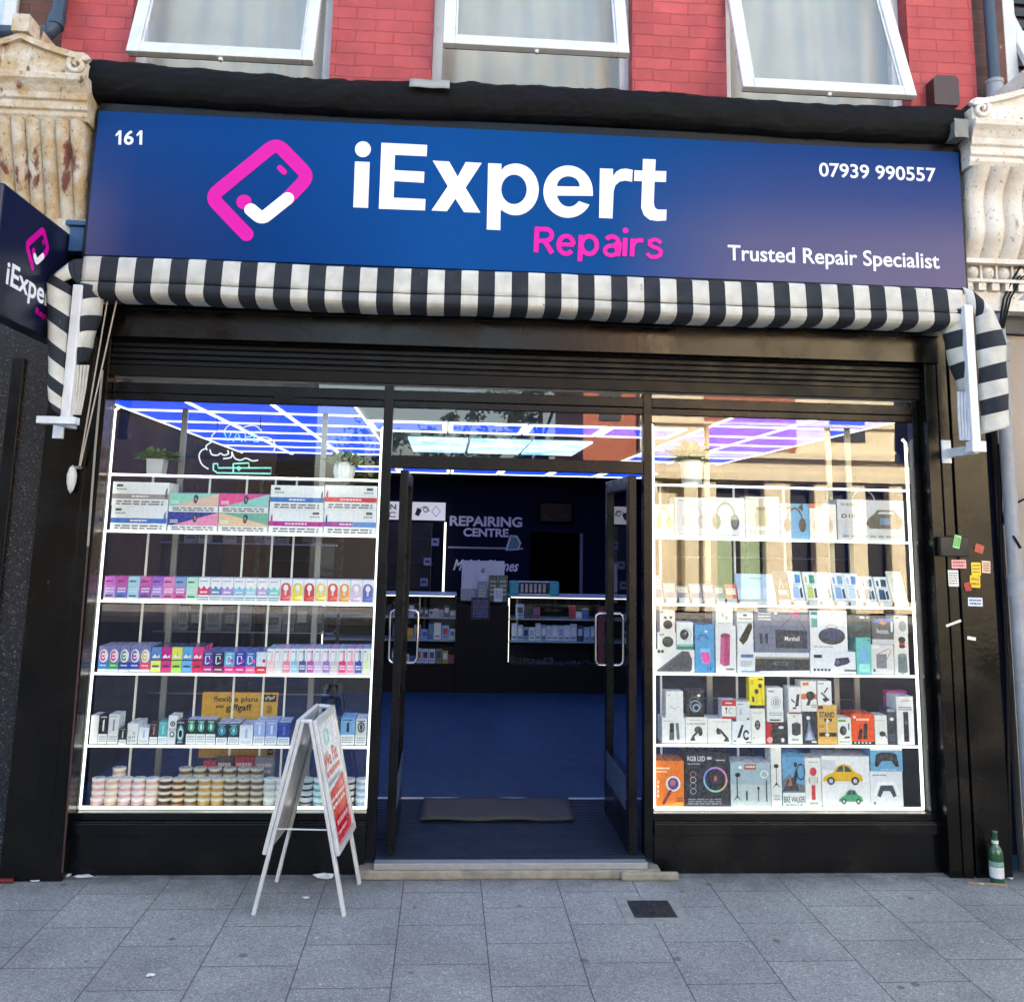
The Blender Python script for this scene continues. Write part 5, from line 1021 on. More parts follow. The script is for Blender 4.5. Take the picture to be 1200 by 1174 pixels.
# ---- second row: 23 slim cartons
def grad(a, b, c=None):
    def f(F):
        F.r(0, .62, 1, 1, a); F.r(0, .08, 1, .35, b); F.r(0, .35, 1, .62, c or tuple((C(a)[i]+C(b)[i])/2 for i in range(3))); F.small(.12, .74, .7, .86, '#4c3a55', 1, 1); F.small(.15, .3, .85, .55, '#e9dff0', 2, 2); F.r(.15, .14, .8, .2, '#3b2f45'); F.r(0, 0, 1, .08, '#e8e6ea')
    return f
def burst(c):
    def f(F): F.p([(0, .25), (1, .25), (1, .62), (.75, .5), (.5, .66), (.28, .5), (0, .64)], c); F.small(.1, .82, .8, .9, '#9a9aa4', 1, 3); F.r(.05, .14, .95, .18, '#35506b'); F.r(.05, .04, .95, .1, '#7aa7bd'); F.small(.2, .32, .8, .45, '#f2eef4', 1, 2)
    return f
def arch(c):
    def f(F): F.p([(.05, .05), (.95, .05), (.95, .6)]+[(.5+.45*math.cos(k*.349), .6+.24*math.sin(k*.349)) for k in range(10)], c); F.e(.5, .62, .22, .14, '#f6eeee'); F.r(.42, .3, .58, .5, '#e9d0cf'); F.p([(.08, .08), (.92, .08), (.92, .3), (.4, .2)], tuple(min(1, C(c)[i]*1.4+.05) for i in range(3))); F.r(.1, .1, .85, .13, '#5a2a2a')
    return f
row2 = [('lilac', '#d56fd0', '#b79be0', 0), ('pink to blue', '#d455b6', '#5573d2', 0), ('pale blue', '#a8dcec', '#9fd0ea', 0), ('pink to purple', '#d85fae', '#8f52b4', 0), ('violet', '#a467d0', '#ad90d8', 0), ('rose pink', '#e88ac2', '#e277b4', 0), ('blue to pink', '#7fa5d8', '#e256aa', 0), ('mint', '#b9ead2', '#aee2c8', 0),
        ('white and crimson', '#e0306a', '', 1), ('white and slate blue', '#5b82b4', '', 1), ('white and lavender', '#a98fd2', '', 1), ('white and sky blue', '#7fb9e2', '', 1), ('white and pale aqua', '#9ad2e0', '', 1), ('white and lilac', '#b7a2da', '', 1), ('white and turquoise', '#7fcfcf', '', 1),
        ('white and coral red', '#d95a68', '', 2), ('white and lemon', '#ecd45c', '', 2), ('white and deep red', '#c92f38', '', 2), ('white and butter yellow', '#e9cf66', '', 2), ('white and scarlet', '#db4a45', '', 2), ('white and orange', '#e59a5a', '', 2), ('white and pale mauve', '#c9b8dd', '', 2), ('white and royal blue', '#4a5cb4', '', 2)]
for i, (nm, a, b, k) in enumerate(row2):
    x = 122.5+i*13.73; c = '#efeff4' if k else a
    box(f'slim {nm} carton {ORD[i]} from the left under the long cartons', (x, 675+i*.22, x+13.5, 703), SHL[2], .12, c, grad(a, b) if k == 0 else burst(a) if k == 1 else arch(a), group='slim cartons on the second stocked shelf')
# ---- third row
def evape(c, bot):
    def f(F): F.r(0, .0, 1, .1, '#e6e8f0'); F.r(0, .1, 1, .38, bot); F.e(.5, .62, .42, .26, '#f2eef6'); F.ring(.45, .62, .3, .2, .4, c, 20, 50, 330); F.r(.3, .58, .6, .65, c); F.small(.2, .2, .8, .3, '#e8ecf6', 1, 4); F.r(.05, .9, .95, .98, '#7f86b4')
    return f
for i, (nm, c, bot) in enumerate((('blue footed', '#d23a8c', '#2f7fc8'), ('green footed', '#e04f9a', '#34a267'), ('navy footed', '#3d9a5a', '#2440a0'), ('dark blue footed', '#8f3a8c', '#2a4aa8'), ('pink footed', '#e7c64a', '#ef4a74'))):
    x = 115.3+i*12.3; box(f'{nm} carton with big ring letter at the left of the third stocked shelf', (x, 757, x+12.1, 786), SHL[3], .2, '#7783c4', evape(c, bot), group='cartons on the third stocked shelf', top='#b9b2c4')
for i, (nm, a, b) in enumerate((('steel blue and lemon', '#5a8cc8', '#e6ee82'), ('magenta', '#cf2690', '#df3586'), ('yellow and lime', '#e8e766', '#b0de62'), ('sky blue', '#58a9e0', '#66b2ee'), ('hot pink', '#f04486', '#e22c5c'))):
    x = 177+i*12.2
    def f(F, a=a, b=b): F.r(0, .5, 1, .96, a); F.r(0, 0, 1, .46, b); F.r(0, .46, 1, .5, '#2d2f3c'); F.p([(.45, .6), (.55, .6), (.55, .88)], '#3a3350'); F.p([(.15, .62), (.4, .72), (.6, .6), (.85, .7), (.85, .58), (.15, .56)], '#f3eef6'); F.r(.15, .2, .85, .27, '#50405a')
    box(f'two tone {nm} carton between the ring letter cartons and the navy ones', (x, 758, x+12, 786.5), SHL[3], .2, a, f, group='cartons on the third stocked shelf', top='#3a3f58')
for i, (nm, a, b) in enumerate((('indigo and magenta', '#4a3f9c', '#bf2c82'), ('ink blue and maroon', '#222a52', '#7d2452'), ('cyan and pink', '#55b4da', '#e63a92'), ('royal blue and magenta', '#2a3aa8', '#df2582'), ('blue and rose', '#2f6cba', '#ee6496'), ('pale blue and red', '#cfdff0', '#de2c3c'))):
    x = 237.6+i*12.5
    def f(F, a=a, b=b): F.r(0, 0, 1, .32, b); F.line([(.25, .45), (.25, .8), (.6, .8), (.7, .5), (.3, .42)], .006, '#e6e8f2'); F.r(.62, .5, .9, .66, b); F.small(.15, .1, .85, .22, '#f0d9e4', 1, 7); F.small(.2, .88, .8, .95, '#d9dcea', 1, 8)
    box(f'short {nm} carton in the middle of the third stocked shelf', (x, 764, x+12.3, 787.5), SHL[3], .24, a, f, group='cartons on the third stocked shelf', top='#6f76b4')
for i, (nm, c) in enumerate((('blush pink', '#f0bfc4'), ('plain grey', '#d8d8da'), ('salmon pink', '#f07fa2'), ('light blue', '#7fc3e2'), ('dark navy', '#4a5496'), ('purple pink', '#c04eb2'), ('pale lilac', '#d2b4dc'), ('violet', '#a46ec4'), ('silver', '#c9c3cc'), ('hot pink', '#e82f82'), ('candy pink', '#f082b6'), ('royal blue', '#2f50b2'), ('pale lime', '#e4efb8'))):
    x = 312.8+i*9.35
    def f(F, c=c): F.r(.05, .04, .95, .5, c); F.p([(.5, .5), (.78, .5), (.78, .86), (.7, .95), (.58, .95), (.5, .86)], c); F.r(.58, .55, .7, .85, '#d6d6e0'); F.small(.1, .84, .45, .93, '#6b6b78', 1, 3); F.small(.15, .15, .85, .36, '#f4f2f6', 2, 6)
    box(f'tall white carton with {nm} lower half on the third stocked shelf', (x, 760, x+9.2, 788), SHL[3], .22, '#eeeef2', f, group='cartons on the third stocked shelf', top='#cfa9d0' if i % 3 else '#9cc4e0')
# ---- fourth row: small mixed boxes
def dev(body, art_c, white=.34, ring=None):
    def f(F):
        F.r(0, 0, 1, white, '#eef0f3'); F.small(.12, .06, .88, white-.06, '#9ea3ad', 3, 2); F.r(0, white, 1, 1, body)
        if ring: F.ring(.5, (1+white)/2, .34, (1-white)*.34, .35, ring, 20); F.e(.5, (1+white)/2, .14, .12, art_c)
        else: F.p([(.42, white+.1), (.6, white+.1), (.6, .86), (.42, .8)], art_c)
        F.small(.15, .9, .85, .96, art_c, 1, 5)
    return f
def sx_(x): return 80+x/3.158
def sy_(y): return 700+y/3.158
mix4 = [('plain white upright box at the left end of the mixed row', 82, 435, 112, '#e8e9ec', None), ('black box with a white device drawing beside the plain white one', 113, 434, 147, '#15161a', dev('#15161a', '#e6e6ea')), ('tall white box with a grey pen drawing', 149, 431, 187, '#e9eaed', dev('#e6e8ea', '#8d929c')),
        ('short black box in front of the tall white one', 188, 483, 216, '#101114', dev('#101114', '#d6d8dc', .3)), ('white box lettered sideways in black', 217, 466, 257, '#eceef0', None), ('small white box with a pale blue cloud', 259, 482, 298, '#eceef0', dev('#e8ebef', '#9fc0dc', .3)),
        ('dark brown box with a white foot', 302, 464, 332, '#2e2326', dev('#2e2326', '#b0806a')), ('teal box with a white foot', 334, 459, 367, '#4fb0b4', dev('#4fb0b4', '#a7dada')), ('slim white box with two black rings', 369, 437, 403, '#eceef0', None), ('black box with a teal flame ring', 398, 455, 432, '#0f1418', None),
        ('green ringed black box left of its twins', 437, 452, 473, '#152420', dev('#152420', '#c7efe0', .42, '#3fc08a')), ('aqua ringed black box between the green ringed and the dark one', 474, 452, 509, '#152420', dev('#16302c', '#c7efe8', .42, '#4fc8b8')), ('dark green ringed box right of the aqua ringed one', 510, 452, 546, '#152420', dev('#123028', '#c7efe0', .42, '#38a888')),
        ('blue spiral box beside the three ringed ones', 548, 467, 589, '#123040', dev('#12303c', '#7fd0e0', .34, '#3a9ab4')), ('dark teal spiral box left of the small white bottle box', 591, 467, 632, '#123040', dev('#143c40', '#8fd8dc', .34, '#3fa8b0')), ('small white box with a blue bottle', 634, 472, 684, '#eef0f3', dev('#e9ebf0', '#9cc4e4', .25)),
        ('pale periwinkle box left of its darker twin', 687, 459, 729, '#a9b9e6', dev('#a9b9e6', '#e3e9fa', .36)), ('periwinkle box with a looping cable drawing', 730, 459, 773, '#95a9e0', dev('#95a9e0', '#dfe7fb', .36)), ('navy box with a white foot beside the folding sign', 775, 463, 820, '#2a3f9c', dev('#2a3f9c', '#5d7ad0', .34)),
        ('dark green box just right of the folding sign', 980, 449, 1004, '#1f4a44', dev('#1f4a44', '#8fd0c0')), ('light blue box with a dark lighter drawing', 1007, 446, 1061, '#74ade0', dev('#74ade0', '#1f2a3c', .38)), ('grey white box at the right end of the mixed row', 1063, 450, 1104, '#dfe3e6', dev('#cfd8dc', '#1f2a30', .38, '#3a4a52'))]
for lb, x0, y0, x1, c, f in mix4:
    o_front = .03 if 'in front' in lb or 'flame' in lb else 0
    if 'sideways' in lb: f = lambda F: (F.r(0, 0, 1, .2, '#dadde0'), F.t('Z', .2, .1, .42, .22, INK, .02), F.t('N', .2, .26, .42, .38, INK, .02), F.t('O', .55, .1, .8, .22, INK, .02), F.t('H', .55, .28, .8, .4, INK, .02), F.t('Q', .55, .46, .8, .6, INK, .02))
    if 'two black rings' in lb: f = lambda F: (F.r(0, 0, 1, .3, '#d8dade'), F.ring(.5, .72, .28, .1, .4, '#22242a'), F.e(.5, .72, .1, .04, '#22242a'), F.ring(.5, .35, .28, .1, .4, '#22242a'), F.small(.1, .46, .9, .58, '#8a8d96', 2, 3))
    if 'flame' in lb: f = lambda F: (F.ring(.5, .45, .28, .24, .3, '#cfeef0'), F.ring(.5, .45, .4, .34, .2, '#2f98a4'), F.p([(.4, .6), (.6, .6), (.5, .85)], '#cfeef0'), F.small(.15, .88, .85, .95, '#c4c9d0', 1, 2), F.small(.2, .06, .8, .12, '#c4c9d0', 1, 2))
    box(lb, (sx_(x0), sy_(y0), sx_(x1), 873), SHL[4], .1 if x1-x0 < 40 else .16, c, f, Y=YB-o_front*.4, group='mixed boxes on the fourth stocked shelf', top='#b6c3e2' if 430 < x0 < 800 else None)
# yellow tariff card behind the fourth shelf
P = rect(235, 811, 324, 888, .41); q = MB(); q.box(P[0], P[1], .41, .416, P[2], P[3], '#d9a640')
F = Face(q, (P[0], .41, P[2]), (1, 0, 0), (0, 0, 1), P[1]-P[0], P[3]-P[2], start=.0012)
F.r(0, 0, 1, .6, '#c99a48'); F.r(.0, .6, 1, 1, '#e0ac42'); F.t('flexible plans', .15, .83, .74, .94, '#1c1a18', .018); F.t('with', .18, .76, .29, .81, '#1c1a18', .02); F.t('giffgaff', .32, .69, .66, .82, '#1c1a18', .02); F.r(.8, .86, .98, .97, '#1b1a1a'); F.t('giffgaff', .83, .885, .96, .95, '#e8e0d0', .01); F.small(.86, .68, .93, .8, '#6b5220', 4, 3); F.e(.94, .1, .045, .055, '#1b1a1a'); F.r(.91, .095, .97, .105, '#c99a48')
o = q.build('tariff_card', M['print'], None, loc=(P[0], .41, P[2])); tag(o, 'yellow card about flexible plans hanging behind the fourth stocked shelf', 'card')
# ---- bottom of the left window: stacked tins
def tin_mesh(side, lid, art):
    q = MB(); r = .0365; h = .0335
    q.lathe([(0, 0), (r*.93, .0), (r*.95, .002), (r*.95, h*.62)], (0, 0, 0), 22, side); q.lathe([(r*.952, h*.16), (r*.952, h*.5)], (0, 0, 0), 22, art)
    q.lathe([(r*.95, h*.62), (r, h*.64), (r, h*.93), (r*.96, h*.98), (r*.8, h*.98), (0, h*.96)], (0, 0, 0), 22, lid)
    return q
tin_kinds = [('white and pink', '#e9d6d6', '#f2efec', '#e0a9ae'), ('white and peach', '#eadfd4', '#f1efec', '#e6b69c'), ('brown and gold', '#8a5a26', '#e2ddd2', '#2c201a'), ('amber and black', '#cf9430', '#dedad2', '#4a2f18'), ('clear and tan', '#b49a70', '#d6d4cc', '#6a5636'), ('clear and gold', '#c9b07a', '#d9d7cf', '#c9922c'), ('plain white', '#eceae6', '#f2f2f0', '#d9cdb8'), ('black and white', '#e9ebec', '#d6dadd', '#1c1e22'), ('white and teal', '#dfeeed', '#e9efef', '#3fb0b4'), ('white and light blue', '#dfeaf4', '#eef2f5', '#8fb8e0')]
protos = {}
stacks = [(107+k*15.7+7.8, [0, 1, 0, 0, 1][k]) for k in range(5)]+[(185.5+k*15.4+7.7, [2, 3, 4, 5, 5, 4, 4, 4][k]) for k in range(8)]+[(308.8+k*14.4+7.2, 6) for k in range(2)]+[(359, 7), (374.5, 8), (408, 7), (424, 9)]
HT = .0335
def put_tin(k, x, y, z, label):
    if k not in protos: o = tin_mesh(*tin_kinds[k][1:]).build('tin', M['print'], None, loc=(0, 0, 0)); protos[k] = o.data
    else: o = bpy.data.objects.new('tin', protos[k]); COL.objects.link(o)
    o.location = (x, y, z); o.rotation_euler.z = R_.uniform(0, 6.28); tag(o, label, 'tin', 'round tins stacked in the left window')
LV = ['bottom', 'second up', 'third up', 'top']
for i, (px, k) in enumerate(stacks):
    x = at(px, 930, YB+.04).x
    for j in range(4): put_tin(k, x+R_.uniform(-.0015, .0015), YB+.04+R_.uniform(-.002, .002), ZB+.0005+j*HT, f'{tin_kinds[k][0]} lidded tin, {LV[j]} of the {ORD[i]} front stack from the left')
for i, (px, k, n_) in enumerate(((138, 1, 5), (216, 4, 5), (233, 4, 5), (251, 4, 5), (268, 4, 5), (285, 4, 5), (300, 4, 5))):
    x = at(px, 925, YB+.125).x
    put_tin(k, x, YB+.125, ZB+.0005+4*HT, f'{tin_kinds[k][0]} tin on top of the {ORD[i]} stack of the back row')
    for j in range(4): put_tin(k, x, YB+.125, ZB+.0005+j*HT, f'{tin_kinds[k][0]} tin, {LV[j]} of the {ORD[i]} back row stack') if j == 3 else None
    if True:
        for j in range(3): put_tin(k, x, YB+.125, ZB+.0005+j*HT, f'{tin_kinds[k][0]} tin, {LV[j]} of the {ORD[i]} back row stack')
for i, (x0, x1, y0, c, lb) in enumerate(((237, 252, 892, '#d2405c', 'pink packet behind the tins, furthest left of the red ones'), (253, 272, 887, '#5a4a58', 'dark plum packet behind the tins between the pink and the red one'), (274, 297, 887, '#b8283e', 'red packet behind the tins below the yellow card'), (298, 320, 888, '#8f9098', 'grey packet behind the tins right of the red one'))):
    box(lb, (x0, y0, x1, 930), ZB, .05, c, lambda F: (F.small(.1, .55, .9, .9, '#e9c9cf', 2, 3), F.r(0, .3, 1, .5, '#2e2a30')), Y=.30)
# ---- plants and neon sign on the top shelf
def foliage(q, c, r, n, seed, cols, up_=1.0):
    rr = random.Random(seed)
    for k in range(n):
        a = rr.uniform(0, 6.28); el = rr.uniform(.1, 1.4)*up_; d = Vector((math.cos(a)*math.cos(el), math.sin(a)*math.cos(el), math.sin(el))); L = r*rr.uniform(.6, 1.1); side = Vector((-math.sin(a), math.cos(a), 0))*r*.14; b0 = Vector(c)
        p1 = b0+d*L*.55; p2 = b0+d*L-Vector((0, 0, L*.25)); q.add([b0, p1-side, p2, p1+side], [[0, 1, 2, 3]], rr.choice(cols))
GRN = ['#2c5a34', '#3d7042', '#214a2c', '#4f7f4a']
p = at(185, 556, .2); t = thing('potted_plant', 'small green plant in a square grey pot at the left end of the top shelf', 'plant', (p.x, .2, SHL[0])); q = MB()
P = rect(174, 538, 194, 556, .2); q.prism([(P[0]+.008, SHL[0]), (P[1]-.008, SHL[0]), (P[1], P[3]), (P[0], P[3])], 'y', .15, .25, '#b9bcc0'); q.build('pot', M['paint'], t, bevel=.003); q = MB()
for k in range(5): foliage(q, ((P[0]+P[1])/2+.03*(k-2), .2, P[3]), .1, 26, k, GRN)
q.build('foliage', M['leaf'], t)
p = at(404, 560, .2); t = thing('potted_plant', 'green plant in a round ribbed white pot at the right end of the left window', 'plant', (p.x, .2, SHL[0])); q = MB(); P = rect(391, 542, 416, 560, .2); r = (P[1]-P[0])/2; cx = (P[0]+P[1])/2
q.grid(lambda u, v: (cx+(r*(.62+.38*math.sin(.35+v*2.2)))*(1+.05*math.cos(u*6.2832*12))*math.cos(u*6.2832), .2+(r*(.62+.38*math.sin(.35+v*2.2)))*(1+.05*math.cos(u*6.2832*12))*math.sin(u*6.2832), SHL[0]+(P[3]-SHL[0])*v), 72, 8, '#e9eaec'); q.build('pot', M['paint'], t); q = MB()
for k in range(5): foliage(q, (cx+.03*(k-2), .2, P[3]-.01), .11, 24, 30+k, GRN+['#7a7a5a', '#8f8a68'], 1.1)
q.build('foliage', M['leaf'], t)
p = at(811, 562, .2); t = thing('potted_plant', 'spiky green plant in a tall white pot on the top shelf of the right window', 'plant', (p.x, .2, SHR[0])); q = MB(); P = rect(797, 540, 824, 566, .2); q.lathe([(0, 0), ((P[1]-P[0])*.42, .0), ((P[1]-P[0])*.5, P[3]-SHR[0])], ((P[0]+P[1])/2, .2, SHR[0]+.001), 20, '#dadde0'); q.build('pot', M['paint'], t); q = MB()
for k in range(4): foliage(q, ((P[0]+P[1])/2+.02*(k-2), .2, P[3]), .17, 22, 60+k, GRN, 1.25)
q.build('foliage', M['leaf'], t)
M['neon_w'] = material('white_neon_tube', (.75, .85, 1), emit=.07); M['neon_t'] = material('teal_neon_tube', (.25, .85, .8), emit=.06)
nx = lambda x, y: at(230+x/12, 490+y/12, .28)
ns = thing('neon_sign', 'cloud shaped white and teal neon vape sign above the top shelf of the left window', 'neon sign', nx(600, 780)); q = MB()
def curve(pts, n=6):
    v = [Vector(nx(*p)) for p in pts]; o = []
    for i in range(len(v)-1):
        p0, p1, p2, p3 = v[max(i-1, 0)], v[i], v[i+1], v[min(i+2, len(v)-1)]
        for k in range(n): t_ = k/n; o.append(.5*((2*p1)+(p2-p0)*t_+(2*p0-5*p1+4*p2-p3)*t_**2+(3*p1-p0-3*p2+p3)*t_**3))
    return o+[v[-1]]
for c in ([(170, 715), (80, 650), (40, 540), (70, 460), (150, 420)], [(150, 450), (140, 390), (200, 345), (215, 340)], [(210, 320), (225, 240), (300, 180), (390, 178)], [(395, 175), (450, 105), (550, 90), (640, 130)], [(640, 140), (740, 105), (840, 110), (920, 180)], [(850, 280), (950, 265), (1060, 300), (1110, 390), (1080, 480)], [(190, 440), (220, 510), (300, 520), (340, 495), (390, 520), (450, 500), (440, 450)], [(500, 470), (540, 560), (620, 590), (700, 565), (790, 600), (870, 590)], [(500, 480), (490, 550), (380, 570)]): q.tube(curve(c), .0045, 6)
q.build('cloud_tube', M['neon_w'], ns); q = MB()
for c in ([(240, 640), (240, 730), (300, 770), (1050, 780), (1055, 700), (310, 700), (300, 640), (240, 640)], [(520, 640), (520, 780)], [(520, 640), (740, 630), (740, 690)], [(570, 700), (600, 680), (630, 705), (600, 735), (570, 700)], [(390, 190), (440, 320), (500, 190)], [(520, 330), (575, 190), (640, 330)], [(545, 280), (620, 280)], [(690, 330), (690, 190), (770, 210), (770, 260), (690, 270)], [(880, 190), (815, 190), (815, 330), (880, 330)], [(815, 260), (870, 260)]): q.tube([nx(*p) for p in c], .005, 6)
q.build('letter_tube', M['neon_t'], ns)
q = MB(); A, B = nx(600, 90), nx(600, -20); q.tube([nx(300, 180), nx(290, -40)], .003, 5, '#333333'); q.tube([nx(900, 170), nx(910, -40)], .003, 5, '#333333'); q.build('hanger', M['paint'], ns)
# ================================================================== goods in the right window
def phones(cup, bandc, bg=None, cu=.5, cv=.45, s=1.0, ears=False):
    def f(F):
        if bg: F.r(.05, .05, .95, .95, bg)
        F.ring(cu, cv+.08, .25*s, .34*s, .16, bandc, 20, 5, 175); F.e(cu-.23*s, cv-.02, .11*s, .17*s, cup); F.e(cu+.23*s, cv-.02, .11*s, .17*s, cup); F.e(cu+.23*s, cv-.02, .06*s, .1*s, bandc)
        if ears: F.p([(cu-.26*s, cv+.32*s), (cu-.1*s, cv+.4*s), (cu-.24*s, cv+.52*s)], cup); F.p([(cu+.26*s, cv+.32*s), (cu+.1*s, cv+.4*s), (cu+.24*s, cv+.52*s)], cup)
        F.small(.1, .9, .5, .95, '#8a8f98', 1, 2); F.small(.1, .05, .8, .1, '#9a9fa8', 1, 3)
    return f
GA = 'headphone and speaker boxes on the second shelf of the right window'
z = SHR[1]
box('mint green box picturing orange headphones', (766, 591, 790.5, 627), z, .1, '#7fd9c4', phones('#e08a5a', '#e59a6c', None, .5, .45, 1.1), group=GA)
box('pale grey box picturing grey headphones next to the mint one', (791.5, 583, 831, 628), z, .14, '#dfe1e4', phones('#a6acb8', '#b9bec8', '#cfd3da', .55, .42), group=GA)
box('pale box picturing large dark purple grey headphones', (832, 583, 873, 629), z, .14, '#e1e2e6', phones('#4d4d60', '#7c7484', '#d3d6de', .45, .42, 1.15), group=GA)
box('cream box picturing a beige capsule speaker', (874, 582, 913.5, 629.5), z, .12, '#e4e0da', lambda F: (F.r(.05, .3, .95, .95, '#d4d0cc'), F.p([(.3, .3), (.62, .3), (.66, .5), (.62, .72), (.3, .72), (.26, .5)], '#b7a48c'), F.e(.46, .72, .16, .05, '#8d7c68'), F.r(.4, .75, .52, .95, '#c8b8a4'), F.small(.1, .1, .9, .2, '#9a9fa8', 2, 3)), group=GA)
box('sky blue box picturing black cat ear headphones', (914.5, 590, 948, 630), z, .12, '#5fa9d6', phones('#1e232c', '#2b313c', None, .5, .42, 1.15, True), group=GA)
box('white and orange box picturing pink headphones', (948.8, 590.5, 980.5, 631), z, .12, '#efe6e0', lambda F: (F.r(0, .88, .45, 1, '#e4572e'), phones('#e2c4b8', '#d8b4a6', None, .5, .42, 1.1)(F)), group=GA)
box('large grey box picturing a black portable boombox', (981.5, 586, 1060, 632.5), z, .2, '#c5c8d0', lambda F: (F.r(.0, .0, .42, .5, '#bcc0ca'), F.t('W-KING', .05, .84, .3, .92, '#5a5f6a', .01), F.t('D18', .06, .55, .27, .65, '#2a2d35', .02), F.p([(.42, .42), (.47, .56), (.55, .66), (.6, .76), (.85, .76), (.9, .66), (.96, .56), (.98, .42), (.92, .3), (.48, .3)], '#3b3e48'), F.p([(.6, .66), (.63, .72), (.83, .72), (.86, .66)], '#c5c8d0'), F.e(.56, .46, .07, .12, '#22252c'), F.e(.87, .46, .07, .12, '#22252c'), F.r(.63, .4, .8, .56, '#5f7fb4'), F.small(.06, .06, .95, .16, '#8a909c', 1, 4)), group=GA)
q = MB(); A = at(1012, 588, .2); q.tube([(A.x+.07*math.cos(k*.31), .2, A.z+.07*math.sin(k*.31)) for k in range(11)], .004, 6, '#b9bcc4'); o = q.build('wire_handle', M['paint'], None, loc=A); tag(o, 'thin arched wire handle standing up behind the large grey boombox box', 'handle')
# phones leaning on little stands
def leaning(label, px, col, art=None, thick_=.012, tilt=.42, cat='phone box', stand=True, hh=None, Y=.13):
    X0, X1, Z0, Z1 = rect(*px, Y); z0 = SHR[2]+.022; h = (Z1-z0)/math.cos(tilt)*.97
    uz = Vector((0, math.sin(tilt), math.cos(tilt))); uy = Vector((0, uz.z, -uz.y)); q = MB(); O = Vector((X0, Y, z0)); w = X1-X0-.002
    t = thing('leaning_phone_box', label, cat, (X0+w/2, Y, SHR[2]), 'phone boxes leaning on stands'); q.obox(O, (1, 0, 0), uy, uz, w, thick_, h, col); F = Face(q, O, (1, 0, 0), uz, w, h)
    if art: art(F)
    q.build('phone_box', M['print'], t); s = MB(); s.box(X0+.006, X1-.008, Y-.012, Y+.1, SHR[2]+.0005, SHR[2]+.014, '#8f99a8'); s.box(X0+.006, X1-.008, Y-.016, Y-.010, SHR[2]+.0005, SHR[2]+.03, '#a9b4c2'); s.obox((X0+.008, Y+.02, SHR[2]+.012), (1, 0, 0), uy, uz, w-.016, .004, h*.5, '#7c8594'); s.build('stand', M['print'], t)
def pic(a, b, c='#2b3f63'):
    def f(F): F.r(.08, .05, .92, .95, '#f2f4f6'); F.p([(.45, .6), (.85, .6), (.9, .88), (.5, .9)], a); F.r(.14, .62, .3, .84, b); F.p([(.14, .1), (.62, .1), (.62, .48), (.2, .5)], b); F.p([(.68, .1), (.88, .12), (.86, .46), (.68, .4)], c); F.small(.14, .52, .85, .57, '#9aa2ae', 1, 3)
    return f
for i, (x0, x1, c1, c2, lb) in enumerate(((928, 944, '#4a90d0', '#a9c0ea', 'white box with a blue fan picture, first of the leaning phone boxes'), (945, 961, '#3f9a86', '#c9cf6a', 'white box with a yellow green picture among the leaning phone boxes'), (961, 977, '#8fb8c8', '#bcd6d2', 'white box with a pale aqua picture among the leaning phone boxes'), (978, 994, '#79aac8', '#7fa6d8', 'white box with a steel blue picture among the leaning phone boxes'), (994, 1011, '#3f80d4', '#b4d0e8', 'taller white box with a bright blue lens picture among the leaning phone boxes'), (1012, 1028, '#2b5a84', '#24506f', 'white box with a dark blue phone picture, left of its twin'), (1029, 1045, '#24506f', '#1f486a', 'white box with a dark blue phone picture, right of its twin'))):
    leaning(lb, (x0, 669+i*.6+(3 if i > 4 else 0), x1, 703+i*.3), '#e9edf0', pic(c1, c2))
leaning('cream box with embossed letters, last of the leaning phone boxes on the right', (1045.5, 669, 1064, 706), '#e6e8e0', lambda F: [F.ring(.3+.02*k, .2+.17*k, .1, .06, .4, '#b9bdb4', 14, 0, 270) for k in range(4)])
leaning('wide pale blue flat pack lying tilted beside the leaning phone boxes', (865, 672, 910, 704), '#a9bedb', lambda F: (F.small(.4, .8, .7, .86, '#54647f', 1, 2), F.r(0, 0, 1, .45, '#b8c9e0')))
leaning('dark brown pack with a white cable print between the pale pack and the white boxes', (910.5, 669, 927, 703), '#4a4542', lambda F: (F.r(.2, .22, .8, .36, '#dedad2'), F.line([(.3, .4), (.5, .75), (.6, .42)], .004, '#d8d4cc')))
for x0, y0, x1, c, lb in ((766.5, 674, 778, '#5a86c0', 'blue phone leaning at the left end of the phone row'), (779, 683, 793, '#7d90ac', 'grey blue phone with a beige sticker second in the phone row'), (794, 686, 808.5, '#6d7688', 'slate phone with a white sticker third in the phone row'), (809.5, 684, 823.5, '#8f98ac', 'silver phone fourth in the phone row'), (824.5, 684, 838, '#767f98', 'darker silver phone fifth in the phone row'), (838.5, 687, 850, '#5f6b82', 'small dark phone left of the red box')):
    leaning(lb, (x0, y0, x1, 703), c, lambda F: (F.r(.12, .5, .88, .86, '#d9d3c8'), F.small(.2, .56, .8, .8, '#8b8680', 2, 3), F.r(.1, .06, .9, .4, '#54688c')), .01, .5, 'phone')
leaning('small red box with a white sticker in the phone row', (850, 684, 864, 703), '#b4203c', lambda F: (F.r(.12, .35, .88, .72, '#efe6e2'), F.small(.18, .4, .82, .68, '#8a6a66', 2, 2)), .03, .15, 'box')
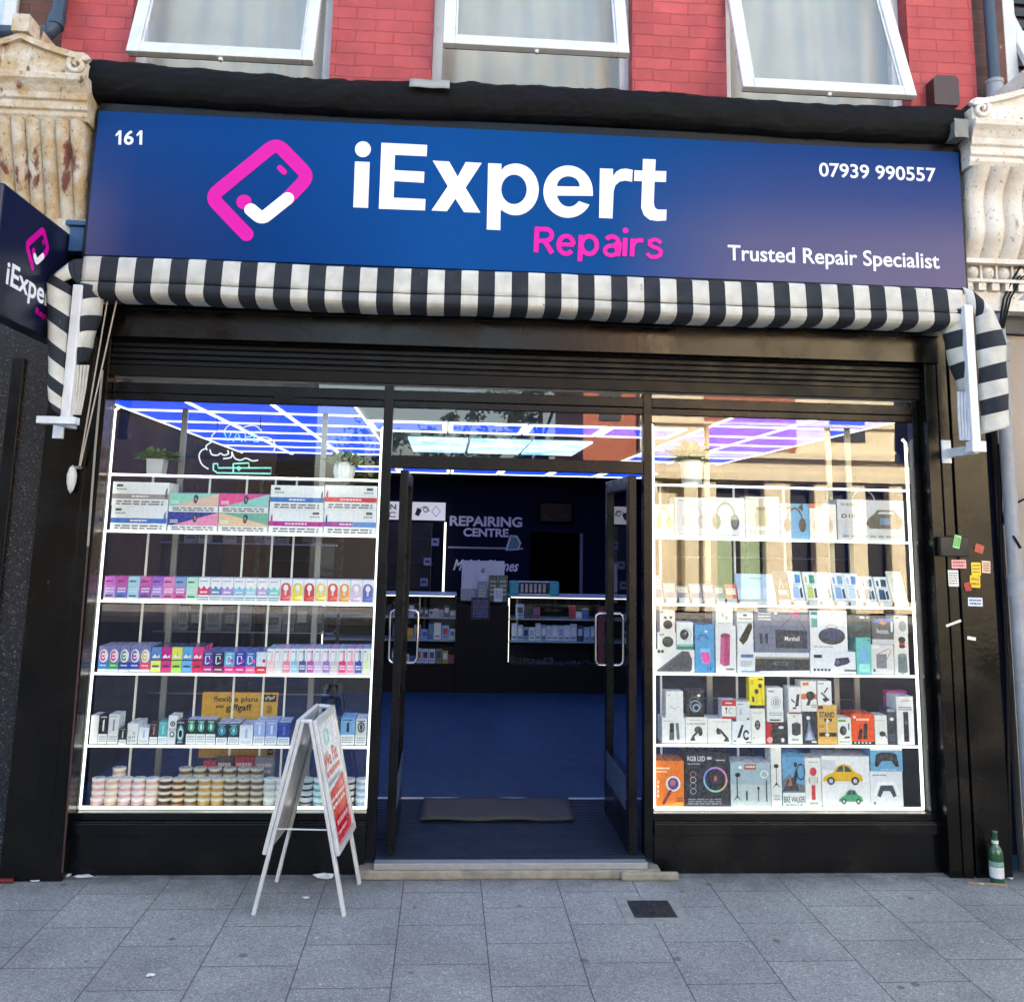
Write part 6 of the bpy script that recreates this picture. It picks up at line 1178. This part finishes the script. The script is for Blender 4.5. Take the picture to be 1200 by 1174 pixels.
# third row
z = SHR[3]; GC = 'speaker and earphone boxes on the fourth shelf of the right window'
Y2 = YB
lowL = box('wide white box picturing a long dark speaker bar at the left end', (768, 761, 814, 788), z, .14, '#e6e7ea', lambda F: (F.p([(.03, .08), (.68, .95), (.85, .92), (.94, .6), (.93, .12), (.88, .03), (.05, .03)], '#4a4d5a'), F.p([(.03, .08), (.68, .95), (.74, .94), (.12, .08)], '#6a6d7c'), F.r(.05, .86, .12, .98, '#2a2c33'), F.r(.14, .86, .21, .98, '#2a2c33')), group=GC)
box('small white box picturing a dark round speaker', (770.5, 741, 792.5, 761), None, .1, '#e9e9e8', lambda F: (F.e(.55, .45, .3, .32, '#32363a'), F.e(.55, .5, .22, .2, '#4b5055'), F.r(.1, .82, .35, .92, '#9a9da2')), on='wide white box picturing a long dark speaker bar at the left end', group=GC)
box('small white box picturing black earbuds in their case', (773.5, 715, 792, 741), None, .1, '#ebe6e4', lambda F: (F.e(.5, .35, .3, .2, '#202226'), F.p([(.22, .66), (.4, .58), (.45, .7), (.28, .74)], '#202226'), F.p([(.58, .66), (.7, .6), (.82, .7), (.66, .76)], '#202226'), F.r(.06, .88, .2, .95, '#d0605c'), F.r(.95, 0, 1, 1, '#c7463e')), on='small white box picturing a dark round speaker', group=GC)
box('white and teal box picturing a round smart watch', (793, 729, 812.5, 761), None, .1, '#e4e9ec', lambda F: (F.r(0, 0, 1, .12, '#2f7f74'), F.r(0, .12, 1, .2, '#7fc4b8'), F.ring(.55, .55, .34, .24, .2, '#c4c8d0'), F.e(.46, .55, .27, .19, '#2a2f3a'), F.line([(.46, .55), (.6, .65)], .003, '#e9ecf0')), on='wide white box picturing a long dark speaker bar at the left end', group=GC)
box('bright blue box picturing a speaker lit pink', (814.5, 732, 837.5, 788), z, .1, '#3a98d2', lambda F: (F.p([(.25, .5), (.75, .5), (.82, .3), (.74, .2), (.5, .17), (.34, .22)], '#7cc0ea'), F.p([(.3, .42), (.72, .42), (.8, .28), (.72, .2), (.5, .18), (.38, .24)], '#ee4fae'), F.ring(.42, .7, .28, .1, .3, '#3a4a84', 16, 0, 200), F.r(.5, .84, .64, .88, '#dfeef6'), F.r(.6, .04, .66, .12, '#1f5f94'), F.r(.76, .04, .82, .12, '#1f5f94')), group=GC)
box('white box picturing a pink cylinder speaker', (838.5, 733, 862.5, 788), z, .1, '#e4e3e6', lambda F: (F.p([(.2, .2), (.26, .78), (.72, .8), (.68, .16), (.4, .14)], '#b23a74'), F.p([(.2, .2), (.26, .78), (.44, .79), (.4, .15)], '#d05a94'), F.e(.49, .79, .24, .05, '#8f2a58'), F.r(.5, .06, .9, .09, '#4a4d55')), group=GC)
box('small white box picturing white earbuds on the pink speaker box', (839, 709, 858.5, 733), None, .09, '#ecece8', lambda F: (F.e(.4, .5, .08, .1, '#b9bcc0'), F.e(.62, .4, .08, .1, '#b9bcc0'), F.r(.15, .8, .45, .86, '#8d9096'), F.small(.1, .08, .9, .14, '#8d9096', 1, 2)), on='white box picturing a pink cylinder speaker', group=GC)
sb = 'long white box picturing a dark sound bar'
box(sb, (864, 764.5, 948.5, 788.5), z, .12, '#dfe2ea', lambda F: (F.p([(.24, .1), (.25, .75), (1, .78), (1, .16), (.3, .1)], '#28303e'), F.r(.25, .7, 1, .8, '#9a948c'), F.r(.5, .4, .7, .55, '#5f6b80'), F.r(.53, .43, .67, .52, '#28303e'), F.r(.05, .75, .22, .9, '#3f6ab0'), F.small(.05, .3, .2, .6, '#9aa2b2', 3, 2), F.r(.05, .05, .3, .1, '#4a70b0')), group=GC)
box('slim white box picturing a tilted black capsule', (864, 717, 883, 764), None, .1, '#e2e4e9', lambda F: (F.p([(.1, .3), (.35, .18), (.62, .3), (.95, .62), (.9, .72), (.7, .72), (.5, .58)], '#15171b'), F.e(.5, .92, .14, .03, '#20232a'), F.small(.1, .81, .9, .86, '#5a5f68', 1, 3), F.r(0, .72, 1, .75, '#a9aeb8')), on=sb, group=GC)
box('big slate blue box picturing a guitar amp style speaker on a strap', (884, 713, 948.5, 764), None, .14, '#6c7490', lambda F: (F.p([(.38, .1), (.96, .1), (.96, .5), (.38, .52)], '#27314c'), F.t('Marshall', .55, .27, .82, .37, '#e9ecf4', .01), F.line([(.42, .5), (.7, .84)], .003, '#2a2c3c'), F.line([(.94, .5), (.78, .84)], .003, '#2a2c3c'), F.p([(.66, .82), (.74, .98), (.84, .98), (.82, .82)], '#c55a94'), F.p([(.09, .42), (.14, .42), (.14, .2), (.1, .2)], '#1f2638'), F.p([(.19, .42), (.24, .42), (.24, .2), (.2, .2)], '#1f2638'), F.small(.07, .72, .3, .92, '#e2e6ee', 3, 4), F.r(.36, .86, .42, .91, '#e9ecf4')), on=sb, group=GC)
lw = 'white box picturing a small navy strapped speaker'
box(lw, (949.5, 763.5, 1003, 788.5), z, .12, '#e2e4ee', lambda F: (F.p([(.52, .4), (.56, .7), (.84, .76), (.88, .55), (.82, .45), (.58, .32)], '#2a3352'), F.r(.08, .72, .26, .86, '#1d222c'), F.e(.6, .53, .05, .12, '#4a5a8a'), [F.e(.09+.08*k, .18, .028, .06, '#3a3f4c') for k in range(5)], F.r(.74, .12, 1, .2, '#4c5160')), group=GC)
box('white box picturing a dark oval speaker with a handle', (949.5, 716, 993, 763.5), None, .12, '#e9e9ee', lambda F: (F.e(.58, .38, .36, .21, '#27304a'), F.e(.58, .43, .3, .13, '#35406a'), F.ring(.58, .55, .18, .12, .2, '#b4b8c4', 14, 0, 180), F.r(.04, .6, .2, .98, '#2f9a94'), F.r(.04, .82, .2, .9, '#bfe6e2'), F.small(.08, .1, .6, .14, '#7d828e', 1, 2)), on=lw, group=GC)
tl = 'slim teal box picturing a pale blue bottle speaker'
box(tl, (1003.5, 747, 1021, 788.5), z, .1, '#57c0c0', lambda F: (F.p([(.25, .3), (.75, .3), (.72, .78), (.3, .78)], '#6fb2e4'), F.r(.15, .06, .9, .28, '#8fe0da'), F.e(.85, .93, .08, .03, '#2a6f74')), group=GC)
box('dark teal blister pack above the slim teal box', (994, 720, 1020.5, 747), None, .07, '#24454f', lambda F: (F.r(.12, .2, .88, .74, '#16303a'), F.e(.4, .45, .2, .14, '#2d5a66'), F.r(.15, .84, .3, .93, '#0e1f26'), F.e(.62, .88, .12, .06, '#e6eef0'), F.e(.86, .88, .05, .05, '#c9d8da')), on=tl, group=GC)
hb = 'pale grey box picturing a grey cube speaker with a red strap'
box(hb, (1021.5, 755, 1047.5, 788.5), z, .1, '#dcdde2', lambda F: (F.r(.22, .2, .68, .68, '#7d818c'), F.line([(.68, .5), (.92, .82), (.8, .86), (.3, .68)], .004, '#c2555c'), F.r(.06, .08, .16, .18, '#5a5f68'), F.r(.04, .86, .36, .98, '#eef0f2')), group=GC)
box('dark grey blister pack with a blue and orange swoosh', (1021.5, 725, 1047, 755), None, .07, '#565b68', lambda F: (F.r(0, 0, 1, .2, '#c9ccd6'), F.p([(0, .85), (.3, 1), (1, 1), (1, .9), (.55, .82)], '#5f7fd8'), F.p([(.3, .84), (.55, .76), (.7, .86), (.5, .92)], '#e9a44a'), F.t('hoco.', .22, .42, .78, .62, '#e2e5ec', .012), F.r(.86, .5, .97, .9, '#dfe6ee')), on=hb, group=GC)
gb_ = 'white box picturing a green grey cylinder speaker at the right end'
box(gb_, (1048.5, 762, 1065.5, 789), z, .1, '#e4e6e6', lambda F: (F.p([(.22, .1), (.25, .8), (.5, .86), (.85, .8), (.88, .1), (.55, .04)], '#6d8084'), F.e(.55, .8, .31, .08, '#8a9a9c')), group=GC)
rb_ = 'small white box picturing a red and black speaker'
box(rb_, (1048, 742, 1064.5, 762), None, .1, '#ecebea', lambda F: (F.r(.35, .2, .75, .6, '#d0404c'), F.e(.55, .62, .26, .18, '#22242a'), F.e(.55, .22, .22, .1, '#22242a')), on=gb_, group=GC)
box('small white box picturing a round grey speaker on the red speaker box', (1047.5, 721, 1064, 742), None, .1, '#eaeaea', lambda F: (F.e(.6, .4, .28, .3, '#a6aeac'), F.r(.1, .84, .35, .9, '#5a5d64')), on=rb_, group=GC)
# fourth row
z = SHR[4]; GD = 'accessory boxes on the fifth shelf of the right window'
def holder(k=0):
    def f(F):
        F.small(.2, .86, .8, .9, '#9a9da4', 1, k)
        if k == 0: F.p([(.2, .1), (.45, .1), (.4, .25), (.6, .42), (.52, .48), (.3, .28)], '#3a3d42'); F.e(.58, .52, .18, .13, '#4a4e55'); F.e(.68, .42, .1, .14, '#2c2f34')
        else: F.p([(.65, .08), (.9, .08), (.86, .22), (.55, .58), (.44, .54), (.74, .22)], '#34373c'); F.e(.47, .48, .1, .12, '#4a4e55'); F.e(.42, .5, .06, .14, '#2c2f34')
    return f
b1 = 'white box picturing a smart watch and strap at the left end'
box(b1, (776, 841, 803, 868.5), z, .12, '#e9ebf0', lambda F: (F.p([(.3, .12), (.52, .12), (.52, .8), (.34, .8)], '#5a5d64'), F.r(.33, .42, .5, .76, '#1d2026'), F.p([(.58, .8), (.72, .8), (.76, .16), (.64, .14)], '#70747c'), F.small(.08, .86, .5, .9, '#9a9da4', 1, 2)), group=GD)
box('plain white moulded box standing on the watch box', (780.5, 810, 801, 841), None, .08, '#e6e7ea', lambda F: (F.p([(.2, .4), (.5, .3), (.8, .42), (.75, .46), (.5, .36), (.25, .46)], '#c4c6cc'), F.r(.1, .84, .25, .88, '#b4b6bc')), on=b1, group=GD)
b2 = 'white box lettered for a car holder'
box(b2, (803.5, 840, 829, 868.5), z, .12, '#ececea', lambda F: (F.t('CAR HOLDER', .08, .7, .92, .78, '#3a3d42', .01), holder(0)(F)), group=GD)
box('black pouch picturing a coiled headset cable', (804.5, 807.5, 825, 840), None, .05, '#14171c', lambda F: (F.ring(.5, .4, .34, .22, .25, '#7d8ca4'), F.ring(.45, .56, .3, .18, .2, '#5c6a84', 18, 30, 330), F.ring(.55, .34, .2, .14, .3, '#a4b2c8'), F.e(.7, .78, .1, .05, '#e6e8ec'), F.r(.0, .93, 1, .96, '#30343c')), on=b2, group=GD)
b3 = 'wide white box picturing a long armed phone mount'
box(b3, (829.5, 842, 857.5, 868.5), z, .12, '#eae9e6', holder(1), group=GD)
box('small red and white earphone box', (846, 820, 862.5, 842), None, .08, '#e9e6e4', lambda F: (F.r(0, .68, 1, 1, '#c8202e'), F.r(0, 0, 1, .12, '#c8202e'), F.r(.28, .28, .34, .55, '#2a2c33'), F.e(.31, .55, .08, .06, '#2a2c33'), F.ring(.66, .42, .18, .16, .2, '#6a6d75', 14, 30, 300), F.small(.25, .78, .75, .9, '#f2e6e6', 1, 3)), on=b3, group=GD)
b4 = 'white box picturing two black handsets'
box(b4, (858, 845.5, 880, 868.5), z, .12, '#e4e8ee', lambda F: (F.p([(.25, .25), (.42, .3), (.62, .85), (.5, .88), (.3, .4)], '#20242e'), F.ring(.74, .4, .17, .24, .45, '#20242e', 16, 20, 330), F.r(.05, .1, .2, .14, '#20242e'), F.r(.72, .04, .98, .09, '#20242e')), group=GD)
box('pale grey blank box on the handset box', (863, 822, 880, 845.5), None, .08, '#d6d9e0', lambda F: (F.p([(.2, .35), (.35, .35), (.35, .65), (.3, .65)], '#9aa0aa'), F.r(.1, .85, .5, .9, '#8a909c'), F.r(.7, .1, .9, .18, '#5a5f6a')), on=b4, group=GD)
b5 = 'slim white box picturing an oval black gadget'
box(b5, (880.5, 830, 897, 868.5), z, .1, '#e9e6e2', lambda F: (F.e(.45, .53, .2, .14, '#2a2d33'), F.e(.45, .58, .11, .05, '#6a6e76'), F.e(.45, .48, .11, .04, '#6a6e76'), F.small(.1, .86, .8, .9, '#b4a89c', 1, 2), F.r(.1, .15, .25, .18, '#9a9c9e')), group=GD)
box('bright yellow earphone box', (878, 792, 896, 829.5), None, .06, '#f0d91c', lambda F: (F.r(0, 0, 1, .1, '#1c1a12'), F.e(.48, .52, .14, .08, '#3a2c14'), F.e(.72, .7, .13, .07, '#3a2c14'), F.line([(.5, .5), (.48, .14)], .0015, '#3a2c14'), F.line([(.74, .68), (.86, .14)], .0015, '#3a2c14'), F.r(.18, .2, .32, .36, '#3a3414'), F.r(.6, .88, .9, .93, '#3a3414'), F.small(.1, .74, .3, .9, '#b89f10', 2, 3)), on=b5, group=GD)
b6 = 'red and black blister box in the middle of the shelf'
box(b6, (897.5, 846, 922, 868.5), z, .1, '#23262c', lambda F: (F.p([(0, 0), (.3, 0), (.24, .5), (.34, .9), (0, 1)], '#b8202e'), F.e(.18, .18, .14, .14, '#e8a4a8'), F.r(.62, .7, .85, .82, '#e4e6ea'), F.e(.8, .18, .08, .1, '#d6d8dc'), F.r(.4, .88, .6, .95, '#8a4a3c')), group=GD)
box('white box picturing a round ring stand', (899, 806, 918, 846), None, .08, '#e6e7ea', lambda F: (F.ring(.55, .58, .3, .17, .12, '#9a9da6'), F.ring(.55, .58, .18, .1, .3, '#6a6e78'), F.e(.55, .58, .06, .03, '#2a2d33'), F.r(.15, .04, .8, .08, '#2a2d33'), F.small(.12, .18, .9, .3, '#a4a8b0', 2, 2), F.r(.1, .88, .45, .92, '#7a7e88')), on=b6, group=GD)
b7 = 'white box picturing a hexagonal black speaker'
box(b7, (923.5, 836, 940.5, 870), z, .1, '#e9e9e6', lambda F: (F.p([(.28, .3), (.58, .26), (.88, .32), (.9, .66), (.6, .72), (.28, .66)], '#33363a'), F.p([(.28, .66), (.6, .72), (.9, .66), (.6, .64)], '#55595e'), F.small(.25, .1, .75, .18, '#5a6a50', 2, 3), F.e(.45, .9, .08, .03, '#9a9c9e')), group=GD)
box('white box picturing a phone clamped in a holder', (924, 805, 938.5, 836), None, .08, '#e9e8e9', lambda F: (F.p([(.5, .25), (.8, .3), (.9, .75), (.66, .72)], '#22252b'), F.p([(.15, .6), (.5, .45), (.5, .38), (.2, .5)], '#3c4048'), F.r(.3, .18, .6, .24, '#3c4048'), F.r(0, 0, 1, .06, '#8f4a50')), on=b7, group=GD)
b8 = 'black box picturing grey figures below the orange box'
box(b8, (941, 833.5, 957.5, 870), z, .1, '#262b38', lambda F: (F.p([(.1, .1), (.3, .4), (.45, .75), (.6, .45), (.9, .12)], '#7a86a4'), F.p([(.25, .12), (.45, .45), (.7, .14)], '#b4bed4'), F.e(.4, .8, .14, .06, '#e6e8ee'), F.r(.6, .04, .95, .09, '#dfe2e8')), group=GD)
b9o = box('white and orange box picturing a black fan holder', (938.8, 798, 957, 833), None, .09, '#e9e6e4', lambda F: (F.r(0, .4, .3, .58, '#ee6a2a'), F.r(.85, .4, 1, .58, '#ee6a2a'), F.e(.6, .52, .3, .15, '#24262b'), F.p([(.3, .2), (.5, .2), (.68, .42), (.48, .44)], '#24262b'), F.r(.1, .86, .5, .96, '#ee6a2a'), F.small(.6, .12, .95, .24, '#8a8c92', 2, 3)), on=b8, group=GD)
b10 = 'mustard yellow box lettered STAND'
box(b10, (958, 826, 980.8, 870), z, .1, '#dcab58', lambda F: (F.t('STAND', .1, .68, .88, .83, '#1d1b18', .03), F.r(.04, .9, .3, .98, '#2a241c'), F.r(.34, .58, .74, .66, '#2a241c'), F.p([(.42, .6), (.5, .66), (.64, .6), (.5, .55)], '#e6dfd0'), F.r(.06, .2, .96, .3, '#2a241c'), F.p([(.35, .25), (.48, .3), (.6, .25), (.48, .18)], '#e6dfd0'), F.small(.08, .42, .3, .5, '#8a6a2c', 2, 4), F.r(.44, .3, .5, .56, '#e9d9b4')), group=GD)
box('white box picturing a folding phone stand on the STAND box', (958, 798, 974.5, 826), None, .09, '#e6e8ec', lambda F: (F.p([(.45, .55), (.68, .75), (.78, .72), (.5, .48)], '#24282f'), F.p([(.3, .25), (.62, .34), (.85, .22), (.5, .12)], '#24282f'), F.p([(.2, .5), (.3, .55), (.62, .36), (.52, .3)], '#555b66'), F.r(.05, .88, .45, .93, '#7a7e88')), on=b10, group=GD)
box('small white box picturing a bendy black mount right of the STAND box', (981.5, 841, 997.5, 870), z, .1, '#e7e9e4', lambda F: (F.e(.4, .52, .26, .18, '#2c2f34'), F.e(.48, .52, .14, .1, '#5a5e64'), F.p([(.6, .3), (.85, .3), (.9, .24), (.4, .22)], '#2c2f34'), F.r(.78, .55, .86, .8, '#2c2f34'), F.small(.1, .06, .9, .14, '#8f958a', 1, 3), F.r(.06, .86, .6, .94, '#6a9a4a')), group=GD)
box('bright orange box picturing two black handsets', (998, 836.5, 1024.8, 870), z, .14, '#f04e14', lambda F: (F.p([(.25, .16), (.44, .16), (.5, .5), (.36, .52)], '#22201f'), F.p([(.5, .16), (.68, .16), (.72, .68), (.6, .7), (.54, .66)], '#22201f'), F.small(.22, .76, .78, .88, '#ffd9c4', 1, 9), F.p([(.06, .9), (.14, .96), (.22, .88), (.14, .84)], '#fbe6dc'), F.r(0, 0, 1, .09, '#1e1a18'), [F.r(.1+.16*k, .03, .18+.16*k, .07, '#e6e2de') for k in range(5)]), group=GD, top='#d8420e')
box('white box picturing a small black magnifier shape', (1025.5, 838, 1040, 870), z, .1, '#e6e6e2', lambda F: (F.e(.6, .36, .26, .09, '#26282c'), F.p([(.75, .34), (.98, .2), (.95, .28), (.8, .38)], '#26282c'), F.small(.1, .8, .8, .85, '#b4b4ac', 1, 3)), group=GD)
box('slim dark blue box beside the white microphone box', (1040.5, 831, 1050.5, 870), z, .1, '#2c3848', lambda F: (F.r(0, .93, 1, 1, '#8f9aa8'), F.e(.5, .72, .24, .05, '#e6eaee'), F.small(.2, .1, .8, .3, '#5a6a80', 3, 2), F.r(.3, .4, .7, .6, '#1f2834')), group=GD)
box('bright pink box behind the white microphone box', (1041, 809.5, 1064, 869), z, .06, '#ee4fa4', lambda F: (F.r(.05, .5, .35, .9, '#d83a90'), F.r(.1, .92, .9, .96, '#f48cc4')), Y=.24, group=GD)
box('white box picturing an upright black microphone at the right end', (1051, 816, 1071, 870), z, .12, '#eceaec', lambda F: (F.r(.38, .06, .68, .68, '#24272c'), F.e(.53, .46, .1, .05, '#5a5f66'), F.r(.12, .72, .88, .78, '#2a2c33'), F.r(.15, .735, .85, .765, '#e6e6ea'), F.line([(.25, .88), (.4, .92), (.8, .91)], .003, '#3a3c44')), group=GD)
# bottom row
z = ZB; GE = 'large boxes on the floor of the right window'
box('orange box picturing a microphone selfie light', (768, 891, 801.5, 943.5), z, .16, '#ee7a24', lambda F: (F.p([(.08, 0), (.95, 0), (.95, .12)], '#f29a3c'), F.e(.62, .5, .26, .17, '#f4e6ee'), F.e(.62, .5, .19, .13, '#4a3f7a'), F.e(.6, .52, .1, .07, '#c86a8c'), F.p([(.22, .06), (.3, .04), (.58, .34), (.5, .38)], '#6a2f3c'), [F.r(.06, .2+.1*k, .12, .27+.1*k, '#fbe2cc') for k in range(4)], F.r(.04, .82, .5, .86, '#fbd9b4'), F.r(.04, .75, .4, .78, '#fbd9b4'), F.small(.75, .1, .97, .22, '#9a4a1c', 2, 2)), group=GE, top='#d86a1c')
box('black box lettered RGB LED with a rainbow ring light', (802.5, 881.5, 855, 943), z, .18, '#22242f', lambda F: (F.t('RGB LED', .06, .84, .46, .93, '#e2e4ee', .015), F.r(.5, .87, .6, .92, '#c4c8d4'), F.small(.7, .84, .92, .88, '#d6d9e2', 1, 3), F.small(.06, .77, .34, .81, '#a4a8b8', 1, 2), *[F.ring(.68, .5, .27, .235, .14, c, 8, a0, a0+62) for a0, c in ((0, '#e58ac0'), (60, '#b48ae0'), (120, '#7f8fe6'), (180, '#6fc0e0'), (240, '#8fd8b0'), (300, '#e6b48a'))], F.e(.68, .5, .06, .1, '#3a2a3c'), F.e(.68, .52, .03, .05, '#c86a7c'), *[F.ring(.18, .6-.105*k, .07, .055, .15, c, 14) for k, c in enumerate(('#d8808c', '#e6e0d0', '#8fb8d8', '#c4c8d4'))], F.small(.06, .04, .8, .16, '#8a8fa0', 3, 2)), group=GE)
box('blue grey box picturing tripods and selfie sticks', (856, 893, 903, 942.5), z, .15, '#9db3c0', lambda F: (F.r(0, 0, 1, .5, '#b9c6c8'), F.r(.35, .84, .64, .96, '#b4523c'), F.small(.38, .87, .62, .94, '#f0dcd0', 1, 3), F.r(.15, .2, .175, .68, '#24282d'), F.p([(.06, .12), (.16, .26), (.27, .12), (.16, .22)], '#24282d'), F.e(.18, .72, .07, .05, '#24282d'), F.r(.38, .14, .42, .36, '#24282d'), F.r(.68, .12, .7, .4, '#24282d'), F.e(.69, .42, .03, .04, '#24282d'), F.r(.88, .12, .905, .6, '#24282d'), F.ring(.84, .74, .1, .09, .25, '#e6eaea'), F.r(.2, .86, .28, .92, '#eef2f2')), group=GE, top='#c9ccd0')
box('tall narrow white box picturing a slim tripod', (903.5, 873, 916, 943), z, .1, '#dedfdc', lambda F: (F.r(.47, .34, .53, .64, '#3a3c40'), F.p([(.1, .3), (.5, .4), (.9, .3), (.5, .36)], '#3a3c40'), F.e(.5, .66, .24, .035, '#1f2125'), F.small(.2, .1, .8, .2, '#a4a6a8', 2, 3)), group=GE)
box('picture box lettered BIKE WALKER showing a bicycle', (916.8, 883, 943.2, 943), z, .16, '#5c9cc8', lambda F: (F.r(0, 0, 1, .27, '#dfe6e6'), F.t('BIKE WALKER', .04, .08, .98, .2, '#2a3f4c', .02), F.small(.1, .02, .9, .06, '#5a7080', 1, 2), F.p([(0, .27), (0, .5), (.3, .62), (.6, .45), (1, .4), (1, .27)], '#6a7078'), F.p([(0, .3), (.2, .5), (.5, .56), (.75, .3)], '#3a3f48'), F.ring(.82, .66, .2, .16, .2, '#22303c'), F.p([(.45, .5), (.62, .75), (.7, .6), (.5, .36)], '#1f2a38'), F.p([(.2, .4), (.35, .55), (.42, .4)], '#c86a3c'), F.e(.58, .8, .08, .05, '#2a1f1c'), F.r(0, .95, 1, 1, '#3f7fae')), group=GE)
box('white box picturing a red karaoke microphone', (943.8, 888, 962.8, 943), z, .12, '#e4e2e0', lambda F: (F.r(.38, .14, .62, .44, '#c8343c'), F.r(.3, .44, .7, .62, '#d6d2d0'), F.r(.22, .48, .28, .6, '#8a8680'), F.r(.72, .48, .78, .6, '#8a8680'), F.e(.5, .72, .22, .09, '#d0404c'), F.small(.25, .04, .75, .1, '#9a9690', 1, 2), F.small(.2, .9, .8, .94, '#b4b0aa', 1, 2)), group=GE)
def car(F, u, v, s, c, h):
    F.p([(u, v), (u+.02*s, v+.16*h), (u+.16*s, v+.3*h), (u+.26*s, v+.36*h), (u+.36*s, v+.62*h), (u+.5*s, v+.72*h), (u+.68*s, v+.66*h), (u+.8*s, v+.4*h), (u+.95*s, v+.28*h), (u+s, v+.08*h), (u+.98*s, v)], c)
    F.p([(u+.33*s, v+.4*h), (u+.4*s, v+.6*h), (u+.5*s, v+.66*h), (u+.52*s, v+.4*h)], '#3a4450'); F.p([(u+.55*s, v+.4*h), (u+.54*s, v+.66*h), (u+.65*s, v+.6*h), (u+.73*s, v+.4*h)], '#3a4450')
    for a in (.2, .8): F.e(u+a*s, v+.02*h, .095*s, .17*h, '#24262a'); F.e(u+a*s, v+.02*h, .05*s, .09*h, '#c4c8cc')
box('white box picturing a yellow and a green toy car', (963.5, 886, 1019.5, 943), z, .17, '#e6e7ea', lambda F: (F.r(.02, .72, .3, .92, '#c9ced4'), car(F, .02, .5, .84, '#e2b01c', .48), car(F, .34, .1, .5, '#3f9a72', .34), F.r(.02, .47, .98, .475, '#b9bcc2')), group=GE, top='#c4c6ca')
cb = 'white box picturing a white game controller'
box(cb, (1020.2, 903.5, 1058.5, 943.5), z, .14, '#dfe4ec', lambda F: (F.p([(.2, .3), (.32, .62), (.68, .62), (.8, .3), (.7, .26), (.6, .44), (.4, .44), (.3, .26)], '#34404e'), F.p([(.08, .34), (.24, .7), (.76, .7), (.92, .34), (.84, .3), (.72, .6), (.28, .6), (.16, .3)], '#f4f6fa'), F.small(.08, .86, .5, .92, '#6a7fb0', 1, 2), F.e(.12, .1, .04, .04, '#6a7080')), group=GE)
box('blue box picturing a black game controller on the white one', (1020, 875, 1057.5, 903.5), None, .14, '#5fa2cc', lambda F: (F.r(0, .86, 1, 1, '#e6eaee'), F.p([(.12, .2), (.18, .7), (.32, .78), (.68, .78), (.82, .7), (.88, .2), (.78, .18), (.66, .42), (.34, .42), (.22, .18)], '#1c2026'), F.e(.36, .56, .06, .08, '#3a4048'), F.e(.64, .56, .06, .08, '#3a4048'), F.small(.3, .04, .8, .1, '#cfe2f0', 1, 2)), on=cb, group=GE)

for o in SC.objects:
    if '_w' in o: del o['_w']
